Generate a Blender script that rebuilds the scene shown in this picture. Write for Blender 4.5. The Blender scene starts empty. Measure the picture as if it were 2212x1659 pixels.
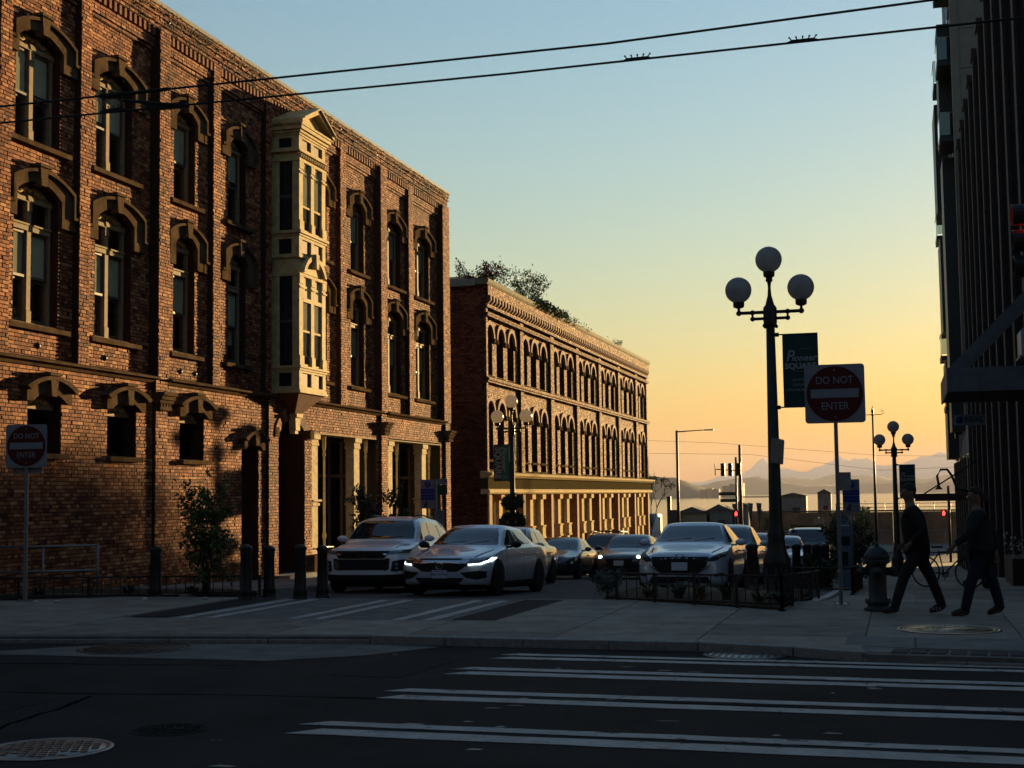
import bpy, bmesh, math, random
import numpy as np
from mathutils import Vector, Matrix
from mathutils.bvhtree import BVHTree
random.seed(7); RNG = np.random.default_rng(7)
PI = math.pi; rad = math.radians
S = bpy.context.scene; COL = S.collection

# ---------------------------------------------------------------- camera, sky, sun, exposure
EYE = 1.7
YAW, PITCH, ROLL = rad(15.2), rad(4.52), rad(0.75)
_f = Vector((-math.sin(YAW)*math.cos(PITCH), math.cos(YAW)*math.cos(PITCH), math.sin(PITCH)))
_r0 = Vector((math.cos(YAW), math.sin(YAW), 0)); _u0 = _r0.cross(_f)
_R = _r0*math.cos(ROLL) - _u0*math.sin(ROLL); _U = _r0*math.sin(ROLL) + _u0*math.cos(ROLL)
cam = bpy.data.cameras.new('camera'); cam.sensor_width = 36; cam.lens = 36*3067/2212
cam.clip_start = .1; cam.clip_end = 60000
camo = bpy.data.objects.new('camera', cam); COL.objects.link(camo)
camo.matrix_world = Matrix(((_R.x, _U.x, -_f.x, 0), (_R.y, _U.y, -_f.y, 0), (_R.z, _U.z, -_f.z, EYE), (0, 0, 0, 1)))
S.camera = camo

SUN_AZ, SUN_EL = rad(16.5), rad(4.2)        # azimuth from the street axis (+Y) towards +X
W = bpy.data.worlds.new('World'); S.world = W; W.use_nodes = True
nt = W.node_tree; nt.nodes.clear()
sky = nt.nodes.new('ShaderNodeTexSky'); sky.sky_type = 'NISHITA'; sky.sun_disc = False
sky.sun_elevation = SUN_EL; sky.sun_rotation = SUN_AZ
sky.altitude = 0; sky.air_density = 1.8; sky.dust_density = 0.25; sky.ozone_density = 4.0
bg = nt.nodes.new('ShaderNodeBackground'); bg.inputs[1].default_value = .095
wo = nt.nodes.new('ShaderNodeOutputWorld')
nt.links.new(sky.outputs[0], bg.inputs[0]); nt.links.new(bg.outputs[0], wo.inputs[0])
sun = bpy.data.lights.new('sun', 'SUN'); sun.energy = 5.0; sun.angle = rad(.6); sun.color = (1, .68, .3)
suno = bpy.data.objects.new('sun', sun); COL.objects.link(suno)
_sd = Vector((math.sin(SUN_AZ)*math.cos(SUN_EL), math.cos(SUN_AZ)*math.cos(SUN_EL), math.sin(SUN_EL)))
suno.rotation_euler = (-_sd).to_track_quat('-Z', 'Y').to_euler(); suno.location = (30, 80, 40)
S.render.engine = 'CYCLES'
S.view_settings.view_transform = 'Standard'; S.view_settings.look = 'None'
S.view_settings.exposure = 2.05; S.view_settings.gamma = 1
S.cycles.use_denoising = True; S.cycles.max_bounces = 6; S.cycles.transparent_max_bounces = 12
S.cycles.volume_bounces = 0; S.cycles.caustics_reflective = False; S.cycles.caustics_refractive = False

# ---------------------------------------------------------------- materials
MATS = {}
def mat(name, col, rough=.7, metal=0, noise=0, nscale=8, bump=0, bscale=40, spec=.2, emit=None, estr=0, attr=None, coat=0, trans=0, col2=None):
    """procedural material: base colour varied by noise, optional relief"""
    if name in MATS: return MATS[name]
    m = bpy.data.materials.new(name); m.use_nodes = True; n = m.node_tree; b = n.nodes['Principled BSDF']
    b.inputs['Roughness'].default_value = rough; b.inputs['Metallic'].default_value = metal
    b.inputs['Specular IOR Level'].default_value = spec
    if coat: b.inputs['Coat Weight'].default_value = coat; b.inputs['Coat Roughness'].default_value = .05
    if trans: b.inputs['Transmission Weight'].default_value = trans
    c = (*col, 1); tc = n.nodes.new('ShaderNodeTexCoord')
    b.inputs['Base Color'].default_value = c
    if attr:
        a = n.nodes.new('ShaderNodeAttribute'); a.attribute_name = 'rnd'
        r = n.nodes.new('ShaderNodeValToRGB'); el = r.color_ramp.elements
        el[0].position = 0; el[0].color = (*attr[0], 1); el[1].position = 1; el[1].color = (*attr[-1], 1)
        for i, q in enumerate(attr[1:-1]): e = el.new((i+1)/(len(attr)-1)); e.color = (*q, 1)
        n.links.new(a.outputs['Fac'], r.inputs[0]); src = r.outputs[0]
    else: src = None
    if noise or col2:
        t = n.nodes.new('ShaderNodeTexNoise'); t.inputs['Scale'].default_value = nscale; t.inputs['Detail'].default_value = 7; t.inputs['Roughness'].default_value = .65
        n.links.new(tc.outputs['Object'], t.inputs['Vector'])
        mr = n.nodes.new('ShaderNodeMapRange'); mr.inputs[1].default_value = .3; mr.inputs[2].default_value = .7
        n.links.new(t.outputs['Fac'], mr.inputs[0])
        mx = n.nodes.new('ShaderNodeMix'); mx.data_type = 'RGBA'
        if col2:
            mx.inputs[6].default_value = c; mx.inputs[7].default_value = (*col2, 1)
            n.links.new(mr.outputs[0], mx.inputs[0])
        else:
            mx.blend_type = 'MULTIPLY'; mx.inputs[0].default_value = 1
            mr.inputs[3].default_value = 1-noise; mr.inputs[4].default_value = 1+noise*.6; mr.clamp = False
            if src: n.links.new(src, mx.inputs[6])
            else: mx.inputs[6].default_value = c
            n.links.new(mr.outputs[0], mx.inputs[7])
        src = mx.outputs[2]
    if src: n.links.new(src, b.inputs['Base Color'])
    if bump:
        t = n.nodes.new('ShaderNodeTexNoise'); t.inputs['Scale'].default_value = bscale; t.inputs['Detail'].default_value = 6
        n.links.new(tc.outputs['Object'], t.inputs['Vector'])
        bp = n.nodes.new('ShaderNodeBump'); bp.inputs['Strength'].default_value = bump; bp.inputs['Distance'].default_value = .02
        n.links.new(t.outputs['Fac'], bp.inputs['Height']); n.links.new(bp.outputs[0], b.inputs['Normal'])
    if emit: b.inputs['Emission Color'].default_value = (*emit, 1); b.inputs['Emission Strength'].default_value = estr
    MATS[name] = m; return m

def glass(name, tint=(.7, .75, .75), ior=1.5, rough=.0, refl=1.0):
    """thin pane: fresnel mix of clear and mirror, slightly wavy"""
    if name in MATS: return MATS[name]
    m = bpy.data.materials.new(name); m.use_nodes = True; n = m.node_tree; n.nodes.clear()
    o = n.nodes.new('ShaderNodeOutputMaterial'); mix = n.nodes.new('ShaderNodeMixShader')
    tr = n.nodes.new('ShaderNodeBsdfTransparent'); tr.inputs[0].default_value = (*tint, 1)
    gl = n.nodes.new('ShaderNodeBsdfGlossy'); gl.inputs['Roughness'].default_value = rough; gl.inputs[0].default_value = (refl, refl, refl, 1)
    fr = n.nodes.new('ShaderNodeFresnel'); ge = n.nodes.new('ShaderNodeNewGeometry'); mp = n.nodes.new('ShaderNodeMapRange'); mp.inputs[3].default_value = ior; mp.inputs[4].default_value = 1/ior
    n.links.new(ge.outputs['Backfacing'], mp.inputs[0]); n.links.new(mp.outputs[0], fr.inputs[0])
    tc = n.nodes.new('ShaderNodeTexCoord'); t = n.nodes.new('ShaderNodeTexNoise'); t.inputs['Scale'].default_value = 1.3
    bp = n.nodes.new('ShaderNodeBump'); bp.inputs['Strength'].default_value = .15; bp.inputs['Distance'].default_value = .03
    n.links.new(tc.outputs['Object'], t.inputs['Vector']); n.links.new(t.outputs['Fac'], bp.inputs['Height']); n.links.new(bp.outputs[0], gl.inputs['Normal'])
    ml = n.nodes.new('ShaderNodeMath'); ml.operation = 'MULTIPLY'; ml.inputs[1].default_value = 1.15; n.links.new(fr.outputs[0], ml.inputs[0]); n.links.new(ml.outputs[0], mix.inputs[0]); n.links.new(tr.outputs[0], mix.inputs[1]); n.links.new(gl.outputs[0], mix.inputs[2]); n.links.new(mix.outputs[0], o.inputs[0])
    MATS[name] = m; return m

# ---------------------------------------------------------------- mesh helpers
class MB:
    """collects boxes, prisms, tubes; T maps local points (u,v,w) to scene points"""
    def __init__(s, T=None): s.v = []; s.f = []; s.r = []; s.T = T; s.cur = .5; s.sm = []; s.smooth = False
    def add(s, pts, faces):
        k = len(s.v)
        s.v += [s.T(*p) for p in pts] if s.T else [tuple(p) for p in pts]
        for f in faces: s.f.append([k+i for i in f]); s.r.append(s.cur); s.sm.append(s.smooth)
        return s
    def quad(s, a, b, c, d): return s.add([a, b, c, d], [(0, 1, 2, 3)])
    def box(s, a0, a1, b0, b1, c0, c1):
        return s.add([(a0,b0,c0),(a1,b0,c0),(a1,b1,c0),(a0,b1,c0),(a0,b0,c1),(a1,b0,c1),(a1,b1,c1),(a0,b1,c1)],
                     [(0,3,2,1),(4,5,6,7),(0,1,5,4),(1,2,6,5),(2,3,7,6),(3,0,4,7)])
    def prism(s, poly, c0, c1, ax=2):
        """2-D outline extruded along axis ax between c0 and c1"""
        n = len(poly)
        def P(p, c): return (p[0], p[1], c) if ax == 2 else ((p[0], c, p[1]) if ax == 1 else (c, p[0], p[1]))
        s.add([P(p, c0) for p in poly]+[P(p, c1) for p in poly],
              [tuple(range(n))[::-1], tuple(range(n, 2*n))]+[(i, (i+1) % n, n+(i+1) % n, n+i) for i in range(n)])
        return s
    def ring(s, outer, inner, c0, c1, ax=2):
        """band between two open outlines of equal length, extruded (an arch)"""
        n = len(outer)
        def P(p, c): return (p[0], p[1], c) if ax == 2 else ((p[0], c, p[1]) if ax == 1 else (c, p[0], p[1]))
        pts = [P(p, c0) for p in outer]+[P(p, c0) for p in inner]+[P(p, c1) for p in outer]+[P(p, c1) for p in inner]
        F = []
        for i in range(n-1):
            F += [(i, n+i, n+i+1, i+1), (2*n+i, 2*n+i+1, 3*n+i+1, 3*n+i), (i, i+1, 2*n+i+1, 2*n+i), (n+i, 3*n+i, 3*n+i+1, n+i+1)]
        F += [(0, 2*n, 3*n, n), (n-1, 2*n-1, 4*n-1, 3*n-1)]
        return s.add(pts, F)
    def tube(s, pts, r, n=8, cap=True):
        """round bar along points; r one radius or one per point"""
        pts = [Vector(p) for p in pts]; m = len(pts); r = r if isinstance(r, (list, tuple)) else [r]*m
        V = []; sm = s.smooth; s.smooth = True
        up = Vector((0, 0, 1))
        for i, p in enumerate(pts):
            d = (pts[min(i+1, m-1)]-pts[max(i-1, 0)]).normalized()
            a = d.cross(up if abs(d.z) < .95 else Vector((1, 0, 0))).normalized(); b = a.cross(d)
            V += [tuple(p+(a*math.cos(2*PI*k/n)+b*math.sin(2*PI*k/n))*r[i]) for k in range(n)]
        F = [(i*n+k, i*n+(k+1) % n, (i+1)*n+(k+1) % n, (i+1)*n+k) for i in range(m-1) for k in range(n)]
        if cap: F += [tuple(range(n))[::-1], tuple(range((m-1)*n, m*n))]
        s.add(V, F); s.smooth = sm; return s
    def lathe(s, prof, c=(0, 0, 0), n=16, ax=2):
        """profile [(radius, height)] turned round an axis"""
        V = []; sm = s.smooth; s.smooth = True
        for r, h in prof:
            for k in range(n):
                x, y = r*math.cos(2*PI*k/n), r*math.sin(2*PI*k/n)
                V.append((c[0]+x, c[1]+y, c[2]+h) if ax == 2 else ((c[0]+x, c[1]+h, c[2]+y) if ax == 1 else (c[0]+h, c[1]+x, c[2]+y)))
        m = len(prof)
        s.add(V, [(i*n+k, i*n+(k+1) % n, (i+1)*n+(k+1) % n, (i+1)*n+k) for i in range(m-1) for k in range(n)]+[tuple(range(n))[::-1], tuple(range((m-1)*n, m*n))])
        s.smooth = sm; return s
    def ball(s, c, r, n=14, m=8, sz=1):
        return s.lathe([(max(1e-4, r*math.sin(PI*i/m)), -r*sz*math.cos(PI*i/m)) for i in range(m+1)], c, n)
    def build(s, name, m, parent=None, bevel=0, fix=True):
        me = bpy.data.meshes.new(name); o0 = ORG.get(parent, (0, 0, 0)) if parent else (0, 0, 0)
        V = np.array(s.v, dtype=float) if s.v else np.zeros((0, 3))
        me.from_pydata((V-np.array(o0)).tolist(), [], s.f)
        if any(x != .5 for x in s.r):
            a = me.attributes.new('rnd', 'FLOAT', 'FACE'); a.data.foreach_set('value', s.r)
        if any(s.sm): me.polygons.foreach_set('use_smooth', s.sm)
        if fix:
            bm = bmesh.new(); bm.from_mesh(me); bmesh.ops.recalc_face_normals(bm, faces=bm.faces); bm.to_mesh(me); bm.free()
        me.materials.append(m); me.update()
        o = bpy.data.objects.new(name, me); COL.objects.link(o)
        if parent: o.parent = parent; ORG[o] = o0
        if bevel:
            b = o.modifiers.new('b', 'BEVEL'); b.width = bevel; b.segments = 2; b.limit_method = 'ANGLE'; b.angle_limit = rad(50)
        return o
ORG = {}
def thing(name, label, cat, loc=(0, 0, 0), rz=0, group=None, local=False):
    """an Empty at the thing's base; parts built for it are given in scene coordinates unless local"""
    o = bpy.data.objects.new(name, None); COL.objects.link(o); o.location = loc; o.rotation_euler = (0, 0, rz); o.empty_display_size = .2
    o['label'] = label; o['category'] = cat
    if group: o['group'] = group
    ORG[o] = (0, 0, 0) if local else tuple(loc)
    return o
def tag(o, label, cat, group=None):
    o['label'] = label; o['category'] = cat
    if group: o['group'] = group
    return o
def struct(o, label=None): o['kind'] = 'structure'; o['label'] = label or ''; return o
def stuff(o, label=None):
    o['kind'] = 'stuff'
    if label: o['label'] = label
    return o
def copy_tree(o, parent=None):
    c = o.copy(); COL.objects.link(c)
    if parent: c.parent = parent
    for ch in list(o.children): copy_tree(ch, c)
    return c
def text(body, size, mtl, parent, loc, rot=(PI/2, 0, 0), depth=.004, align='CENTER', name='lettering', bold=0, sx=1, shear=0):
    cu = bpy.data.curves.new(name, 'FONT'); cu.body = body; cu.size = size; cu.extrude = depth/2; cu.align_x = align; cu.align_y = 'CENTER'
    cu.offset = bold; cu.shear = shear; cu.resolution_u = 3; cu.space_line = .9
    t = bpy.data.objects.new(name, cu); COL.objects.link(t)
    dg = bpy.context.evaluated_depsgraph_get(); me = bpy.data.meshes.new_from_object(t.evaluated_get(dg))
    bpy.data.objects.remove(t); me.name = name; me.materials.clear(); me.materials.append(mtl)
    o = bpy.data.objects.new(name, me); COL.objects.link(o); o.parent = parent
    o0 = Vector(ORG.get(parent, (0, 0, 0))); o.location = Vector(loc)-o0; o.rotation_euler = rot; o.scale = (sx, 1, 1)
    ORG[o] = tuple(o0)
    return o
def arc(u0, u1, vs, va, n=10):
    """points of a segmental arch from (u0,vs) over apex height va to (u1,vs)"""
    h = max(va-vs, 1e-4); c = (u1-u0)/2; R = (c*c+h*h)/(2*h); mid = (u0+u1)/2; a = math.asin(min(1, c/R)) if h <= c else PI-math.asin(min(1, c/R))
    return [(mid+R*math.sin(-a+2*a*i/n), va-R+R*math.cos(-a+2*a*i/n)) for i in range(n+1)]

GP = [(-400, 0), (21, 0), (27, -.22), (36, -.55), (46, -1.0), (57, -1.5), (70, -2.05), (95, -2.85), (104, -2.95), (3000, -2.95)]
def gz(y):
    """height of the street, which falls towards the water"""
    return float(np.interp(y, [p[0] for p in GP], [p[1] for p in GP]))
# ================================================================ SETTING: ground, roads, pavements
M_ASPH = mat('asphalt', (.021, .02, .019), .93, noise=.45, nscale=.9, bump=.5, bscale=120, spec=.12)
M_ASPH2 = mat('worn_asphalt', (.06, .06, .062), .9, noise=.35, nscale=2.2, bump=.4, bscale=90, spec=.15)
M_CONC = mat('concrete', (.19, .19, .185), .85, noise=.4, nscale=2.0, bump=.3, bscale=60, spec=.2)
M_CONC2 = mat('old_concrete', (.13, .122, .11), .9, noise=.4, nscale=2.5, bump=.3, bscale=60, spec=.15)
M_PAINT = mat('road_paint', (.34, .325, .3), .7, noise=.3, nscale=3, bump=.3, bscale=80, spec=.15)
def wear(m, thr, scale):
    """paint worn through to the asphalt in flecks"""
    n = m.node_tree; b = n.nodes['Principled BSDF']; src = b.inputs['Base Color'].links[0].from_socket
    tc = n.nodes.new('ShaderNodeTexCoord'); t = n.nodes.new('ShaderNodeTexNoise'); t.inputs['Scale'].default_value = scale; t.inputs['Detail'].default_value = 12; t.inputs['Roughness'].default_value = .75
    mr = n.nodes.new('ShaderNodeMapRange'); mr.inputs[1].default_value = thr-.03; mr.inputs[2].default_value = thr+.03; mx = n.nodes.new('ShaderNodeMix'); mx.data_type = 'RGBA'; mx.inputs[7].default_value = (.03, .031, .034, 1)
    n.links.new(tc.outputs['Object'], t.inputs['Vector']); n.links.new(t.outputs['Fac'], mr.inputs[0]); n.links.new(mr.outputs[0], mx.inputs[0]); n.links.new(src, mx.inputs[6]); n.links.new(mx.outputs[2], b.inputs['Base Color'])
wear(M_PAINT, .6, 5)
def cracks(m, scale, col, width=.012):
    """fine dark cracks on the surface"""
    n = m.node_tree; b = n.nodes['Principled BSDF']; src = b.inputs['Base Color'].links[0].from_socket
    tc = n.nodes.new('ShaderNodeTexCoord'); w = n.nodes.new('ShaderNodeTexNoise'); w.inputs['Scale'].default_value = 1.2; w.inputs['Detail'].default_value = 5; ad = n.nodes.new('ShaderNodeVectorMath'); ad.operation = 'ADD'
    v = n.nodes.new('ShaderNodeTexVoronoi'); v.feature = 'DISTANCE_TO_EDGE'; v.inputs['Scale'].default_value = scale
    g = n.nodes.new('ShaderNodeTexNoise'); g.inputs['Scale'].default_value = .5; mu = n.nodes.new('ShaderNodeMath'); mu.operation = 'MULTIPLY'
    mr = n.nodes.new('ShaderNodeMapRange'); mr.inputs[1].default_value = 0; mr.inputs[2].default_value = width; mr.inputs[3].default_value = 1; mr.inputs[4].default_value = 0
    m2 = n.nodes.new('ShaderNodeMapRange'); m2.inputs[1].default_value = .5; m2.inputs[2].default_value = .58; mx = n.nodes.new('ShaderNodeMix'); mx.data_type = 'RGBA'; mx.inputs[7].default_value = (*col, 1)
    L = n.links.new; L(tc.outputs['Object'], w.inputs['Vector']); L(tc.outputs['Object'], ad.inputs[0]); L(w.outputs['Color'], ad.inputs[1]); L(ad.outputs[0], v.inputs['Vector']); L(v.outputs['Distance'], mr.inputs[0]); L(tc.outputs['Object'], g.inputs['Vector']); L(g.outputs['Fac'], m2.inputs[0]); L(mr.outputs[0], mu.inputs[0]); L(m2.outputs[0], mu.inputs[1]); L(mu.outputs[0], mx.inputs[0]); L(src, mx.inputs[6]); L(mx.outputs[2], b.inputs['Base Color'])
cracks(M_ASPH, .7, (.008, .008, .009))
M_SOIL = mat('soil', (.05, .035, .022), .95, noise=.5, nscale=10, bump=.6, bscale=30, spec=.1)
M_IRON = mat('cast_iron', (.05, .05, .048), .5, metal=.6, noise=.4, nscale=20, bump=.3, bscale=60)
M_BLACK = mat('black_paint', (.012, .012, .013), .45, noise=.3, nscale=15)
M_KERB = mat('granite_kerb', (.2, .2, .19), .8, noise=.35, nscale=12, bump=.3, bscale=50, spec=.2)

def sheet(name, x0, x1, ys, dz, m, parent=None):
    """strip that follows the fall of the street, dz above it; x0,x1 numbers or functions of y"""
    b = MB(); fx = lambda x, y: x(y) if callable(x) else x
    for a, c in zip(ys[:-1], ys[1:]):
        b.quad((fx(x0, a), a, gz(a)+dz), (fx(x1, a), a, gz(a)+dz), (fx(x1, c), c, gz(c)+dz), (fx(x0, c), c, gz(c)+dz))
    return b.build(name, m, parent)
YS = [21, 27, 36, 46, 57, 70, 95, 104, 150]
struct(sheet('ground', -400, 400, [-80, 21, 27, 36, 46, 57, 70, 95, 104, 150], -.35, M_SOIL))
KX = [(-60, 15.4), (-30, 15.6), (-11.5, 16.05), (-9, 16.4), (-6.4, 16.7), (-4.4, 16.55), (-2.3, 16.45), (-1.2, 16.1), (-.3, 15.6), (1.2, 15.45), (40, 12.6)]
def ky(x): return float(np.interp(x, [p[0] for p in KX], [p[1] for p in KX]))
# cross street
b = MB(); xs = [p[0] for p in KX]
for a, c in zip(xs[:-1], xs[1:]): b.quad((a, -7, -.1), (c, -7, -.1), (c, ky(c)+.05, -.1), (a, ky(a)+.05, -.1))
road = struct(b.build('cross_street', M_ASPH))
# near-side pavement behind the camera
b = MB(); b.box(-60, 40, -40, -7, -.3, .02); struct(b.build('near_pavement', M_CONC2))
# side street down to the waterfront
street = struct(sheet('side_street', -12.4, lambda y: -5.0 if y < 25.5 else -2.9, [22.95, 25.5, 27, 36, 46, 57, 70, 95, 104, 118], -.02, M_ASPH2))
struct(sheet('waterfront_road', -200, 200, [96, 104, 112], .0, M_ASPH2)).location.z = -.012
# corner pavement: base, then single slabs
b = MB()
for a, c in zip(xs[:-1], xs[1:]):
    b.add([(a, ky(a), -.14), (c, ky(c), -.14), (c, ky(c), -.012), (a, ky(a), -.012), (c, 23, -.012), (a, 23, -.012)], [(0, 1, 2, 3), (3, 2, 4, 5)])
pav = struct(b.build('pavement', M_CONC2))
# kerb stones along the cross street
def kerbrow(pts, parent, w=.15, h0=-.13, h1=.004, seg=1.2, inward=1):
    for (x0, y0), (x1, y1) in zip(pts[:-1], pts[1:]):
        L = math.hypot(x1-x0, y1-y0); n = max(1, round(L/seg)); d = Vector((x1-x0, y1-y0, 0))/L; q = Vector((-d.y, d.x, 0))*inward
        for i in range(n):
            a = Vector((x0, y0, 0))+d*(L*i/n+.006); c = Vector((x0, y0, 0))+d*(L*(i+1)/n-.006)
            bb = MB(); za, zc = gz(a.y), gz(c.y)
            bb.add([(a.x, a.y, za+h0), (c.x, c.y, zc+h0), (c.x+q.x*w, c.y+q.y*w, zc+h0), (a.x+q.x*w, a.y+q.y*w, za+h0),
                    (a.x, a.y, za+h1), (c.x, c.y, zc+h1), (c.x+q.x*w, c.y+q.y*w, zc+h1), (a.x+q.x*w, a.y+q.y*w, za+h1)],
                   [(0,3,2,1),(4,5,6,7),(0,1,5,4),(1,2,6,5),(2,3,7,6),(3,0,4,7)])
            bb.build('kerb_stone', M_KERB, parent, bevel=.012)
kerbrow([(x, ky(x)-.02) for x in (-15, -11.5, -9, -6.4)], pav, h1=-.045)
kerbrow([(x, ky(x)-.02) for x in (-6.4, -4.4, -2.3, -1.2, -.45)], pav, h1=.006)
kerbrow([(x, ky(x)-.02) for x in (-.45, .6, 1.8, 3.2)], pav, h1=-.06)
def slab(poly, z, m, name='paving_slab', parent=None, th=.02, bev=.006):
    bb = MB(); bb.prism(poly, z-th, z); return bb.build(name, m, parent or pav, bevel=bev)
# slabs in rows; the outline follows the kerb in front
def clipy(x, y): return max(y, ky(x)+.15)
rows = [(-17.5, -11.2), (-6.0, 3.2)]
slab_m = [mat('slab_a', (.205, .182, .15), .85, noise=.4, nscale=1.8, bump=.25, bscale=70, spec=.2), mat('slab_b', (.168, .15, .126), .87, noise=.45, nscale=2.4, bump=.25, bscale=70, spec=.2), mat('slab_c', (.228, .203, .168), .85, noise=.4, nscale=2.2, bump=.25, bscale=70, spec=.2)]
def skew(x, y): return x+.28*(y-16.6)*0, y-.02*(x+4)
for (xa, xb) in rows:
    x = xa
    while x < xb-.2:
        x1 = min(x+random.choice((1.75, 1.85, 1.9)), xb)
        yy = 16.2
        for y0, y1 in ((15.4, 17.35), (17.37, 18.75), (18.77, 20.95), (20.97, 22.95)):
            if xa > -10 and y0 > 18.8 and x1 < -4.2 and y1 > 21: continue
            p = [(x+.008, clipy(x, y0)+.0), (x1-.008, clipy(x1, y0)+.0), (x1-.008, y1), (x+.008, y1)]
            if p[3][1]-p[0][1] < .2 or p[2][1]-p[1][1] < .1: continue
            if x > -.7 and y0 < 16: continue          # ramp at the crossing
            slab(p, 0, random.choice(slab_m))
        x = x1
# ramp with brick tactile strip at the right crossing
RAMP = mat('ramp_concrete', (.145, .14, .13), .85, noise=.35, nscale=2, bump=.2, bscale=60, spec=.2)
for i, x in enumerate((-.66, .12, 1.7)):
    x1 = (.1, 1.68, 3.2)[i]
    slab([(x, ky(x)+.62), (x1, ky(x1)+.62), (x1, 17.36), (x, 17.36)], .002, RAMP)
slab([(-.66, ky(-.66)+.14), (-.2, ky(-.2)+.14), (.1, ky(.1)+.6), (-.66, ky(-.66)+.6)], -.003, RAMP)
M_PAVER = mat('dark_paver', (.055, .045, .045), .85, noise=.5, nscale=9, bump=.4, bscale=60)
pm = MB(); pm.prism([(-.085, -.2), (.085, -.2), (.085, .2), (-.085, .2)], -.03, 0)
p0o = None
for i in range(17):
    x = -.16+i*.2; xx = x+.1; y = ky(xx)+.36
    if p0o is None: o = p0o = pm.build('brick', M_PAVER, pav, bevel=.01)
    else: o = p0o.copy(); COL.objects.link(o)
    o.location = (xx, y, .0+random.uniform(-.006, .004)); o.rotation_euler = (0, 0, -.07+random.uniform(-.02, .02))
# raised crossing over the mouth of the side street
b = MB()
for a, c in ((-11.2, -9.5), (-9.48, -7.8), (-7.78, -6.02)):
    slab([(a, ky(a)+.2), (c, ky(c)+.2), (c, 18.9), (a, 18.85)], -.004, random.choice(slab_m), name='apron_panel')
    slab([(a, 18.87), (c, 18.92), (c, 22.95), (a, 22.95)], -.008, M_CONC2, name='apron_panel')
def stripe(poly, z, m=M_PAINT, parent=None, name='crossing_stripe'):
    bb = MB(); n = []
    # edge broken up a little, as worn paint is
    for (a, c) in zip(poly, poly[1:]+poly[:1]):
        L = math.dist(a, c); k = max(1, int(L/.35))
        for i in range(k):
            t = i/k; n.append((a[0]+(c[0]-a[0])*t+random.uniform(-.012, .012), a[1]+(c[1]-a[1])*t+random.uniform(-.012, .012)))
    bb.prism(n, z, z+.003); return bb.build(name, m, parent or road)
for a in (-10.28, -9.86, -8.55, -8.15, -6.95, -6.5):
    stripe([(a, 18.95), (a+.17, 18.95), (a+.17+.1, 22.6), (a+.1, 22.6)], -.0065, parent=pav)
# tactile strips each side of the raised crossing
M_TACT = mat('tactile', (.04, .036, .034), .8, noise=.4, nscale=9)
for x0 in (-11.05, -6.05):
    bb = MB(); bb.prism([(x0, 18.95), (x0+.62, 18.95), (x0+.7, 22.7), (x0+.08, 22.7)], .002, .008)
    bb.build('tactile_strip', M_TACT, pav)
    bb = MB()
    for i in range(62):
        for j in range(10): bb.lathe([(.014, 0), (.009, .007)], (x0+.03+j*.06+i*.0013, 18.99+i*.06, .008), 6)
    stuff(bb.build('tactile_domes', M_TACT, pav))
# zebra crossing over the cross street: pairs of long bars
k = 1.8/1.7
for y0, y1, xl in ((8.0, 8.24, -4.3), (9.68, 9.93, -4.33), (10.08, 10.26, -4.4), (11.5, 11.72, -4.3), (11.93, 12.12, -4.36), (13.18, 13.4, -4.26), (13.56, 13.74, -4.3), (14.5, 14.68, -4.15), (14.84, 15.0, -4.18), (7.4, 7.6, -4.3), (5.8, 6.0, -4.3)):
    y0 *= k; y1 *= k; xl = xl*k+random.uniform(-.05, .05); xr = 7.2; s = -.045+.004*(10-y0)
    stripe([(xl-.05, y0), (xr, y0+s*(xr-xl)), (xr, y1+s*(xr-xl)), (xl+.14, y1)], -.0965)
y0 = 15.62*k; stripe([(-4.2*k, y0), (-2.05*k, y0-.12), (-2.05*k, y0+.03), (-4.15*k, y0+.15)], -.0965); stripe([(-1.25*k, y0-.14), (7, y0-.75), (7, y0-.6), (-1.25*k, y0)], -.0965)
# faded lane marks and litter of chipped paint on the asphalt
bb = MB()
for i in range(46):
    x, y = random.uniform(-6, 3), random.uniform(8.5, 15.8); w, h = random.uniform(.02, .1), random.uniform(.01, .03)
    bb.prism([(x-w, y-h), (x+w*.6, y-h*.7), (x+w, y+h*.5), (x-w*.4, y+h)], -.0995, -.0972)
stuff(bb.build('paint_flecks', M_PAINT, road))
M_TAR = mat('tar_seam', (.007, .007, .008), .95, noise=.3, nscale=9, spec=.0)
for pts in ([(-14, 12.2), (-8, 12.0), (-2, 12.35), (4, 12.0)], [(-7.2, 7.5), (-7.0, 10), (-7.35, 12.1)], [(-13, 14.4), (-10, 14.1), (-6.6, 14.3)]):
    P = []
    for (a, c), (d, e) in zip(pts[:-1], pts[1:]):
        for k in range(8): P.append((a+(d-a)*k/8+random.uniform(-.05, .05), c+(e-c)*k/8+random.uniform(-.05, .05)))
    b = MB()
    for p, q in zip(P[:-1], P[1:]):
        d = Vector((q[0]-p[0], q[1]-p[1], 0)).normalized(); nn = Vector((-d.y, d.x, 0))*random.uniform(.015, .03); b.add([(p[0]-nn.x, p[1]-nn.y, -.0985), (p[0]+nn.x, p[1]+nn.y, -.0985), (q[0]+nn.x, q[1]+nn.y, -.0985), (q[0]-nn.x, q[1]-nn.y, -.0985)], [(0, 1, 2, 3)])
    b.build('tar_seam', M_TAR, road)
M_PATCH = mat('asphalt_patch', (.016, .017, .019), .92, noise=.35, nscale=2, bump=.5, bscale=110, spec=.12)
stripe([(-9.6, 10.2), (-7.6, 10.1), (-7.5, 11.6), (-9.4, 11.75)], -.0992, M_PATCH, name='asphalt_patch'); stripe([(-4.9, 13.6), (-4.75, 15.4), (-5.6, 15.5), (-5.7, 13.7)], -.0992, M_PATCH, name='asphalt_patch')
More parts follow.
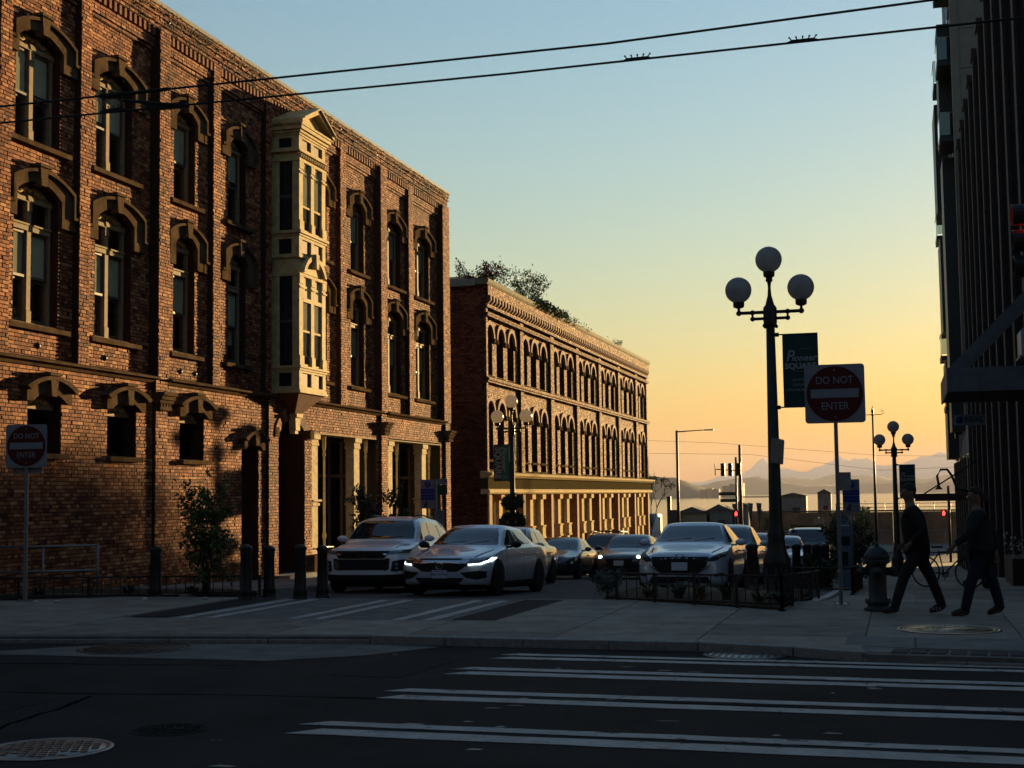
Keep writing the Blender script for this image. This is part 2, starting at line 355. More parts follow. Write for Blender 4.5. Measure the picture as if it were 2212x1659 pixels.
# concrete patch round the sewer cover
stripe([(-11.0, 14.9), (-6.9, 14.75), (-6.0, 15.4), (-5.4, 16.45), (-6.4, 16.6), (-9.5, 16.25)], -.0975, M_CONC2, name='concrete_patch')
def cover(x, y, r, z, label, pattern, m=M_IRON, rim=M_IRON):
    t = thing('manhole_cover', label, 'manhole cover', (x, y, z), local=True)
    b = MB(); b.lathe([(r*1.13, 0), (r*1.13, .006), (r*1.03, .009), (r*1.02, .002)], n=40); b.build('rim', rim, t)
    b = MB(); b.lathe([(r, 0), (r, .004)], n=40); b.build('lid', m, t)
    b = MB()
    if pattern == 'studs':
        n = int(r/.075)
        for i in range(-n, n+1):
            for j in range(-n, n+1):
                px, py = i*.078+(j % 2)*.039, j*.078
                if math.hypot(px, py) < r*.92 and random.random() < .93: b.prism([(px-.026, py-.012), (px, py-.022), (px+.026, py-.012), (px+.026, py+.012), (px, py+.022), (px-.026, py+.012)], .004, .014)
        b.box(-.16, .16, -.012, .012, .004, .012)
    else:
        for i in range(-5, 6):
            h = math.sqrt(max(0, r*r-(i*r/5.6)**2))*.95
            b.box(i*r/5.6-.012, i*r/5.6+.012, -h, h, .004, .012)
    stuff(b.build('tread_pattern', m, t)); return t
M_SHINY = mat('polished_iron', (.26, .25, .23), .38, metal=.7, noise=.4, nscale=12, bump=.2, bscale=30)
cover(-6.08, 9.28, .42, -.098, 'worn iron manhole cover with raised studs in the near left asphalt', 'studs', M_SHINY, M_SHINY)
cover(-5.62, 10.25, .27, -.101, 'small dark valve cover in the asphalt beside the studded manhole cover', 'studs', M_ASPH, M_ASPH)
cover(-9.1, 15.75, .62, -.095, 'dark ribbed sewer cover set in the concrete patch by the left kerb', 'ribs')
cover(-1.72, 16.12, .42, -.097, 'pale iron cover in the gutter beside the right kerb', 'ribs', M_SHINY)
t = thing('manhole_cover', 'large decorated round cover in the pavement in front of the walkers', 'manhole cover', (.52, 18.35, .003), local=True)
M_BRONZE = mat('worn_bronze', (.4, .34, .24), .4, metal=.6, col2=(.1, .09, .08), nscale=6)
for r0, r1, h in ((.62, .6, .008), (.56, .545, .008)):
    b = MB(); b.lathe([(r0, 0), (r0, h), (r1-.02, h), (r1-.02, .001)], n=48); b.build('rim', M_SHINY, t)
b = MB(); b.lathe([(.52, 0), (.52, .005)], n=48); b.build('lid', M_BRONZE, t)
b = MB()
for i in range(60):
    a, rr = random.uniform(0, 2*PI), .48*math.sqrt(random.random()); x, y = rr*math.cos(a), rr*math.sin(a); w = random.uniform(.015, .05)
    b.prism([(x-w, y-.01), (x, y-w*.6), (x+w, y), (x, y+w*.7)], .005, .010)
stuff(b.build('relief_pattern', M_BRONZE, t))
# side pavements along the side street, with kerbs
sw_l = struct(sheet('left_pavement', -16.6, -12.55, [23, 27, 36, 46, 57, 70, 95], .105, M_CONC))
sw_r = struct(sheet('right_pavement', lambda y: -1.9 if y < 25.6 else -2.75, 3.4, [23, 25.5, 25.6, 27, 36, 46, 57, 70, 95], .0, M_CONC2))
sw_r.location.z = -.006
kerbrow([(-12.4, y) for y in (23.2, 27, 36, 46, 57, 70, 94)], sw_l, h1=.11, h0=-.06, seg=2.0)
kerbrow([(-2.75, y) for y in (25.6, 27, 36, 46, 57, 70, 94)], sw_r, h1=.01, h0=-.1, seg=2.0)
for i in range(26):
    y0 = 23.0+i*1.6; y1 = y0+1.585
    for x0, x1 in ((-1.3, .2), (.215, 1.7), (1.715, 3.15)):
        bb = MB(); bb.add([(x0, y0, gz(y0)+.002), (x1, y0, gz(y0)+.002), (x1, y1, gz(y1)+.002), (x0, y1, gz(y1)+.002), (x0, y0, gz(y0)-.02), (x1, y0, gz(y0)-.02), (x1, y1, gz(y1)-.02), (x0, y1, gz(y1)-.02)], [(0,1,2,3),(0,4,5,1),(1,5,6,2),(2,6,7,3),(3,7,4,0)])
        bb.build('paving_slab', random.choice(slab_m), sw_r)
    for x0, x1 in ((-15.9, -14.3), (-14.285, -12.6)):
        bb = MB(); bb.add([(x0, y0, gz(y0)+.112), (x1, y0, gz(y0)+.112), (x1, y1, gz(y1)+.112), (x0, y1, gz(y1)+.112), (x0, y0, gz(y0)+.1), (x1, y0, gz(y0)+.1), (x1, y1, gz(y1)+.1), (x0, y1, gz(y1)+.1)], [(0,1,2,3),(0,4,5,1),(1,5,6,2),(2,6,7,3),(3,7,4,0)])
        bb.build('paving_slab', random.choice(slab_m), sw_l)
# pale stone edging beside the sign post
kerbrow([(-1.42, 22.3), (-1.35, 24.0), (-1.25, 26), (-1.2, 29.5)], sw_r, w=.16, h0=-.02, h1=.05, seg=.75)
for o in sw_r.children:
    if o.name.startswith('kerb_stone') and o.data.vertices[0].co.x > -2: o.data.materials[0] = mat('pale_stone', (.42, .4, .36), .8, noise=.3, nscale=10)
# ================================================================ NEAR LEFT BRICK BUILDING (facade on X = -16, faces the street)
FX = -16.0
TF = lambda u, v, w: (FX+w, u, v)
M_BRICK = mat('brick', (.2, .08, .05), .85, attr=[(.06, .018, .011), (.17, .05, .024), (.27, .09, .039), (.37, .148, .062), (.56, .29, .14)], noise=.5, nscale=.45, bump=.5, bscale=90, spec=.2)
M_MORT = mat('mortar', (.05, .024, .014), .95, noise=.4, nscale=6, bump=.4, bscale=80, spec=.1)
M_STONE = mat('sandstone', (.1, .068, .042), .95, noise=.5, nscale=3, bump=.35, bscale=50, spec=.0)
M_WOOD = mat('window_paint', (.27, .2, .12), .7, noise=.35, nscale=12, bump=.15, bscale=60, spec=.08)
M_SASH = mat('sash_paint', (.09, .075, .055), .55, noise=.3, nscale=12)
M_ORIEL = mat('cream_paint', (.52, .39, .18), .7, noise=.4, nscale=5, bump=.25, bscale=60, spec=.06)
M_DARKROOM = mat('interior', (.02, .018, .016), .9)
M_BLIND = mat('blind', (.66, .58, .38), .9, noise=.2, nscale=2, spec=.05)
M_GLASS = glass('window_glass', (.92, .94, .94), 1.6)
M_DOOR = mat('door_paint', (.05, .02, .015), .5, noise=.3, nscale=9)
M_TIN = mat('roof_coping', (.23, .21, .17), .7, noise=.35, nscale=6)

BH, MO = .0585, .017
def row_spans(u0, u1, v, ops):
    sp = [(u0, u1)]
    for op in ops:
        h = op(v)
        if not h: continue
        n = []
        for a, c in sp:
            if h[1] <= a or h[0] >= c: n.append((a, c)); continue
            if h[0] > a: n.append((a, h[0]))
            if h[1] < c: n.append((h[1], c))
        sp = n
    return sp
def op_rect(a, c, v0, v1): return lambda v: (a, c) if v0 < v < v1 else None
def op_arch(a, c, v0, vs, va):
    h = va-vs; hw = (c-a)/2; R = (hw*hw+h*h)/(2*h); mid = (a+c)/2; cv = va-R
    def f(v):
        if v0 < v <= vs: return (a, c)
        if vs < v < va: d = math.sqrt(max(0, R*R-(v-cv)**2)); return (mid-d, mid+d)
    return f
KEEP = []           # single bricks of the near wall, largest in the picture
def brick_wall(B, Mo, u0, u1, v0, v1, w, ops=(), keep=False, bl=.192, bh=BH, dark=0.0, th=.022, mo=MO, tone=None):
    pit = bh+mo; k0 = math.floor(v0/pit)
    for k in range(k0, math.ceil(v1/pit)):
        a0, a1 = max(v0, k*pit), min(v1, k*pit+bh)
        vm = k*pit+bh/2
        for s0, s1 in row_spans(u0, u1, min(max(vm, v0+.001), v1-.001), ops):
            m0, m1 = max(v0, k*pit-mo*.5), min(v1, (k+1)*pit)
            if m1 > m0: Mo.add([(s0, m0, w-.016), (s1, m0, w-.016), (s1, m1, w-.016), (s0, m1, w-.016)], [(0, 1, 2, 3)])
            if a1-a0 < .012: continue
            header = k % 3 == 0; L = (bl/2-mo/2) if header else bl; step = L+mo
            off = ((k*.37) % 1)*step if header else (step/2 if k % 2 else 0)
            i = math.floor((s0-off)/step)
            while True:
                b0 = off+i*step; b1 = b0+L; i += 1
                if b0 >= s1: break
                c0, c1 = max(b0, s0), min(b1, s1)
                if c1-c0 < .025: continue
                j = RNG.uniform(-.004, .006); t = RNG.random()
                t = .25*t if RNG.random() < .06 else .12+.8*t
                if tone: t = min(1, max(0, t+tone(c0, vm)))
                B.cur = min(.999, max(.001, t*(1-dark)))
                e = RNG.uniform(-.003, .003); f0 = w+j; q = RNG.uniform(-.0055, .0055)*(c1-c0)/.2
                if keep and c1-c0 > L-.001 and not header and a1-a0 > bh-.001: KEEP.append((c0, a0, f0, B.cur, len(B.f)))
                B.add([(c0, a0, w-th), (c1, a0, w-th), (c1, a1, w-th), (c0, a1, w-th), (c0, a0+e, f0-q), (c1, a0-e, f0+q), (c1, a1, f0+q), (c0, a1+e*.5, f0-q)],
                      [(4, 5, 6, 7), (0, 1, 5, 4), (1, 2, 6, 5), (2, 3, 7, 6), (3, 0, 4, 7)])
BLD = thing('brick_building', 'long three-storey red brick building with hooded windows and cream oriel on the left', 'building', (FX, 35, -.5))
Bk, Mo = MB(TF), MB(TF)
PIL = [(21.0, 21.3), (22.42, 22.78), (25.11, 25.49), (28.15, 28.62), (30.91, 31.28), (33.9, 34.2), (36.62, 36.9), (39.05, 39.5), (42.25, 42.78), (45.17, 45.62), (48.65, 49.42)]
WIN = [(23.11, 24.6, 2), (25.93, 27.38, 2), (29.23, 30.27, 1), (32.0, 33.0, 1), (37.3, 38.35, 1), (40.22, 41.35, 1), (43.25, 44.75, 2), (46.25, 47.75, 2)]
YEND = 49.42; PW, PL = .16, .12      # pilaster and lower wall stand proud of the panels
V_T, V_2 = (8.66, 10.64, 10.88), (5.1, 7.64, 7.9)
F1 = [(23.46, 24.59), (26.27, 27.44), (29.36, 30.54)]
ops_up = [op_arch(a, c, V_T[0], V_T[1], V_T[2]) for a, c, d in WIN]+[op_arch(a, c, V_2[0], V_2[1], V_2[2]) for a, c, d in WIN]
ops_up.append(op_rect(34.56, 36.34, 4.6, 12.0))
# recessed panels between pilasters
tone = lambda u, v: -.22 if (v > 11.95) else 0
for (a0, a1), (c0, c1) in zip(PIL[:-1], PIL[1:]):
    brick_wall(Bk, Mo, a1, c0, 4.4, 11.83, 0, [o for o in ops_up], keep=(a1 < 30))
    brick_wall(Bk, Mo, a1, c0, 11.83, 11.92, .045)
    brick_wall(Bk, Mo, a1, c0, 11.92, 12.15, .09)
    brick_wall(Bk, Mo, a1, c0, 12.15, 12.36, .0)
PWs = {28.15: .25, 42.25: .25, 48.65: .25}
for a, c in PIL: brick_wall(Bk, Mo, a, c, 4.4, 12.36, PWs.get(a, PW), keep=(a < 29))
# sides of pilasters that the street shows
for a, c in PIL: Mo.box(a+.002, c-.002, 4.4, 12.3, -.05, PWs.get(a, PW)-.025)
# lower wall and its openings
ops_lo = [op_arch(a, c, 2.64, 3.62, 3.81) for a, c in F1]+[op_arch(32.54, 33.52, -1.0, 2.96, 3.13), op_arch(34.74, 36.45, -1, 3.47, 3.85), op_rect(36.97, 42.1, -2, 3.56), op_rect(43.13, 48.52, -2, 3.58)]
brick_wall(Bk, Mo, 21, YEND, -.9, 4.35, PL, ops_lo, keep=True)
for a, c in ((28.12, 28.64), (33.95, 34.2), (42.3, 42.78), (48.9, 49.44)): brick_wall(Bk, Mo, a, c, -.9, 4.42, PL+.09); Mo.box(a+.003, c-.003, -.9, 4.4, PL-.02, PL+.065)
# parapet courses above the dentils, stepping out, weathered
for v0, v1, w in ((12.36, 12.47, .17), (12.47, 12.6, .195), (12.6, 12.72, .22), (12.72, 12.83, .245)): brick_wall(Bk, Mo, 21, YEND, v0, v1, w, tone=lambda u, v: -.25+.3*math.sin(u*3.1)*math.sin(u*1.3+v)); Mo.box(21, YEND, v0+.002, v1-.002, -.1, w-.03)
# end wall toward the alley
KEEP.sort(key=lambda q: (q[0]-0)**2+(q[1]-1.7)**2)
sel = [q for q in KEEP if q[0] > 22.9 and q[1] > .2][:300]
kill = set()
for q in sel: kill.update(range(q[4], q[4]+5))
Bk.f = [f for i, f in enumerate(Bk.f) if i not in kill]; r2 = [r for i, r in enumerate(Bk.r) if i not in kill]; Bk.sm = Bk.sm[:len(Bk.f)]; Bk.r = r2
mw = Mo.build('wall', M_MORT, BLD, fix=False)
bo = Bk.build('brickwork', M_BRICK, BLD, fix=False); stuff(bo)
protos = []
for i in range(12):
    b = MB(); b.cur = (i+.5)/12; e = random.uniform(-.003, .003); q = random.uniform(-.005, .005)
    b.add([(-.022, 0, 0), (-.022, .192, 0), (-.022, .192, BH), (-.022, 0, BH), (q, 0, e), (-q, .192, -e), (-q, .192, BH), (q, 0, BH)], [(4, 5, 6, 7), (0, 1, 5, 4), (1, 2, 6, 5), (2, 3, 7, 6), (3, 0, 4, 7)])
    protos.append(b)
made = {}
for q in sel:
    i = min(11, int(q[3]*12))
    if i not in made: o = made[i] = protos[i].build('brick', M_BRICK, bo); 
    else: o = made[i].copy(); COL.objects.link(o)
    o.location = (FX+q[2], q[0], q[1])
# core: floors, roof and the dark rooms behind the panes
b = MB(); b.box(-34, FX-1.4, 21, YEND-.02, -1.2, 12.5); b.box(FX-1.4, FX-.62, 21, YEND-.02, 3.7, 12.5); b.box(FX-1.4, FX-.62, 21, 36.9, -1.2, 3.7); b.build('core', M_DARKROOM, BLD); b = MB(); b.box(FX-.62, FX-.01, 33.7, 33.72, -1, 4.4); b.build('light_stop', M_DARKROOM, BLD); b = MB(); b.box(FX-.62, FX-.01, 42.4, 42.42, -1, 4.4); b.build('light_stop', M_DARKROOM, BLD)  # two thin unseen boards added in the wall cavity to stop sun leaks
b = MB(); b.box(-34, FX-.02, YEND-.02, YEND+.0, -1.2, 12.8); b.build('end_wall', M_MORT, BLD)
b = MB(); b.box(-34, FX+.1, 20.98, 21.0, -.5, 12.8); b.build('end_wall', M_MORT, BLD)
b = MB(); b.box(-34, FX-.08, 21, YEND, 12.45, 12.6); b.build('roof', M_TIN, BLD)
b = MB(); b.prism([(FX-.3, 12.83), (FX+.27, 12.83), (FX+.29, 12.86), (FX+.27, 12.93), (FX-.3, 12.95)], 21, YEND+.03, 1); b.build('coping', M_TIN, BLD)
b = MB(TF)
for a, c in PIL[:0]: pass
# dentils between the pilasters: each one its own piece
bd = MB(); bd.box(-.02, .15, -.045, .045, 0, .2); d0 = None; nd = 0
for (a0, a1), (c0, c1) in zip(PIL[:-1], PIL[1:]):
    if 34 < a0 < 36.7 : pass
    n = max(2, int((c0-a1)/.2))
    for i in range(n):
        u = a1+(i+.5)*(c0-a1)/n
        if d0 is None: o = d0 = bd.build('dentil', mat('dentil_brick', (.2, .075, .042), .85, noise=.4, nscale=9, bump=.5, bscale=90, spec=.2), BLD)
        else: o = d0.copy(); COL.objects.link(o)
        o.location = (FX, u, 12.155)
# belt course: sloped stone on corbelled brick
for a, c in ((21, 28.13), (28.66, 34.3), (36.6, 42.3), (42.8, 48.9)):
    b = MB(); b.prism([(FX, 4.3), (FX+PL+.05, 4.3), (FX+PL+.09, 4.36), (FX+PL+.2, 4.38), (FX+PL+.2, 4.42), (FX+.02, 4.5), (FX, 4.5)], a, c, 1); b.build('belt_course', M_STONE, BLD)
# anchor plates below the second-floor sills
for u, v in ((23.95, 4.72), (25.6, 4.66), (26.35, 4.7), (29.6, 4.68), (30.3, 4.68)):
    b = MB(); b.lathe([(.07, 0), (.05, .03), (.02, .05)], (FX, u, v), 8, 0); b.build('anchor_plate', M_BLACK, BLD)
M_KEYS = mat('carved_stone', (.12, .082, .05), .95, noise=.5, nscale=25, bump=1.0, bscale=35, spec=.0)
def hood(u0, u1, vs, va, U0, U1, parent, tall=True):
    """stone hood over an arched head, with a raised drip and a carved keystone"""
    mid = (u0+u1)/2; pr = .13
    if tall:
        hb = vs-.36 if vs > 9 else vs-.51; pr = .08; top = va+.2; ea = .14; A, C = U0+ea, U1-ea
        inn = [(u0, hb)]+arc(u0, u1, vs, va, 12)+[(u1, hb)]; out = [(A, hb)]+arc(A, C, va-.08, top, 12)+[(C, hb)]
        b = MB(TF); b.ring(out, inn, -.02, pr)
        for a, c in ((U0, A+.02), (C-.02, U1)): b.box(a, c, hb-.002, hb+.22, -.02, pr+.012)
        h = b.build('hood', M_STONE, parent)
        b = MB(TF); o2 = [(A-.05, hb+.22)]+[(x, y+.055) for x, y in arc(A-.05, C+.05, va-.08, top, 12)]+[(C+.05, hb+.22)]; i2 = [(A+.01, hb+.22)]+arc(A+.01, C-.01, va-.08, top-.005, 12)+[(C-.01, hb+.22)]
        b.ring(o2, i2, -.02, pr+.07)
        for s, U in ((1, U0), (-1, U1)): b.box(*sorted((U-s*.03, U+s*(ea+.02))), hb+.218, hb+.28, -.02, pr+.065)
        b.build('drip_mould', M_STONE, h)
    else:
        top = va+.24; inn = arc(u0, u1, vs, va, 10); out = arc(U0+.1, U1-.1, vs+.2, top, 10)
        b = MB(TF); b.ring(out, inn, PL-.02, PL+pr); b.prism([(U0+.1, vs-.0), (u0, vs), (U0+.1, vs+.2)], PL-.02, PL+pr-.002); b.prism([(u1, vs), (U1-.1, vs), (U1-.1, vs+.2)], PL-.02, PL+pr-.002)
        h = b.build('hood', M_STONE, parent)
        b = MB(TF); b.ring([(x, y+.07) for x, y in arc(U0-.02, U1+.02, vs+.2, top, 10)], out, PL-.02, PL+pr+.1); b.build('drip_mould', M_STONE, h)
    w0 = (PL if not tall else 0); b = MB(TF)
    b.prism([(mid-.09, va-.08), (mid+.09, va-.08), (mid+.14, top+.1), (mid-.14, top+.1)], w0-.02, w0+pr+.09); b.box(mid-.2, mid+.2, top+.08, top+.14, w0-.02, w0+pr+.13)
    b.build('keystone', M_KEYS, h)
    return h
def scroll(u0, u1, v0, v1, w, parent):
    """curled leaf ornament in the head of the window"""
    b = MB(TF); mid = (u0+u1)/2; W2 = (u1-u0)*.36; H = (v1-v0)
    for s in (-1, 1):
        pts = [(mid+s*W2*t, v0+H*(.30+.28*math.sin(t*7)*(1-t*.6)), w) for t in np.linspace(.08, 1, 12)]
        b.tube([(p[0], p[1], p[2]) for p in pts], [.034*(1-.6*i/11) for i in range(12)], 6)
        for t in (.3, .55, .8): b.ball((mid+s*W2*t, v0+H*.3, w), .03, 8, 5)
    b.ball((mid, v0+H*.38, w), .05, 10, 6); b.build('scroll_ornament', M_ORIEL, parent)
def window(u0, u1, v0, vs, va, n, transom=None, blinds=(0, 0), w=-.2, parent=None):
    wd = MB(TF)
    # jambs of the opening
    for u in (u0, u1): wd.box(u-.012, u+.012, v0, vs, -.6, -.004)
    top = arc(u0, u1, vs, va, 10); wd.ring([(x, y+.012) for x, y in top], top, -.6, -.004)
    o = wd.build('window', M_MORT, parent)
    fr = MB(TF); fr.box(u0+.012, u0+.09, v0, vs, w-.06, w+.03); fr.box(u1-.09, u1-.012, v0, vs, w-.06, w+.03)
    tb = vs-.02
    tymp = [(u0+.013, tb-.1)]+[(min(max(x, u0+.013), u1-.013), y-.004) for x, y in arc(u0, u1, vs, va, 10)]+[(u1-.013, tb-.1)]
    fr.prism(tymp, w-.06, w+.0); fr.box(u0+.013, u1-.013, tb-.12, tb-.03, w-.06, w+.06); fr.box(u0+.012, u1-.012, v0, v0+.07, w-.06, w+.05)
    frame = fr.build('frame', M_WOOD, o, bevel=.008)
    scroll(u0, u1, tb, va, w+.03, o)
    cells = [(u0+.09, u1-.09)] if n == 1 else [(u0+.09, (u0+u1)/2-.075), ((u0+u1)/2+.075, u1-.09)]
    if n == 2:
        m = MB(TF); c = (u0+u1)/2; m.box(c-.07, c+.07, v0+.3, tb-.3, w-.06, w+.035); m.box(c-.085, c+.085, v0+.02, v0+.3, w-.06, w+.05); m.box(c-.085, c+.085, tb-.3, tb-.1, w-.06, w+.05); m.prism([(c-.085, tb-.1), (c+.085, tb-.1), (c+.12, tb), (c-.12, tb)], w-.06, w+.08)
        m.build('mullion', M_WOOD, o, bevel=.008)
    for i, (a, c) in enumerate(cells):
        hi = tb-.12; lo = v0+.07
        if transom:
            t = MB(TF); t.box(a, c, transom-.05, transom+.05, w-.06, w+.07); t.box(a, c, transom+.05, transom+.085, w-.06, w+.1); t.build('transom_bar', M_WOOD, o)
            p = MB(TF); p.box(a, c, transom+.085, hi, w-.035, w-.03); p.build('pane', M_GLASS, o); hi = transom-.05
        ml = lo+(hi-lo)*.5
        s1 = MB(TF); s1.box(a, a+.05, ml, hi, w-.04, w+.01); s1.box(c-.05, c, ml, hi, w-.04, w+.01); s1.box(a+.05, c-.05, hi-.05, hi, w-.04, w+.01); s1.box(a+.05, c-.05, ml-.02, ml+.03, w-.04, w+.02)
        s = s1.build('upper_sash', M_SASH, o)
        p = MB(TF); p.box(a+.05, c-.05, ml+.03, hi-.05, w-.022, w-.018); p.build('pane', M_GLASS, s)
        s1 = MB(TF); s1.box(a, a+.055, lo, ml-.02, w-.09, w-.045); s1.box(c-.055, c, lo, ml-.02, w-.09, w-.045); s1.box(a+.055, c-.055, lo, lo+.08, w-.09, w-.045); s1.box(a+.055, c-.055, ml-.07, ml-.02, w-.09, w-.045)
        s = s1.build('lower_sash', M_SASH, o)
        p = MB(TF); p.box(a+.055, c-.055, lo+.08, ml-.07, w-.07, w-.066); p.build('pane', M_GLASS, s)
        bl = blinds[i % len(blinds)]
        if bl > 0:
            q = MB(TF); q.box(a+.04, c-.04, max(ml, hi-(hi-lo)*bl), hi, w-.036, w-.03); q.build('blind', M_BLIND, o)
            if bl >= .5 and u0 > 39: q = MB(TF); q.box(a+.04, a+.3, lo+.1, ml-.04, w-.085, w-.08); q.build('bright_strip', M_BLIND, o)  # pale strip added for the bright gold streak in panes right of the oriel
            if bl > .5: q = MB(TF); q.box(a+.04, c-.04, hi-(hi-lo)*bl, ml-.04, w-.13, w-.125); q.build('blind', M_BLIND, o)
    return o
def sill(u0, u1, v, w0, parent, m=M_STONE):
    b = MB(TF); b.prism([(w0-.1, v-.11), (w0+.13, v-.11), (w0+.13, v-.02), (w0-.1, v+.015)], u0, u1, 0) if 0 else b.add([(u0, v-.11, w0-.1), (u1, v-.11, w0-.1), (u1, v-.11, w0+.13), (u0, v-.11, w0+.13), (u0, v+.012, w0-.1), (u1, v+.012, w0-.1), (u1, v-.012, w0+.13), (u0, v-.012, w0+.13)], [(0,3,2,1),(4,5,6,7),(0,1,5,4),(1,2,6,5),(2,3,7,6),(3,0,4,7)])
    return b.build('sill', m, parent, bevel=.008)
BL = [((.5, .45), (.48, .5)), ((.42, .5), (.5, .5)), ((.55,), (.5,)), ((.4,), (.75,)), ((.5,), (.5,)), ((.5,), (.5,)), ((.5, .5), (.52, .5)), ((.5, .45), (.5, .5))]
for i, (a, c, n) in enumerate(WIN):
    k = max(q for q in range(len(PIL)) if PIL[q][1] <= a+.01); U0, U1 = PIL[k][1]+.03, PIL[k+1][0]-.03
    U0 = max(U0, a-.48); U1 = min(U1, c+.48)
    for V, fl, bl in ((V_T, 0, BL[i][0]), (V_2, 1, BL[i][1])):
        o = window(a, c, V[0], V[1]+(.02), V[2], n, None if fl == 0 else 7.0, bl, parent=BLD)
        hood(a, c, V[1], V[2], U0, U1, o); sill(a-.27, c+.27, V[0], 0, o)
TF1 = TF
for i, (a, c) in enumerate(F1):
    o = MB(TF); o.box(a-.012, a+.012, 2.64, 3.62, -.5, PL-.02); o.box(c-.012, c+.012, 2.64, 3.62, -.5, PL-.02); tp = arc(a, c, 3.62, 3.81, 8); o.ring([(x, y+.012) for x, y in tp], tp, -.5, PL-.02)
    o = o.build('window', M_MORT, BLD)
    b = MB(TF); b.prism([(a+.013, 3.56)]+[(min(max(x, a+.013), c-.013), y) for x, y in arc(a, c, 3.6, 3.8, 8)]+[(c-.013, 3.56)], -.16, -.1); b.box(a+.012, c-.012, 3.5, 3.57, -.2, -.06); b.build('frame', M_WOOD, o)
    scroll(a, c, 3.57, 3.8, -.07, o)
    b = MB(TF); b.box(a+.01, a+.07, 2.66, 3.5, -.22, -.16); b.box(c-.07, c-.01, 2.66, 3.5, -.22, -.16); b.box(a+.07, c-.07, 2.66, 2.73, -.22, -.16); b.build('sash', M_BLACK, o)
    b = MB(TF); b.box(a+.07, c-.07, 2.73, 3.5, -.2, -.196); b.build('pane', glass('dark_glass', (.2, .2, .2)), o)
    hood(a, c, 3.62, 3.81, a-.3, c+.28, o, tall=False); sill(a-.05, c+.1, 2.64, PL, o)
# narrow door with its hood
b = MB(TF); b.box(32.5, 33.56, -.8, 3.14, -.3, -.22); b.box(32.5, 32.535, -.8, 3.0, -.3, PL-.03); b.box(33.525, 33.56, -.8, 3.0, -.3, PL-.03); d = b.build('narrow_door', M_DOOR, BLD)
hood(32.54, 33.52, 2.96, 3.13, 32.36, 33.74, d, tall=False)
b = MB(TF); b.box(32.7, 33.36, 1.0, 2.7, -.22, -.2); b.box(32.7, 33.36, -.3, .8, -.22, -.2); b.build('door_panel', M_DOOR, d)
# brick arch doorway under the oriel
dw = MB(TF); dw.box(34.7, 36.5, -.9, 3.9, -.6, -.55); dw.box(34.7, 34.735, -.9, 3.5, -.6, PL-.03); dw.box(36.455, 36.5, -.9, 3.5, -.6, PL-.03); dw = dw.build('doorway', M_DOOR, BLD)
b = MB(TF); b.box(35.0, 35.56, -.3, 2.6, -.55, -.5); b.box(35.63, 36.2, -.3, 2.6, -.55, -.5); b.build('door_leaf', M_DOOR, dw)
pts_o, pts_i = arc(34.46, 36.73, 3.5, 4.22, 26), arc(34.74, 36.45, 3.47, 3.85, 26)
for i in range(26):
    b = MB(TF); b.cur = random.random(); b.ring([pts_o[i], pts_o[i+1]], [pts_i[i], pts_i[i+1]], PL-.02, PL+.03+random.uniform(0, .008))
    b.build('brick', M_BRICK, dw, bevel=.004)
for u in (34.3, 36.6): b = MB(TF); b.box(u, u+.25, 3.35, 3.6, PL-.02, PL+.12); b.build('impost', M_STONE, dw)
# capitals on the lower pilasters
for u0, u1 in ((28.12, 28.64), (48.9, 49.44), (42.3, 42.78)):
    b = MB(TF)
    for v0, v1, w in ((3.7, 3.78, .24), (3.86, 3.93, .26), (3.93, 4.02, .31), (4.02, 4.1, .36)): b.box(u0-.04*(w > .25), u1+.05*(w > .25), v0, v1, PL, PL+w-.04)
    for k in range(4): b.box(u0+.03+k*.125, u0+.1+k*.125, 3.78, 3.86, PL, PL+.2)
    b.build('capital', M_STONE, BLD)
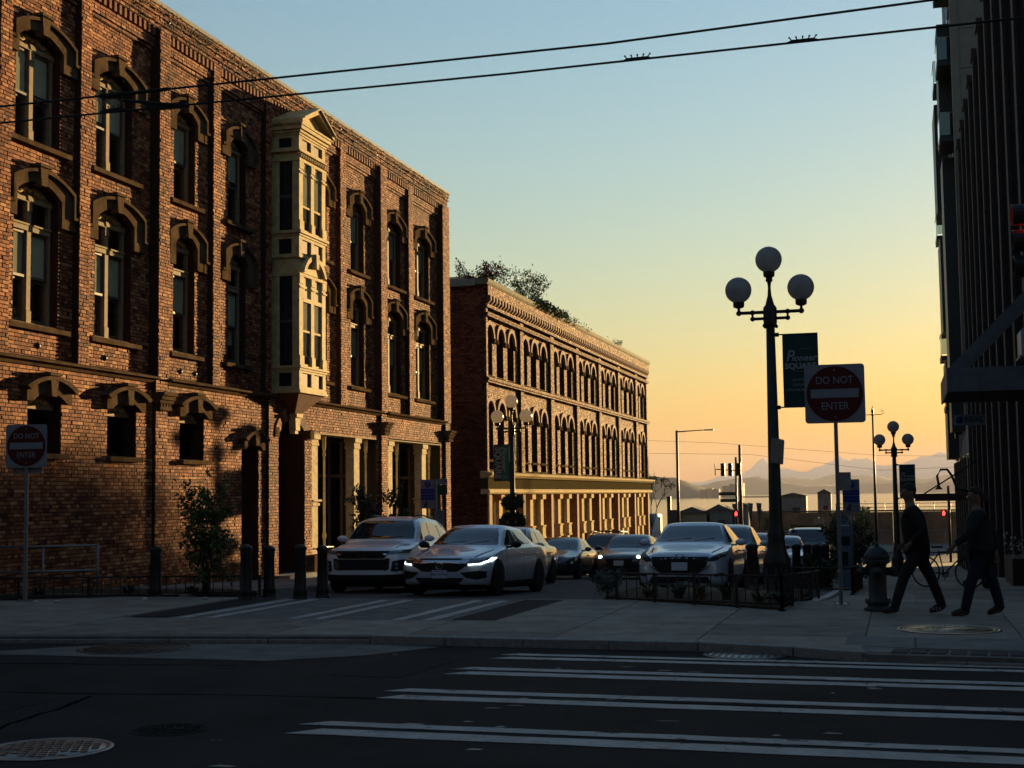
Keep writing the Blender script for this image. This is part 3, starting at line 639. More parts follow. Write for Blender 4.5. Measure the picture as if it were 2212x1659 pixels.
# iron steel lintels and shop fronts
for a, c, v in ((36.97, 42.1, 3.56), (43.13, 48.52, 3.58)):
    b = MB(TF); b.box(a-.1, c+.1, v-.03, v+.002, -.5, PL+.012); b.build('lintel', mat('painted_steel', (.3, .22, .12), .8, noise=.3, spec=.05), BLD)
M_COL = mat('iron_column_paint', (.55, .45, .28), .8, noise=.4, nscale=8, spec=.03)
for a, c, cols in ((36.97, 42.1, (37.08, 40.31)), (43.13, 48.52, (43.24, 46.65))):
    b = MB(TF); b.box(a-.04, c+.04, -1.4, 3.55, -1.32, -1.25); b.box(a-.04, a-.005, -1.4, 3.52, -1.25, PL-.03); b.box(c+.005, c+.04, -1.4, 3.52, -1.25, PL-.03); sf = b.build('shop_front', mat('shop_dark', (.03, .028, .025), .6), BLD)
    b = MB(TF); b.box(a, c, -1.4, -.28, -1.25, -.75); b.build('bulkhead', M_DOOR, sf)
    b = MB(TF); b.box(a+.05, c-.05, .1, 3.4, -1.0, -.99); b.build('shop_pane', glass('shop_glass', (.6, .6, .58), 1.3, .0, .35), sf)
    for u in np.linspace(a+.8, c-.3, 5):
        b = MB(TF); b.box(u-.04, u+.04, -.3, 3.5, -1.02, -.93); b.build('shop_mullion', M_SASH, sf)
    b = MB(TF); b.box(a, c, 2.35, 2.45, -1.02, -.9); b.build('shop_transom', M_SASH, sf)
    for u in cols:
        b = MB(TF); k_ = .5; b.box(u, u+.46, -1.3, 3.2, -.72+k_, -.45+k_); b.box(u-.03, u+.49, 3.2, 3.28, -.75+k_, -.42+k_); b.box(u-.05, u+.51, 3.38, 3.53, -.75+k_, -.38+k_); b.box(u-.02, u+.48, 3.28, 3.38, -.73+k_, -.43+k_); b.box(u-.04, u+.5, 1.5, 1.58, -.75+k_, -.4+k_); b.box(u-.07, u+.56, 1.62, 1.68, -.78+k_, -.36+k_); b.box(u-.04, u+.5, -1.3, -.1, -.75+k_, -.4+k_)
        b.build('shop_column', M_COL, sf, bevel=.01)
    for u in (a+1.28, a+4.6):
        b = MB(); b.lathe([(.05, -1.3), (.05, -.6), (.035, -.5), (.035, .55), (.06, .6), (.06, .68), (.035, .73), (.03, 2.9), (.055, 2.97), (.03, 3.05), (.055, 3.15), (.06, 3.5)], (FX-.06, u, 0), 10); b.build('slender_column', M_COL, sf)
# stoop and rails by the arch door
b = MB(); b.box(FX-.3, FX+.5, 34.6, 36.5, -1.2, -.3); b.box(FX+.5, FX+.85, 34.6, 36.5, -1.2, -.42); b.build('door_step', M_CONC, BLD)
b = MB(); b.box(FX+.0, FX+.35, 36.6, 37.6, -1.2, .15); b.build('plinth', M_STONE, BLD)
b = MB()
for z in (.35, -.1): b.tube([(FX+.2, 37.3, z), (FX+.2, 38.3, z-.03)], .02, 6)
b.build('rail', mat('galvanised', (.4, .4, .38), .35, metal=.8), BLD)
# ---- oriel bay
OR = MB(TF); O0, O1, OW = 34.55, 36.35, .8
OR.box(O0+.06, O1-.06, 4.55, 11.7, 0, OW-.06); oriel = OR.build('oriel_bay', M_ORIEL, BLD)
def front(name, polys, m=M_ORIEL, bev=.006):
    b = MB(TF)
    for p in polys: b.box(*p)
    return b.build(name, m, oriel, bevel=bev)
# mouldings that run round front and sides: (z0,z1,projection)
for nm, lst in (('base_moulding', ((4.5, 4.56, .05), (4.56, 4.62, .02))), ('sill_moulding', ((5.1, 5.16, .03), (5.16, 5.22, .07))), ('middle_moulding', ((7.62, 7.7, .03),)), ('upper_sill', ((8.70, 8.76, .03), (8.76, 8.84, .08))), ('entablature', ((10.72, 10.8, .03), (10.98, 11.03, .04), (11.42, 11.48, .03), (11.48, 11.56, .07), (11.56, 11.66, .13), (11.66, 11.72, .16)))):
    front(nm, [(O0-e, O1+e, z0, z1, 0, OW+e) for z0, z1, e in lst])
# corner posts, centre post on the two window storeys
for z0, z1 in ((5.22, 7.62), (8.84, 10.72)):
    for a, c in ((O0, O0+.26), ((O0+O1)/2-.11, (O0+O1)/2+.11), (O1-.26, O1)):
        front('post', [(a, c, z0, z1, OW-.06, OW+.0), (a-.015, c+.015, z0, z0+.28, OW-.06, OW+.03), (a-.015, c+.015, z1-.2, z1, OW-.06, OW+.025), (a-.02, c+.02, z1-.32, z1-.27, OW-.06, OW+.04)])
    front('side_post', [(O0, O0+.06, z0, z1, OW-.2, OW-.062), (O0, O0+.06, z0, z1, .0, .22)])
    front('side_post', [(O1-.06, O1, z0, z1, OW-.2, OW-.062), (O1-.06, O1, z0, z1, .0, .22)])
    for a, c in ((O0+.26, (O0+O1)/2-.11), ((O0+O1)/2+.11, O1-.26)):
        ml = (z0+z1)/2; tr = 7.0 if z0 < 6 else None; hi = tr or z1
        b = MB(TF); b.box(a, c, z0, z1, OW-.065, OW-.055); b.build('bay_window', M_DARKROOM, oriel)
        front('sash_rail', [(a, c, ml-.25-.03, ml-.25+.03, OW-.055, OW-.02)]); front('sill_rail', [(a, c, z0, z0+.07, OW-.055, OW-.02)])
        if tr: front('transom_bar', [(a, c, tr-.05, tr+.06, OW-.055, OW+.0)])
        b = MB(TF); b.box(a+.005, c-.005, z0+.07, ml-.28, OW-.045, OW-.042); b.build('pane', M_GLASS, oriel)
        b = MB(TF); b.box(a+.005, c-.005, ml-.22, hi-.05, OW-.034, OW-.031); b.build('pane', M_GLASS, oriel)
        b = MB(TF); b.box(a+.005, c-.005, ml-.22, z1-.0, OW-.052, OW-.049); b.build('blind', M_BLIND, oriel)
    b = MB(TF); b.box(O0-.0+.05, O0+.058, z0, z1, .22, OW-.2); b.build('side_window', M_DARKROOM, oriel)
    b = MB(TF); b.box(O0+.04, O0+.044, z0+.05, z1-.05, .22, OW-.2); b.build('pane', M_GLASS, oriel)
    front('side_rail', [(O0+.02, O0+.05, (z0+z1)/2-.04, (z0+z1)/2+.03, .22, OW-.2)], M_SASH)
# sunk panels
for z0, z1 in ((4.68, 5.04), (8.22, 8.62), (11.1, 11.36)):
    for a, c in ((O0+.22, (O0+O1)/2-.1), ((O0+O1)/2+.1, O1-.22)): front('sunk_panel', [(a, c, z0, z1, OW-.062, OW-.05)], mat('panel_wood', (.2, .12, .06), .7, noise=.4, nscale=9))
    ps = [(O0, O1, z0-.1, z0, OW-.06, OW), (O0, O1, z1, z1+.08, OW-.06, OW), (O0, O0+.22, z0, z1, OW-.06, OW), ((O0+O1)/2-.1, (O0+O1)/2+.1, z0, z1, OW-.06, OW), (O1-.22, O1, z0, z1, OW-.06, OW)]
    front('panel_frame', ps)
    front('panel_frame', [(O0, O0+.06, z0-.1, z0, 0, OW-.065), (O0, O0+.06, z1, z1+.08, 0, OW-.065), (O0, O0+.06, z0, z1, 0, .2), (O0, O0+.06, z0, z1, OW-.22, OW-.065)])
    front('sunk_panel', [(O0+.05, O0+.058, z0, z1, .2, OW-.22)], M_BLACK)
# carved frieze
b = MB(TF)
for i in range(12): u = O0+.1+i*(O1-O0-.2)/11; b.ball((u, 10.89, OW-.04), .065, 8, 5, 1.2); b.tube([(u, 10.82, OW-.03), (u+.06, 10.94, OW+.01)], .02, 5)
b.build('carved_frieze', M_ORIEL, oriel)
# curved broken pediment over the lower windows
po = arc(O0+.12, O1-.12, 7.74, 8.25, 12); pi_ = arc(O0+.25, O1-.25, 7.74, 8.13, 12)
b = MB(TF); b.ring(po, pi_, OW-.06, OW+.1); b.prism(pi_+[(O1-.25, 7.72), (O0+.25, 7.72)], OW-.06, OW+.01); b.build('arched_pediment', M_ORIEL, oriel)
b = MB(TF); c = (O0+O1)/2; b.prism([(c-.07, 7.9), (c+.07, 7.9), (c+.11, 8.3), (c-.11, 8.3)], OW-.06, OW+.16); b.build('keystone', M_ORIEL, oriel)
# triangular pediment
b = MB(TF); b.prism([(O0-.12, 11.72), (O1+.12, 11.72), ((O0+O1)/2, 12.16)], 0, OW+.02); b.build('pediment', M_ORIEL, oriel)
b = MB(TF); m_ = (O0+O1)/2
for s, U in ((-1, O0-.2), (1, O1+.2)):
    b.prism([(U, 11.7), (U, 11.8), (m_, 12.3), (m_, 12.18)], -.0, OW+.2); b.prism([(U, 11.8), (U, 11.84), (m_, 12.35), (m_, 12.3)], 0, OW+.26)
b.build('raking_cornice', M_ORIEL, oriel)
b = MB(TF); b.prism([(O0-.17, 11.72), (O0-.17, 11.78), (O0+.3, 11.99), (O0+.3, 11.93)], .02, OW+.05); b.build('side_cornice', M_ORIEL, oriel)
# tapering underside and corbel
b = MB(TF); m_ = 35.55
b.add([(O0, 4.52, 0), (O1, 4.52, 0), (O1, 4.52, OW), (O0, 4.52, OW), (m_-.16, 3.98, PL), (m_+.16, 3.98, PL), (m_+.16, 3.98, PL+.18), (m_-.16, 3.98, PL+.18)], [(0,1,2,3),(4,5,6,7),(0,1,5,4),(1,2,6,5),(2,3,7,6),(3,0,4,7)])
b.build('tapered_soffit', mat('soffit_wood', (.16, .07, .03), .6, noise=.4, nscale=7), oriel)
b = MB(TF); b.prism([(m_-.13, 3.55), (m_+.13, 3.55), (m_+.17, 3.97), (m_-.17, 3.97)], PL, PL+.2); b.box(m_-.2, m_+.2, 3.9, 4.0, PL, PL+.26); b.box(m_-.1, m_+.1, 3.46, 3.56, PL, PL+.16); b.build('corbel', M_ORIEL, oriel)
# ================================================================ SECOND BRICK BUILDING down the street
B2 = thing('brick_building', 'farther two-tone lit brick building with rows of round-arched windows above cream shop fronts', 'building', (FX, 73, -2))
PI2 = [(54.3, 54.74), (59.88, 60.42), (65.47, 66.11), (71.08, 71.69), (76.73, 77.33), (82.3, 82.9), (88.06, 88.69), (91.9, 92.2)]
Bk, Mo = MB(TF), MB(TF)
ops = []; W2 = []
for (a0, a1), (c0, c1) in zip(PI2[:-1], PI2[1:]):
    n = 3 if c0-a1 > 4 else 2; st = (c0-a1-.1)/n
    for i in range(n):
        u = a1+.06+i*st; W2.append((u, u+1.06))
for a, c in W2: ops += [op_arch(a, c, 6.6, 8.15, 8.68), op_arch(a, c, 2.75, 5.05, 5.58)]
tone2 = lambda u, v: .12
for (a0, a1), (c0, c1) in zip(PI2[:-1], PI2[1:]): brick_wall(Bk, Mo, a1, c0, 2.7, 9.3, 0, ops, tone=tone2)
for a, c in PI2: brick_wall(Bk, Mo, a, c, 2.7, 9.3, .14, tone=tone2); Mo.box(a+.002, c-.002, 2.7, 9.3, -.05, .11)
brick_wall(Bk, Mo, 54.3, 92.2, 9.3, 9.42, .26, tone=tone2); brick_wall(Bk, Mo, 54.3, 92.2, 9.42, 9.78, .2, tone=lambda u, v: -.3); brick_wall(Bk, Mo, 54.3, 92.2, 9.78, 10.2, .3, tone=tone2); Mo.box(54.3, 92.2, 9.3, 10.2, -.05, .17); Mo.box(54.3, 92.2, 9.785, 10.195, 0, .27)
for v0, v1, w in ((6.28, 6.36, .26), (6.36, 6.45, .32), (6.45, 6.5, .28), (8.95, 9.02, .27), (9.02, 9.1, .3)): brick_wall(Bk, Mo, 54.3, 92.2, v0, v1, w, tone=tone2); Mo.box(54.3, 92.2, v0+.003, v1-.003, -.02, w-.03)
# side wall towards the alley
TS = lambda u, v, w: (u, 54.3-w, v)
Bs, Ms = MB(TS), MB(TS)
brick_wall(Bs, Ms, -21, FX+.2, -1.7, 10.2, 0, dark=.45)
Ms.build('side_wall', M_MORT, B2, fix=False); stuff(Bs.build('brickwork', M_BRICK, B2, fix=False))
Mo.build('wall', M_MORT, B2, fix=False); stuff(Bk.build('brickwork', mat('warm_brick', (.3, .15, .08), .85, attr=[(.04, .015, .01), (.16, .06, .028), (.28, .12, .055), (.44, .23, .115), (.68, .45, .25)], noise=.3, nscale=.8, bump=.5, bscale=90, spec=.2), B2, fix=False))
b = MB(); b.box(-36, FX-.55, 54.32, 92.2, -3.5, 10.2); b.build('core', M_DARKROOM, B2)
b = MB(); b.box(-36, FX+.0, 92.2, 92.25, -3.5, 10.2); b.build('end_wall', M_MORT, B2)
b = MB(); b.box(-36, FX+.2, 54.3, 92.2, 10.15, 10.25); b.build('roof', M_TIN, B2)
b = MB(); b.prism([(FX-.2, 10.2), (FX+.3, 10.2), (FX+.36, 10.28), (FX+.38, 10.4), (FX+.34, 10.44), (FX-.2, 10.46)], 54.1, 92.3, 1); b.build('coping', mat('mossy_coping', (.2, .17, .1), .9, noise=.4, nscale=3, col2=(.07, .075, .03)), B2)
b = MB(); b.box(-34, FX-.2, 54.1, 54.3, 10.15, 10.45); b.build('side_coping', M_TIN, B2)
# corbels
bc = MB(); bc.prism([(.2, 0), (.36, .16), (.36, .36), (.2, .36)], -.085, .085, 1); c0_ = None
for i in range(84):
    u = 54.55+i*.449
    if c0_ is None: o = c0_ = bc.build('corbel', mat('corbel_brick', (.24, .11, .055), .85, noise=.4, nscale=7, bump=.4, bscale=90), B2)
    else: o = c0_.copy(); COL.objects.link(o)
    o.location = (FX, u, 9.42)
M_W2 = mat('dark_sash', (.035, .03, .026), .5)
def arched(a, c, v0, vs, va, blind):
    b = MB(TF)
    for u in (a, c): b.box(u-.01, u+.01, v0, vs, -.5, -.004)
    tp = arc(a, c, vs, va, 12); b.ring([(x, y+.01) for x, y in tp], tp, -.5, -.004); o = b.build('window', M_MORT, B2)
    b = MB(TF); b.ring(arc(a-.17, c+.17, vs, va+.19, 14), arc(a-.01, c+.01, vs, va+.01, 14), -.01, .09); b.build('arch_ring', MATS['corbel_brick'], o)
    for q in (a-.2, c): b = MB(TF); b.box(q, q+.2, vs-.16, vs+.02, -.01, .12); b.build('impost', M_STONE, o)
    b = MB(TF); m_ = (v0+vs)/2+.2
    b.box(a+.01, a+.09, v0, vs, -.36, -.28); b.box(c-.09, c-.01, v0, vs, -.36, -.28); b.box(a+.09, c-.09, m_-.04, m_+.04, -.36, -.28); b.box(a+.09, c-.09, v0, v0+.1, -.36, -.28)
    b.ring([(x, y-.01) for x, y in arc(a+.01, c-.01, vs, va-.0, 10)], arc(a+.09, c-.09, vs, va-.09, 10), -.36, -.28); b.build('sash', M_W2, o)
    b = MB(TF); b.prism([(a+.05, v0+.05)]+arc(a+.05, c-.05, vs, va-.04, 10)+[(c-.05, v0+.05)], -.335, -.33); b.build('pane', M_GLASS, o)
    b = MB(TF); b.box(a-.04, c+.04, v0-.1, v0, -.36, .08); b.build('sill', M_STONE, o)
    if blind:
        b = MB(TF); b.box(a+.06, c-.06, vs-blind, vs+.3, -.42, -.41); b.build('blind', M_BLIND, o)
for i, (a, c) in enumerate(W2):
    arched(a, c, 6.6, 8.15, 8.68, random.choice((0, .6, .9, 0)) if i > 1 else 1.0); arched(a, c, 2.78, 5.05, 5.58, random.choice((0, 0, .5)))
    b = MB(TF); b.box(a-.02, c+.02, 3.1, 3.2, -.28, .06); b.build('guard_bar', M_STONE, B2)
# shop fronts: cornice, fascia, columns
M_CREAM = mat('shop_cream', (.56, .42, .21), .85, noise=.35, nscale=5, spec=.02)
b = MB(); b.prism([(FX, 2.42), (FX+.35, 2.46), (FX+.5, 2.56), (FX+.52, 2.64), (FX+.0, 2.72)], 53.9, 92.5, 1); b.build('shop_cornice', M_CREAM, B2)
b = MB(); b.box(FX-.1, FX+.3, 54.0, 92.7, 2.0, 2.42); b.build('shop_fascia', mat('fascia_paint', (.07, .058, .03), .95, noise=.3, spec=.0), B2)
b = MB(); b.prism([(FX, 1.8), (FX+.32, 1.8), (FX+.38, 1.86), (FX+.38, 1.94), (FX+.32, 2.0), (FX, 2.0)], 53.95, 92.2, 1); b.build('shop_moulding', M_CREAM, B2)
u = 54.5; k = 0
while u < 92:
    g = gz(u); brickp = k % 3 == 0
    b = MB(TF); wd = .55 if not brickp else .4
    if brickp: b.box(u, u+wd, g, 1.8, -.3, .2); b.build('shop_pier', MATS['corbel_brick'], B2)
    else:
        b.box(u, u+wd, g, 1.8, -.1, .06); b.box(u-.05, u+wd+.05, 1.55, 1.8, -.12, .18); b.box(u-.05, u+wd+.05, .28, .36, -.12, .18); b.box(u-.03, u+wd+.03, -.16, .28, -.11, .15); b.box(u-.05, u+wd+.05, -.24, -.16, -.12, .18); b.box(u-.04, u+wd+.04, g, g+.5, -.12, .17)
        b.build('shop_column', M_CREAM, B2, bevel=.015)
    nx = u+random.choice((1.55, 1.7, 1.9))
    b = MB(TF); b.box(u+wd, min(nx, 92.3), g+.5, 1.75, -.32, -.31); b.build('shop_pane', M_GLASS, B2)
    b = MB(TF); b.box(u+wd, min(nx, 92.3), g, g+.5, -.36, -.25); b.box(u+wd, min(nx, 92.3), .15, .25, -.36, -.27); b.build('shop_frame', M_W2, B2)
    if not brickp and random.random() < .7:
        b = MB(TF); b.box(u+wd+.1, min(nx, 92.2)-.1, .3 if random.random() < .5 else g+.6, 1.7, -.45, -.44); b.build('blind', M_BLIND, B2)
    u = nx; k += 1
# lit penthouse behind the parapet
t = thing('roof_penthouse', 'pale sunlit penthouse rising behind the roof of the farther brick building', 'penthouse', (-21, 63, 10.25))
b = MB(); b.box(-25, -18.2, 60, 70, 10.25, 11.3); b.build('wall', mat('pale_render', (.6, .5, .3), .8, noise=.2), t)
b = MB(); b.box(-25.3, -17.9, 59.7, 70.3, 11.3, 11.45); b.build('roof_edge', M_CREAM, t)
# ================================================================ RIGHT-HAND BUILDINGS
M_BRK3 = bpy.data.materials.new('dark_brick'); M_BRK3.use_nodes = True
_n = M_BRK3.node_tree; _b = _n.nodes['Principled BSDF']; _t = _n.nodes.new('ShaderNodeTexBrick'); _c = _n.nodes.new('ShaderNodeTexCoord'); _s = _n.nodes.new('ShaderNodeSeparateXYZ'); _k = _n.nodes.new('ShaderNodeCombineXYZ'); _a = _n.nodes.new('ShaderNodeMath'); _a.operation = 'ADD'
_n.links.new(_c.outputs['Object'], _s.inputs[0]); _n.links.new(_s.outputs[0], _a.inputs[0]); _n.links.new(_s.outputs[1], _a.inputs[1]); _n.links.new(_a.outputs[0], _k.inputs[0]); _n.links.new(_s.outputs[2], _k.inputs[1]); _n.links.new(_k.outputs[0], _t.inputs[0])
_t.inputs['Scale'].default_value = 1; _t.inputs['Brick Width'].default_value = .21; _t.inputs['Row Height'].default_value = .075; _t.inputs['Mortar Size'].default_value = .008
_t.inputs['Color1'].default_value = (.05, .018, .013, 1); _t.inputs['Color2'].default_value = (.03, .011, .009, 1); _t.inputs['Mortar'].default_value = (.025, .02, .018, 1)
_n.links.new(_t.outputs[0], _b.inputs['Base Color']); _b.inputs['Roughness'].default_value = .9
_p = _n.nodes.new('ShaderNodeBump'); _p.inputs['Strength'].default_value = .5; _n.links.new(_t.outputs[1], _p.inputs['Height']); _p.invert = True; _n.links.new(_p.outputs[0], _b.inputs['Normal'])
RX = 3.2
RB = thing('brick_building', 'dark brick building with tall close-set piers along the right edge', 'building', (RX, 46, -1))
b = MB(); b.box(RX+.3, 22, 24.0, 68, -2.6, 17.2); b.build('core', mat('dark_infill', (.025, .022, .02), .8), RB)
b = MB(); b.box(RX+.0, 22, 24.0, 24.3, -.5, 17.2); b.build('end_wall', M_BRK3, RB)
b = MB(); b.box(RX-.05, 22, 24, 68, 17.2, 17.6); b.build('roof', M_BRK3, RB)
ps = [66.5-3.4*i for i in range(13)]
for y in ps:
    b = MB(); b.box(RX-.18, RX+.4, y-.4, y+.4, gz(y)-.1, 17.45); b.box(RX-.24, RX+.4, y-.46, y+.46, 17.2, 17.5); b.build('pier', M_BRK3, RB)
    b = MB(); b.box(RX-.2, RX-.1, y-.44, y-.36, gz(y), 17.2); b.build('lit_pier_edge', mat('pale_facing', (.035, .03, .027), .8, noise=.4, nscale=5), RB)  # lit edge of each pier put into the colour of a thin corner strip
for y0, y1 in zip(ps[1:], ps[:-1]):
    for v0, v1 in ((-.6, 2.6), (4.0, 7.0), (7.8, 10.4), (11.2, 13.6), (14.2, 16.4)):
        b = MB(); b.box(RX+.2, RX+.29, y0+.45, y1-.45, v0-.3, v0); b.box(RX+.2, RX+.29, y0+.45, y1-.45, v1, v1+.4); o = b.build('spandrel', M_BRK3, RB)
        b = MB(); b.box(RX+.26, RX+.27, y0+.45, y1-.45, v0, v1); w = b.build('window', M_GLASS, RB)
        b = MB(); c = (y0+y1)/2; b.box(RX+.2, RX+.28, c-.05, c+.05, v0, v1); b.box(RX+.2, RX+.28, y0+.45, c-.05, (v0+v1)/2, (v0+v1)/2+.07); b.box(RX+.2, RX+.28, c+.05, y1-.45, (v0+v1)/2, (v0+v1)/2+.07); b.build('frame', M_W2, w)
# tall modern building beyond
MBD = thing('apartment_building', 'tall modern apartment building with beige side wall and glass balconies on the right', 'building', (3.0, 76, -2.5))
M_BEIGE = mat('fibre_panel', (.13, .125, .115), .7, noise=.15, nscale=2); M_DPAN = mat('dark_panel', (.025, .028, .032), .5, noise=.2, nscale=3)
b = MB(); b.box(3.25, 20, 68.05, 83, -3, 31); b.build('core', M_DPAN, MBD)
z = 17.6; k = 0
while z < 31:
    for x in (3.05, 6.1, 9.2):
        h = (2.1, 1.6, 1.9, 2.2)[k % 4]; b = MB(); b.box(x, x+3.0, 68.0, 68.06, z, z+h-.03); b.build('panel', M_BEIGE, MBD)
    z += h; k += 1
b = MB(); b.box(2.95, 3.3, 67.95, 68.4, 5, 31); b.build('corner_trim', M_BEIGE, MBD)
M_RAILG = glass('rail_glass', (.55, .62, .62))
M_ALU = mat('aluminium', (.35, .36, .37), .4, metal=.7)
for y0, zz in ((70, (18.6, 22.3, 26)), (76, (6.0, 22.9)), (80.2, (9.0, 15.6))):
    for z0 in zz:
        if y0 > 72 and z0 in (18.6,): pass
        b = MB(); b.box(2.38, 3.3, y0, y0+2.6, z0-.22, z0); bal = b.build('balcony', M_DPAN, MBD)
        b = MB(); b.box(2.37, 2.39, y0-.02, y0+2.62, z0-.02, z0+.06); b.build('edge_trim', M_ALU, bal)
        b = MB(); b.box(2.39, 2.4, y0+.05, y0+2.55, z0+.08, z0+1.15); b.box(2.42, 3.1, y0+.03, y0+.04, z0+.08, z0+1.15); b.build('glass_panel', M_RAILG, bal)
        b = MB(); b.tube([(3.1, y0+.03, z0+1.17), (2.39, y0+.03, z0+1.17), (2.39, y0+2.58, z0+1.17)], .022, 6); b.tube([(2.39, y0+.03, z0), (2.39, y0+.03, z0+1.17)], .02, 6); b.build('handrail', M_ALU, bal)
for y0 in (68.4, 73, 78, 82.6):
    for z0 in (-.5, 3.4, 6.6, 9.8, 13, 16.2, 19.4, 22.6, 25.8):
        b = MB(); b.box(3.16, 3.24, y0, y0+1.4, z0, z0+2.2); w = b.build('window', M_GLASS, MBD)
        b = MB(); b.box(3.06, 3.2, y0-.06, y0, z0-.06, z0+2.26); b.box(3.06, 3.2, y0+1.4, y0+1.46, z0-.06, z0+2.26); b.box(3.06, 3.2, y0, y0+1.4, z0+2.2, z0+2.26); b.box(3.06, 3.2, y0, y0+1.4, z0-.06, z0); b.build('frame', M_ALU, w)
for i, (y, z0) in enumerate(((74.4, 4.3), (77.6, 8.5), (79.3, 12.5), (81.9, 17), (82.3, 5.5))):
    b = MB(); b.box(2.75, 2.82, y, y+.9, z0, z0+1.9); b.box(2.78, 3.25, y+.1, y+.2, z0+.2, z0+.3); b.build('window_screen', M_DPAN, MBD)
for y0, y1, x, z0, z1 in ((72.8, 75.8, 2.55, 4.6, 18.2), (72.8, 75.6, 2.5, 19.0, 25), (78.9, 82.9, 2.5, 10.2, 15.2), (78.4, 82.6, 2.42, 16.6, 22.4), (76.4, 78.2, 2.62, 7.4, 16.4), (79.2, 82.8, 2.55, 3.4, 8.6)):
    b = MB(); b.box(x, 3.3, y0, y1, z0, z1); b.build('dark_bay', M_DPAN, MBD)
b = MB(); b.box(3.0, 3.26, 68.2, 83, -3, 3.2); b.build('street_front', M_DPAN, MBD)
for y in np.arange(69, 83, 2.6):
    b = MB(); b.box(2.9, 3.05, y, y+.35, -3, 3.2); b.build('street_pier', MATS['pale_facing'], MBD)
# canopy over the pavement with its hanger
CN = thing('canopy', 'flat grey steel canopy with slanting hanger over the right pavement', 'canopy', (3.2, 32, 3.7))
M_GREYST = mat('grey_steel', (.12, .122, .128), .55, noise=.25, nscale=4)
b = MB(); b.box(1.02, 3.3, 30, 34.3, 3.72, 4.14); b.build('deck', mat('canopy_soffit', (.03, .025, .02), .8), CN)
b = MB(); b.box(.98, 3.3, 29.96, 30.0, 3.69, 4.17); b.build('front_fascia', M_GREYST, CN)
b = MB(); b.box(.98, 1.02, 30.0, 34.3, 3.69, 4.17); b.build('street_fascia', mat('tan_fascia', (.2, .16, .12), .7, noise=.2), CN)
for y in (29.98, 34.1):
    b = MB(); b.prism([(1.02, 4.17), (1.28, 4.17), (3.35, 6.25), (3.35, 6.5)], y, y+.16, 1); b.build('hanger', M_GREYST, CN)
CN2 = thing('canopy', 'low dark canopy edge at head height farther along the right pavement', 'canopy', (3.2, 54, 1.4))
b = MB(); b.box(.55, 3.15, 53.5, 56.5, 1.36, 1.56); b.build('deck', mat('rusty_steel', (.07, .03, .022), .7, noise=.4), CN2)
b = MB(); b.box(.5, 3.15, 53.45, 53.5, 1.33, 1.6); b.build('fascia', MATS['rusty_steel'], CN2)
b = MB(); b.tube([(.8, 55, 1.56), (3.1, 55, 3.0)], .03, 6); b.build('tie_rod', M_BLACK, CN2)
# hanging shop sign below the canopy
SG = thing('hanging_sign', 'pale blue shop sign hanging under the grey canopy', 'sign', (1.45, 31, 3.05), local=True)
b = MB(); b.box(-.32, .3, -.03, .03, 0, .22); b.build('board', mat('sign_blue', (.16, .2, .26), .6, noise=.2), SG)
b = MB(); b.lathe([(.075, -.032), (.075, -.036)], (-.22, 0, .11), 14, 1); b.build('logo_disc', mat('sign_navy', (.02, .03, .12), .5), SG)
text('REAL', .17, M_BLACK, SG, (.07, -.033, .11))
for x in (-.25, .25): b = MB(); b.tube([(x, 0, .2), (x, 0, .67)], .008, 5); b.build('hanger_rod', M_BLACK, SG)
# sign cabinet on the wall, cut by the right edge of the picture
SC = thing('sign_cabinet', 'pale grey peaked sign cabinet on the wall at the right edge', 'sign', (2.6, 25.4, 3.9))
b = MB(); b.prism([(2.03, 3.93), (3.25, 3.93), (3.25, 5.1), (2.75, 5.1), (2.03, 4.36)], 25.0, 25.8, 1); b.build('cabinet', mat('cabinet_paint', (.2, .22, .25), .5, noise=.15), SC)
b = MB(); b.box(2.0, 3.25, 24.97, 25.83, 3.9, 3.94); b.build('bottom_trim', M_GREYST, SC)
# gooseneck wall lamp
GN = thing('wall_lamp', 'gooseneck lamp on the right facade against the water', 'lamp', (3.0, 60, 2.2))
b = MB(); b.tube([(3.05, 60, 1.6), (2.2, 60, 1.75), (2.02, 60, 2.3), (1.85, 60, 2.55), (1.6, 60, 2.55), (1.45, 60, 2.3), (1.5, 60, 1.95)], .05, 8); b.build('arm', M_BLACK, GN)
b = MB(); b.lathe([(.03, .2), (.06, .12), (.16, 0), (.14, 0)], (1.5, 60, 1.75), 12); b.build('shade', M_BLACK, GN)
# planter with flowers against the wall
PL_ = thing('flower_box', 'dark wooden flower box with pale blossoms by the right wall', 'planter', (2.75, 36, -.5))
b = MB(); b.box(2.45, 3.0, 35, 37.5, gz(36), gz(36)+.65); b.build('box', mat('dark_timber', (.04, .03, .022), .8, noise=.4), PL_)
b = MB()
for i in range(160):
    p = Vector((random.uniform(2.4, 3.0), random.uniform(35, 37.5), gz(36)+random.uniform(.6, 1.15))); d = Vector((random.uniform(-1, 1), random.uniform(-1, 1), random.uniform(-.3, 1))).normalized()*.07; e = d.cross(Vector((0, 0, 1))).normalized()*.025
    b.quad(p-e*.2, p+d*.5+e, p+d, p+d*.5-e)
stuff(b.build('leaves', mat('leaf_dark', (.03, .05, .02), .6), PL_))
for i in range(14):
    b = MB(); b.ball((random.uniform(2.4, 2.7), random.uniform(35, 37.4), gz(36)+random.uniform(.85, 1.2)), .035, 7, 4); b.build('blossom', mat('blossom', (.5, .42, .42), .7), PL_)
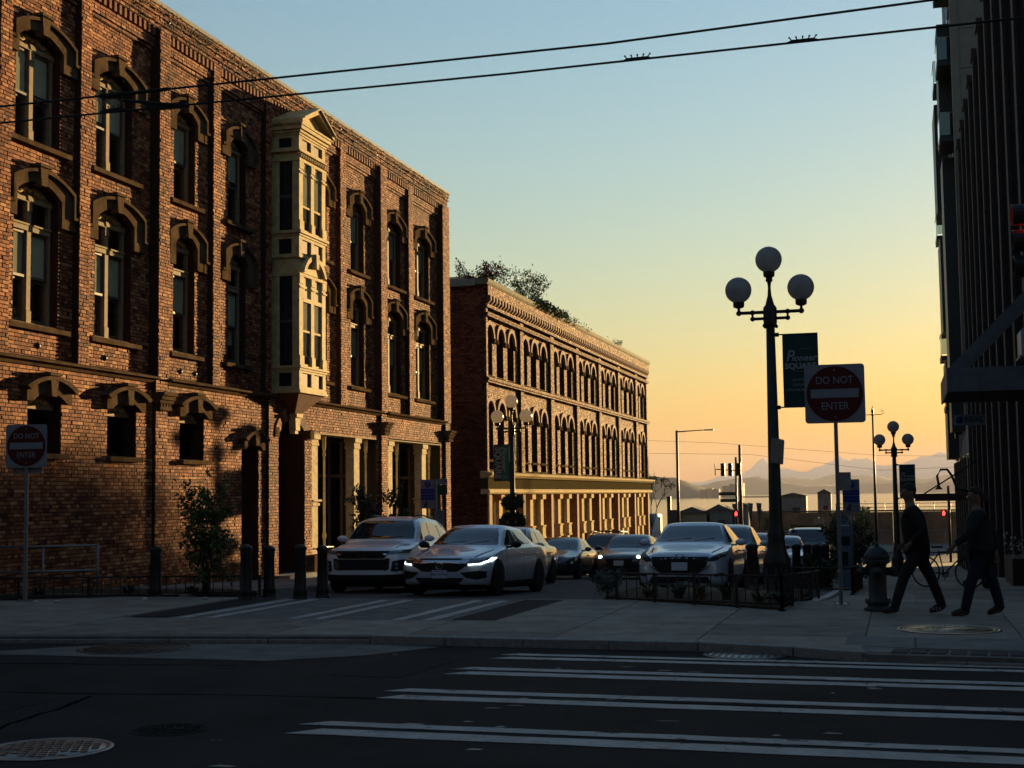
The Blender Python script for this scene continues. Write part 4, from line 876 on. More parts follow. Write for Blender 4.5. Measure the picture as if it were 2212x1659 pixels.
# unseen buildings behind the viewer across the street, made tall to cut sky light
for nm, x0, x1, y0, y1, h, lb in (('brick_building', -46, -18.5, -42, -9, 28, 'brick block across the cross street behind the left viewpoint'), ('brick_building', -18, 4.5, -44, -18, 21, 'brick block directly behind the viewpoint'), ('brick_building', 6, 34, -40, -9, 22, 'brick block behind the right viewpoint')):
    t = thing(nm, lb, 'building', ((x0+x1)/2, (y0+y1)/2, 0)); b = MB(); b.box(x0, x1, y0, y1, 0, h); b.build('wall', M_BRK3, t)
    b = MB(); b.box(x0-.3, x1+.3, y0-.3, y1+.3, h, h+.5); b.build('cornice', M_STONE, t)
    for z0 in (1.0, 5.2, 9.2, 12.6):
        for x in np.arange(x0+1.5, x1-1.5, 3.2):
            b = MB(); b.box(x, x+1.4, y1, y1+.03, z0, z0+2.2); b.build('window', M_GLASS, t)
# ================================================================ CARS (nose towards -Y, local: x across, y back, z up)
def pchip(xs, ys, x):
    xs, ys = np.array(xs, float), np.array(ys, float); h = np.diff(xs); d = np.diff(ys)/h; m = np.zeros(len(xs))
    for i in range(1, len(xs)-1): m[i] = 0 if d[i-1]*d[i] <= 0 else 2*d[i-1]*d[i]/(d[i-1]+d[i])
    m[0], m[-1] = d[0], d[-1]
    i = np.clip(np.searchsorted(xs, x)-1, 0, len(h)-1); t = (x-xs[i])/h[i]
    return (2*t**3-3*t**2+1)*ys[i]+(t**3-2*t**2+t)*h[i]*m[i]+(-2*t**3+3*t**2)*ys[i+1]+(t**3-t**2)*h[i]*m[i+1]
def paint(name, col, metal=.25): return mat(name, col, .35, metal=metal*.5, spec=.5, coat=.8, noise=.06, nscale=3)
M_TYRE = mat('tyre', (.012, .012, .012), .9); M_RIM = mat('alloy_rim', (.2, .2, .21), .35, metal=.9); M_RIMD = mat('dark_rim', (.05, .05, .052), .4, metal=.8)
M_CGLASS = mat('car_glass', (.012, .018, .022), .03, spec=1.0, metal=.12); M_CHROME = mat('chrome', (.5, .5, .52), .12, metal=1); M_PLAST = mat('black_plastic', (.012, .012, .013), .5)
M_LAMP = mat('headlamp', (.1, .11, .12), .08, spec=.8, metal=.3); M_LIT = mat('lit_headlamp', (.9, .95, .9), .2, emit=(.85, 1, .9), estr=1.6); M_PLATE = mat('licence_plate', (.42, .45, .48), .5); M_PLTX = mat('plate_text', (.03, .04, .12), .6)
M_SEAM = mat('panel_gap', (.01, .01, .01), .8); M_ORNG = mat('amber_lens', (.3, .08, .02), .2)
def car_body(K, L):
    ys = [k[0] for k in K]; n = 56; t = np.linspace(0, 1, n); Y = (ys[0]+(ys[-1]-ys[0])*(.5-.5*np.cos(PI*t))*.35+(ys[-1]-ys[0])*t*.65)
    C = [pchip(ys, [k[j] for k in K], Y) for j in range(1, 6)]; V = []; m = 21
    for i in range(n):
        zb, zs, zt, w, wt = [c[i] for c in C]
        h = [(0, zb), (.55*w, zb), (.88*w, zb+.01), (.965*w, zb+.07), (w, zb+.45*(zs-zb)), (.99*w, zb+.72*(zs-zb)), (.955*w, zs-.03), (.92*w, zs+.0), (.92*w+(wt-.92*w)*.55, zs+(zt-.06-zs)*.55), (wt, max(zs+.004, zt-.055)), (wt*.9, max(zs+.006, zt-.028)), (wt*.7, zt-.012), (wt*.35, zt-.002)]
        half = h; pts = [(x, z) for x, z in half]+[(0, zt)]+[(-x, z) for x, z in half[:0:-1]]
        V += [(x, Y[i], z) for x, z in pts]; m = len(pts)
    F = [(i*m+j, i*m+(j+1) % m, (i+1)*m+(j+1) % m, (i+1)*m+j) for i in range(n-1) for j in range(m)]
    F += [tuple(range(m)), tuple(range((n-1)*m, n*m))[::-1]]
    return V, F
def patch(bvh, poly, mode, off=.006, cut=.07):
    """outline projected on the body: mode front (x,z), side +-1 (y,z), top (x,y)"""
    bm = bmesh.new(); vs = [bm.verts.new((p[0], p[1], 0)) for p in poly]; bm.faces.new(vs); bmesh.ops.triangulate(bm, faces=bm.faces)
    for _ in range(5):
        e = [x for x in bm.edges if x.calc_length() > cut]
        if not e: break
        bmesh.ops.subdivide_edges(bm, edges=e, cuts=1); bmesh.ops.triangulate(bm, faces=bm.faces)
    P = []
    for v in bm.verts:
        a, c = v.co.x, v.co.y
        o, d = {'front': (Vector((a, -5, c)), Vector((0, 1, 0))), 'top': (Vector((a, c, 5)), Vector((0, 0, -1))), 1: (Vector((5, a, c)), Vector((-1, 0, 0))), -1: (Vector((-5, a, c)), Vector((1, 0, 0)))}[mode]
        hit = bvh.ray_cast(o, d)
        if hit[0] is None: q = bvh.find_nearest(Vector((a, .3, c)) if mode == 'front' else o+d*4); hit = q
        nn = hit[1] if hit[1].dot(d) < 0 else -hit[1]
        P.append(tuple(hit[0]+nn*off))
    bm.verts.index_update(); F = [tuple(x.index for x in f.verts) for f in bm.faces]; bm.free(); return P, F
def mir(p): return [(-x, z) for x, z in p][::-1]
def make_car(spec):
    K, L = spec['K'], spec['L']; t = thing(spec.get('name', 'car'), spec['label'], spec.get('cat', 'car'), spec['loc'], spec.get('rz', 0), 'cars along the side street', local=True)
    # sits on the slope of the street
    yl = spec['loc'][1]; t.rotation_euler = (math.atan2(gz(yl+4)-gz(yl), 4), 0, spec.get('rz', 0))
    V, F = car_body(K, L); b = MB(); b.smooth = True; b.add(V, F); body = b.build('body', spec['paint'], t)
    bvh = BVHTree.FromPolygons([Vector(v) for v in V], F)
    def P(name, poly, m, mode='front', off=.006, par=None):
        b = MB(); b.smooth = True; v, f = patch(bvh, poly, mode, off); b.add(v, f); return b.build(name, m, par or t)
    P('windscreen', spec['ws'], M_CGLASS)
    for s in (1, -1):
        for p in spec['sw']: P('side_window', p, M_CGLASS, s)
        for y in spec['seams']: P('door_gap', [(y-.006, .3), (y+.006, .3), (y+.03, spec['belt']-.04), (y+.018, spec['belt']-.04)], M_SEAM, s, .003)
        for y in spec['seams'][:2]:
            b = MB(); w = spec['w']; b.tube([(s*w*.985, y+.72, spec['belt']-.13), (s*(w+.02), y+.76, spec['belt']-.13), (s*(w+.02), y+.9, spec['belt']-.125), (s*w*.985, y+.94, spec['belt']-.12)], .014, 6); b.build('door_handle', spec['paint'], t)
        P('sill_trim', [(spec['yf']+.4, .2), (spec['yr']-.4, .2), (spec['yr']-.4, .28), (spec['yf']+.4, .28)], M_PLAST, s, .004)
        b = MB(); yw, zw = spec['mirror']; w = spec['w']; b.smooth = True
        b.lathe([(.02, 0), (.07, .012), (.085, .06), (.08, .12), (.03, .15)], (0, 0, 0), 10, 1); vv = [(s*(w+.1)+v[0]*1.35, yw+v[1], zw+v[2]*.85) for v in b.v]; b.v = vv
        b.box(min(s*(w-.12), s*(w+.02)), max(s*(w-.12), s*(w+.02)), yw+.05, yw+.09, zw-.07, zw-.03); b.build('wing_mirror', spec.get('mpaint', spec['paint']), t)
    r = spec.get('r', .33); w = spec['w']
    for s in (1, -1):
        for yw in (spec['yf'], spec['yr']):
            P('wheel_arch', [(yw+(r+.055)*math.cos(a), max(.14, r+(r+.055)*math.sin(a))) for a in np.linspace(-.6, PI+.6, 22)], M_PLAST, s, .003)
            b = MB(); prof = [(r*.62, -.1), (r*.93, -.1), (r, -.07), (r, .07), (r*.93, .1), (r*.62, .1)]
            b.lathe(prof, (s*(w-.085), yw, r), 22, 0); wh = b.build('tyre', M_TYRE, t)
            b = MB(); x = s*(w-.01)
            b.lathe([(r*.64, -.02), (r*.64, .02), (r*.57, .022), (r*.57, -.02)], (x, yw, r), 20, 0)
            for k in range(spec.get('spokes', 5)):
                a = 2*PI*k/spec.get('spokes', 5)+.3; dy, dz = math.cos(a), math.sin(a); q = .035
                b.add([(x-.01, yw-dz*q, r+dy*q), (x-.01, yw+dz*q, r-dy*q), (x-.01, yw+dy*r*.6+dz*q*.8, r+dz*r*.6-dy*q*.8), (x-.01, yw+dy*r*.6-dz*q*.8, r+dz*r*.6+dy*q*.8), (x+s*.012, yw-dz*q, r+dy*q), (x+s*.012, yw+dz*q, r-dy*q), (x+s*.012, yw+dy*r*.6+dz*q*.8, r+dz*r*.6-dy*q*.8), (x+s*.012, yw+dy*r*.6-dz*q*.8, r+dz*r*.6+dy*q*.8)], [(0,3,2,1),(4,5,6,7),(0,1,5,4),(1,2,6,5),(2,3,7,6),(3,0,4,7)])
            b.lathe([(r*.15, -.02), (r*.15, .02)], (x, yw, r), 10, 0); b.build('rim', spec.get('rim', M_RIM), wh)
            b = MB(); b.lathe([(r*.6, 0), (r*.6, .01)], (x-s*.06, yw, r), 16, 0); b.build('brake_disc', M_PLAST, wh)
    b = MB(); b.box(-w*.8, w*.8, .25, L-.3, .13, .28); b.build('underbody', M_PLAST, t)
    for f in spec['front']:
        nm, poly, m = f[:3]; off = f[3] if len(f) > 3 else .008; sym = len(f) > 4 and f[4]
        P(nm, poly, m, 'front', off)
        if sym: P(nm, mir(poly), m, 'front', off)
    if 'plate' in spec:
        z, tx = spec['plate']; h = bvh.ray_cast(Vector((0, -5, z)), Vector((0, 1, 0))); y = h[0].y-.012
        b = MB(); b.box(-.155, .155, y-.012, y+.005, z-.078, z+.078); p = b.build('licence_plate', M_PLATE, t, bevel=.004)
        if tx: text(tx, .085, M_PLTX, p, (0, y-.014, z-.012), name='plate_number', depth=.002); text('WASHINGTON', .03, M_PLTX, p, (0, y-.014, z+.055), depth=.002)
    if 'hood' in spec:
        for p in spec['hood']: P('bonnet_gap', p, M_SEAM, 'top', .003)
    def fy(x, z): h = bvh.ray_cast(Vector((x, -5, z)), Vector((0, 1, 0))); return (h[0].y if h[0] else 0)
    if 'extra' in spec: spec['extra'](t, P, fy)
    # wipers
    b = MB(); z0 = spec['ws'][0][1]+.015
    for x0, x1 in ((-.45, .02), (.1, .5)):
        b.tube([(x0, fy(x0, z0)-.015, z0), (x1, fy(x1, z0+.05)-.02, z0+.05)], .008, 5)
    stuff(b.build('wipers', M_PLAST, t))
    return t
def sedan(L, H, w, hood=1.25, nose=.62, roof=2.35, tail=3.95, hz=0, deck=1.05, rw=.58, belt=.92):
    return [(0, .26, nose-.06+hz, nose+hz, w*.66, w*.5), (.06, .22, nose-.02+hz, nose+.05+hz, w*.8, w*.58), (.18, .19, nose+.04+hz, nose+.11+hz, w*.9, w*.66), (.5, .17, belt-.16+hz*.7, belt-.08+hz*.7, w*.975, w*.72), (hood-.1, .17, belt-.04, belt+.035, w, w*.78), (hood, .17, belt-.02, belt+.06, w, w*.79), (hood+.8, .17, belt+.01, H-.07, w, rw+.03), (roof, .17, belt+.02, H, w, rw), (roof+.85, .17, belt+.04, H-.04, w, rw), (tail, .18, belt+.06, deck+.04, w*.98, w*.68), (L-.25, .22, belt+.03, deck, w*.94, w*.72), (L-.06, .3, belt-.06, deck-.08, w*.86, w*.66), (L, .4, belt-.12, deck-.16, w*.74, w*.55)]
def suv(L, H, w, hood=1.15, nose=.86, belt=1.02, rw=.62):
    return [(0, .3, nose-.1, nose-.02, w*.72, w*.58), (.05, .25, nose-.04, nose+.03, w*.84, w*.66), (.16, .23, nose, nose+.09, w*.93, w*.72), (.5, .22, belt-.1, belt-.0, w*.985, w*.78), (hood-.1, .22, belt-.03, belt+.06, w, w*.82), (hood, .22, belt-.01, belt+.09, w, w*.83), (hood+.72, .22, belt+.02, H-.07, w, rw+.05), (hood+1.3, .22, belt+.03, H, w, rw+.02), (L-1.0, .24, belt+.05, H-.03, w, rw), (L-.35, .28, belt+.06, H-.2, w*.97, rw+.02), (L-.1, .32, belt+.02, belt+.2, w*.93, w*.72), (L, .42, belt-.1, belt, w*.85, w*.66)]
GR = mat('grille_mesh', (.012, .012, .013), .6, bump=1, bscale=120)
def at(X, Yf): return (X, Yf, gz(Yf)-.018)
W_ = paint('white_paint', (.66, .68, .7), .0); SLV = paint('silver_paint', (.46, .51, .57), .4); GUN = paint('grey_paint', (.2, .215, .235), .45)
def emblem_h(t, P, fy):
    z = .585; y = fy(0, z)-.02
    b = MB(); b.tube([(.075*math.cos(a), y, z+.06*math.sin(a)) for a in np.linspace(0, 2*PI, 17)], .009, 5); 
    for x in (-.03, .03): b.box(x-.008, x+.008, y-.008, y+.008, z-.04, z+.04)
    b.box(-.03, .03, y-.008, y+.008, z-.008, z+.008); b.build('badge', M_CHROME, t)
make_car(dict(label='silver sedan with lit running lights nosing out over the raised crossing', loc=at(-8.62, 26.2), rz=rad(-3), L=4.63, w=.9, yf=.92, yr=3.62, K=sedan(4.63, 1.416, .9, nose=.66), paint=SLV, rim=M_RIMD, belt=.95, mpaint=M_PLAST,
    ws=[(-.7, 1.0), (.7, 1.0), (.6, 1.2), (.5, 1.33), (-.5, 1.33), (-.6, 1.2)], seams=(1.45, 2.5, 3.4), mirror=(1.62, 1.0), hood=[[(-.62, .3), (-.6, .3), (-.7, 1.15), (-.72, 1.15)], [(.6, .3), (.62, .3), (.72, 1.15), (.7, 1.15)]],
    sw=[[(1.62, .98), (2.42, 1.0), (2.42, 1.3), (2.2, 1.3)], [(2.5, 1.0), (3.3, 1.03), (3.55, 1.07), (3.25, 1.23), (2.9, 1.3), (2.5, 1.3)]],
    front=[('grille_bar', [(-.55, .63), (.55, .63), (.58, .7), (-.58, .7)], M_CHROME, .014), ('grille_slot', [(-.42, .69), (.42, .69), (.44, .72), (-.44, .72)], M_PLAST, .018), ('grille', [(-.36, .48), (.36, .48), (.62, .63), (-.62, .63)], GR, .01),
           ('headlamp', [(.5, .62), (.74, .64), (.84, .7), (.83, .76), (.52, .71)], M_LAMP, .012, True), ('running_light', [(.58, .612), (.77, .636), (.835, .69), (.845, .74), (.865, .745), (.86, .68), (.785, .618), (.58, .6)], M_LIT, .018, True),
           ('bumper_intake', [(.42, .46), (.55, .36), (.72, .33), (.84, .36), (.85, .48), (.78, .5)], M_PLAST, .01, True), ('lower_intake', [(-.4, .24), (.4, .24), (.5, .36), (-.5, .36)], M_PLAST, .009), ('front_lip', [(-.84, .2), (.84, .2), (.82, .235), (-.82, .235)], M_PLAST, .012)],
    plate=(.43, 'BMY1954'), extra=emblem_h))
def emblem_m(t, P, fy):
    z = .79; y = fy(0, z)-.03; b = MB(); s = .055
    for cx, cz, a in ((0, .05, PI/2), (-.048, -.03, PI/6+PI), (.048, -.03, -PI/6)):
        d = (math.cos(a), math.sin(a)); n = (-d[1], d[0]); b.prism([(cx+d[0]*s, z+cz+d[1]*s), (cx+n[0]*s*.55, z+cz+n[1]*s*.55), (cx-d[0]*s, z+cz-d[1]*s), (cx-n[0]*s*.55, z+cz-n[1]*s*.55)], y-.008, y+.008, 1)
    b.build('badge', M_CHROME, t)
    for s in (1, -1):
        for zz in (.5, .585): b = MB(); x = s*.75; b.lathe([(.045, -.0), (.04, .02)], (x, fy(x, zz)-.03, zz), 12, 1); b.build('fog_lamp', M_LAMP, t)
    b = MB()
    for s in (1, -1): b.tube([(s*.52, 1.9, 1.62), (s*.54, 2.4, 1.665), (s*.53, 3.4, 1.62)], .02, 6)
    stuff(b.build('roof_rails', M_PLAST, t))
make_car(dict(name='parked_suv', cat='suv', label='white suv with chrome-edged dark grille beside the silver sedan', loc=at(-10.85, 27.8), rz=rad(2), L=4.36, w=.9, yf=.9, yr=3.57, r=.35, K=suv(4.36, 1.64, .9), paint=W_, belt=1.05,
    ws=[(-.74, 1.13), (.74, 1.13), (.68, 1.35), (.57, 1.53), (-.57, 1.53), (-.68, 1.35)], seams=(1.4, 2.4, 3.2), mirror=(1.5, 1.14), hood=[[(-.66, .3), (-.64, .3), (-.72, 1.0), (-.74, 1.0)], [(.64, .3), (.66, .3), (.74, 1.0), (.72, 1.0)]],
    sw=[[(1.55, 1.1), (2.3, 1.12), (2.3, 1.5), (2.02, 1.5)], [(2.38, 1.12), (3.1, 1.15), (3.1, 1.49), (2.38, 1.5)], [(3.18, 1.16), (3.7, 1.22), (3.5, 1.43), (3.18, 1.47)]],
    front=[('grille', [(-.6, .84), (-.5, .72), (.5, .72), (.6, .84), (.6, .87), (-.6, .87)], GR, .01), ('grille_bar', [(-.54, .785), (.54, .785), (.56, .81), (-.56, .81)], M_CHROME, .016), ('grille_bar', [(-.5, .715), (.5, .715), (.52, .74), (-.52, .74)], M_CHROME, .016),
           ('headlamp', [(.56, .79), (.86, .83), (.86, .9), (.58, .86)], M_LAMP, .012, True), ('lower_grille', [(-.5, .48), (.5, .48), (.52, .7), (-.52, .7)], GR, .01), ('side_shield', [(.5, .46), (.6, .5), (.62, .72), (.52, .72)], M_CHROME, .014, True), ('fog_cluster', [(.64, .45), (.84, .47), (.85, .7), (.66, .66)], M_PLAST, .012, True), ('lower_valance', [(-.84, .25), (.84, .25), (.84, .4), (.5, .38), (-.5, .38), (-.84, .4)], M_PLAST, .01)],
    extra=emblem_m))
def emblem_z(t, P, fy):
    z = .74; y = fy(0, z)-.02
    b = MB(); b.tube([(.085*math.cos(a), y, z+.065*math.sin(a)) for a in np.linspace(0, 2*PI, 19)], .01, 5); b.tube([(-.06, y, z+.03), (0, y, z-.02), (.06, y, z+.03)], .009, 5); b.build('badge', M_CHROME, t)
make_car(dict(label='pale blue-grey hatchback with dark shield grille parked behind the planter fence', loc=at(-4.2, 27.7), L=4.46, w=.9, yf=.95, yr=3.65, K=sedan(4.46, 1.455, .9, nose=.72, hood=1.35, tail=4.15, deck=1.2, rw=.6, belt=.96), paint=paint('pale_blue_paint', (.42, .48, .56), .35), belt=.99,
    ws=[(-.7, 1.05), (.7, 1.05), (.62, 1.22), (.53, 1.37), (-.53, 1.37), (-.62, 1.22)], seams=(1.5, 2.5, 3.3), mirror=(1.75, 1.03), hood=[[(-.6, .35), (-.58, .35), (-.7, 1.2), (-.72, 1.2)], [(.58, .35), (.6, .35), (.72, 1.2), (.7, 1.2)]],
    sw=[[(1.72, 1.02), (2.45, 1.04), (2.45, 1.35), (2.2, 1.35)], [(2.52, 1.04), (3.3, 1.08), (3.6, 1.16), (3.2, 1.32), (2.52, 1.35)]],
    front=[('grille', [(-.3, .42), (.3, .42), (.52, .56), (.56, .74), (-.56, .74), (-.52, .56)], GR, .01), ('grille_wing', [(-.33, .41), (.33, .41), (.56, .54), (.66, .68), (.56, .56), (.3, .435), (-.3, .435), (-.56, .56), (-.66, .68), (-.56, .54)], M_CHROME, .016), ('headlamp', [(.5, .66), (.66, .65), (.84, .76), (.85, .85), (.68, .78)], M_PLAST, .012, True), ('lower_intake', [(-.6, .25), (.6, .25), (.55, .36), (-.55, .36)], M_PLAST, .01), ('fog_recess', [(.66, .36), (.82, .38), (.82, .44), (.68, .42)], M_PLAST, .01, True)],
    plate=(.56, None), extra=emblem_z))
def std_front(w, nose, lit=False, grille=None):
    n = nose; g = grille or [(-.38, n-.2), (.38, n-.2), (.44, n-.02), (-.44, n-.02)]
    return [('grille', g, GR, .01), ('headlamp', [(.5*w/.9, n-.06), (.8*w/.9, n-.04), (.84*w/.9, n+.07), (.54*w/.9, n+.05)], M_LAMP, .012, True), ('lower_intake', [(-.6, .26), (.6, .26), (.55, .38), (-.55, .38)], M_PLAST, .01), ('fog_recess', [(.62, .34), (.78, .36), (.78, .46), (.64, .44)], M_PLAST, .01, True)]
def ws_(b, H, w): return [(-w*.77, b+.05), (w*.77, b+.05), (w*.68, b+(H-b)*.6), (.53, H-.085), (-.53, H-.085), (-w*.68, b+(H-b)*.6)]
def sw_(b, H, y0, y1): return [[(y0, b+.03), (y0+.8, b+.05), (y0+.8, H-.11), (y0+.55, H-.11)], [(y0+.87, b+.05), (y1-.35, b+.08), (y1, b+.13), (y1-.4, H-.17), (y0+.87, H-.11)]]
def rings(t, P, fy):
    z = .66
    for k in range(4): b = MB(); x = -.09+k*.06; b.tube([(x+.04*math.cos(a), fy(x, z)-.02, z+.04*math.sin(a)) for a in np.linspace(0, 2*PI, 13)], .006, 4); b.build('badge_ring', M_CHROME, t)
    for s in (1, -1): b = MB(); x = s*.6; b.ball((x, fy(x, .68)-.005, .68), .065, 12, 7); b.build('lit_lamp', M_LIT, t)
def generic(label, X, Yf, L, H, w, p, kind='sedan', lit=False, extra=None, nose=.66, belt=.93, rz=0, plate=None, **kw):
    if kind == 'sedan': K = sedan(L, H, w, nose=nose, belt=belt-.02, tail=L-.7, **kw); b = belt; y0 = 1.65
    else: K = suv(L, H, w, nose=nose, belt=belt-.02, **kw); b = belt+.04; y0 = 1.5
    make_car(dict(name='car' if kind == 'sedan' else 'parked_suv', cat='car' if kind == 'sedan' else 'suv', label=label, loc=at(X, Yf), rz=rz, L=L, w=w, yf=.92, yr=L-.95, K=K, paint=p, belt=b, ws=ws_(b, H, w), seams=(1.45, 2.5, L-1.2), mirror=(1.62, b+.06), sw=sw_(b, H, y0, L-.85 if kind == 'sedan' else L-.5), front=std_front(w, nose, lit), extra=extra, **({'plate': plate} if plate else {})) if extra else dict(name='car' if kind == 'sedan' else 'parked_suv', cat='car' if kind == 'sedan' else 'suv', label=label, loc=at(X, Yf), rz=rz, L=L, w=w, yf=.92, yr=L-.95, K=K, paint=p, belt=b, ws=ws_(b, H, w), seams=(1.45, 2.5, L-1.2), mirror=(1.62, b+.06), sw=sw_(b, H, y0, L-.85 if kind == 'sedan' else L-.5), front=std_front(w, nose, lit), **({'plate': plate} if plate else {})))
NAVY = paint('navy_paint', (.012, .018, .04), .3)
generic('pale car following close behind the silver sedan', -9.75, 33.0, 4.5, 1.47, .88, paint('champagne_paint', (.4, .38, .33), .4))
generic('dark blue coupe in the lane beyond the silver sedan', -10.7, 43.0, 4.2, 1.34, .9, NAVY, belt=.88, nose=.62)
generic('black sedan with two round lit headlamps and trapezoid grille', -8.5, 43.6, 4.7, 1.43, .9, paint('black_car_paint', (.015, .016, .018), .3), extra=rings, plate=(.5, None))
def rack(t, P, fy):
    b = MB()
    for s in (1, -1): b.tube([(s*.56, 1.8, 1.63), (s*.58, 2.3, 1.72), (s*.57, 3.6, 1.72), (s*.56, 3.9, 1.64)], .025, 6)
    for y in (2.2, 3.2): b.tube([(-.58, y, 1.73), (.58, y, 1.73)], .02, 6)
    stuff(b.build('roof_rack', M_PLAST, t))
generic('blue-grey estate suv with roof rack behind the dark coupe', -11.35, 53.5, 4.6, 1.65, .9, paint('slate_paint', (.16, .19, .24), .4), 'suv', extra=rack, nose=.82, belt=1.0)
generic('dark sedan with bright side glass behind the black sedan', -9.7, 53.0, 4.6, 1.46, .89, paint('charcoal_paint', (.1, .11, .12), .4))
generic('cream hatchback parked right behind the pale blue hatchback', -4.25, 33.8, 4.3, 1.5, .88, paint('cream_car_paint', (.4, .42, .36), .2), belt=.96)
generic('red and silver-roofed sedan parked left of the big lamp post', -4.45, 43.0, 4.6, 1.44, .9, paint('red_paint', (.14, .012, .018), .25))
generic('silver sedan half hidden behind the big lamp post', -4.1, 49.5, 4.6, 1.45, .9, paint('light_silver_paint', (.42, .45, .47), .4))
def truckfront(t, P, fy):
    for s in (1, -1):
        b = MB(); y = fy(s*.3, .95)-.03; b.prism([(s*.16, .78), (s*.24, .78), (s*.38, 1.06), (s*.29, 1.06)], y, y+.04, 1); b.build('grille_strut', M_CHROME, t)
        b = MB(); b.tube([(s*.58, 1.7, 1.82), (s*.6, 1.9, 1.92), (s*.6, 3.6, 1.92), (s*.58, 3.9, 1.8)], .035, 6); b.build('roof_rail', M_PLAST, t)
        b = MB(); b.box(s*.52-.12, s*.52+.12, 1.72, 1.86, 1.86, 1.97); b.build('roof_lamp', M_CHROME, t)
    b = MB(); b.tube([(-.58, 1.85, 1.9), (.58, 1.85, 1.9)], .03, 6); b.tube([(-.58, 3.2, 1.92), (.58, 3.2, 1.92)], .03, 6); stuff(b.build('roof_rack', M_PLAST, t))
    y = fy(0, .62)-.05; b = MB(); b.box(-.85, .85, y, y+.12, .55, .68); b.build('bumper', M_CHROME, t)
make_car(dict(name='parked_suv', cat='suv', label='black off-road suv with roof rack and chrome grille struts farthest on the right', loc=at(-3.6, 55.5), L=4.55, w=.93, yf=.9, yr=3.6, r=.38, K=suv(4.55, 1.86, .93, nose=1.0, belt=1.16, rw=.66), paint=paint('black_suv_paint', (.02, .021, .023), .3), belt=1.2,
    ws=[(-.76, 1.27), (.76, 1.27), (.7, 1.5), (.6, 1.75), (-.6, 1.75), (-.7, 1.5)], seams=(1.4, 2.4, 3.2), mirror=(1.5, 1.3), sw=sw_(1.22, 1.86, 1.5, 4.0), front=[('grille', [(-.5, .76), (.5, .76), (.55, 1.06), (-.55, 1.06)], GR, .01), ('headlamp', [(.58, .84), (.84, .84), (.86, 1.04), (.6, 1.04)], M_LAMP, .012, True), ('lower_intake', [(-.5, .34), (.5, .34), (.5, .5), (-.5, .5)], M_PLAST, .01)], extra=truckfront))
# ================================================================ STREET FURNITURE
M_GREEN = mat('lamp_post_paint', (.016, .02, .018), .45, noise=.25, nscale=9)
M_GLOBE = mat('globe_glass', (.2, .21, .23), .25, noise=.25, nscale=6, spec=.5)
_n = M_GLOBE.node_tree; _b = _n.nodes['Principled BSDF']; _t = _n.nodes.new('ShaderNodeBsdfTranslucent'); _t.inputs[0].default_value = (.75, .7, .66, 1); _m = _n.nodes.new('ShaderNodeMixShader'); _m.inputs[0].default_value = .55
_n.links.new(_b.outputs[0], _m.inputs[1]); _n.links.new(_t.outputs[0], _m.inputs[2]); _n.links.new(_m.outputs[0], _n.nodes['Material Output'].inputs[0])
def make_lamp():
    t = thing('street_lamp', '-', 'street lamp', (0, 0, 0), 0, 'three-globe street lamps', local=True)
    b = MB(); b.lathe([(.24, 0), (.24, .08), (.2, .12), (.19, .5), (.21, .55), (.21, .62), (.15, .75), (.125, .95), (.14, 1.0), (.115, 1.06), (.1, 1.3), (.066, 4.27)], n=16); b.build('post', M_GREEN, t)
    b = MB()
    for k in range(8): a = 2*PI*k/8; b.tube([(.19*math.cos(a), .19*math.sin(a), .12), (.2*math.cos(a), .2*math.sin(a), .5)], .018, 5)
    stuff(b.build('flutes', M_GREEN, t))
    b = MB(); b.lathe([(.07, 4.22), (.1, 4.26), (.105, 4.3), (.105, 4.52), (.09, 4.55), (.07, 4.57), (.03, 4.72), (.022, 4.85), (.03, 4.92), (.055, 4.95), (.05, 5.0), (.025, 5.02)], n=14)
    for k in range(4): a = PI/4+PI/2*k; b.ball((.12*math.cos(a), .12*math.sin(a), 4.24), .03, 8, 5)
    b.build('capital', M_GREEN, t)
    for s in (-1, 1):
        b = MB(); b.tube([(s*.08, 0, 4.46), (s*.47, 0, 4.46)], .027, 8); b.tube([(s*.08, 0, 4.36), (s*.27, 0, 4.36)], .024, 8); b.ball((s*.27, 0, 4.46), .042, 8, 6); b.ball((s*.27, 0, 4.36), .04, 8, 6); b.tube([(s*.27, 0, 4.36), (s*.27, 0, 4.46)], .018, 6); b.ball((s*.48, 0, 4.46), .045, 8, 6); b.tube([(s*.48, 0, 4.46), (s*.48, 0, 4.56)], .022, 8); b.build('arm', M_GREEN, t)
    for x, z in ((-.48, 4.54), (.48, 4.54), (0, 5.0)):
        b = MB(); b.lathe([(.05, 0), (.085, .02), (.09, .09), (.075, .1)], (x, 0, z), 14); f = b.build('globe_collar', M_GREEN, t)
        b = MB(); b.ball((x, 0, z+.285), .206, 24, 14); b.build('globe', M_GLOBE, t)
    return t
L0 = make_lamp(); L0['label'] = 'tall street lamp with three globes in the near planter'; L0.location = (-1.93, 23.0, 0); L0.scale = (1.035, 1.035, 1.032)
L1 = copy_tree(L0); L1['label'] = 'three-globe street lamp on the left pavement in front of the farther brick building'; L1.location = (-12.04, 44.2, gz(44.2)+.1); L1.scale = (1, 1, 1.055)
L2 = copy_tree(L0); L2['label'] = 'small distant three-globe street lamp beside the walking man against the sunset'; L2.location = (-.17, 51.5, gz(51.5)); L2.scale = (1, 1, .985)
M_BAN = mat('banner_cloth', (.018, .04, .038), .8, noise=.15, nscale=5); M_BAN2 = mat('banner_teal', (.02, .11, .1), .8, noise=.15, nscale=5); M_BTXT = mat('banner_print', (.2, .23, .24), .8)
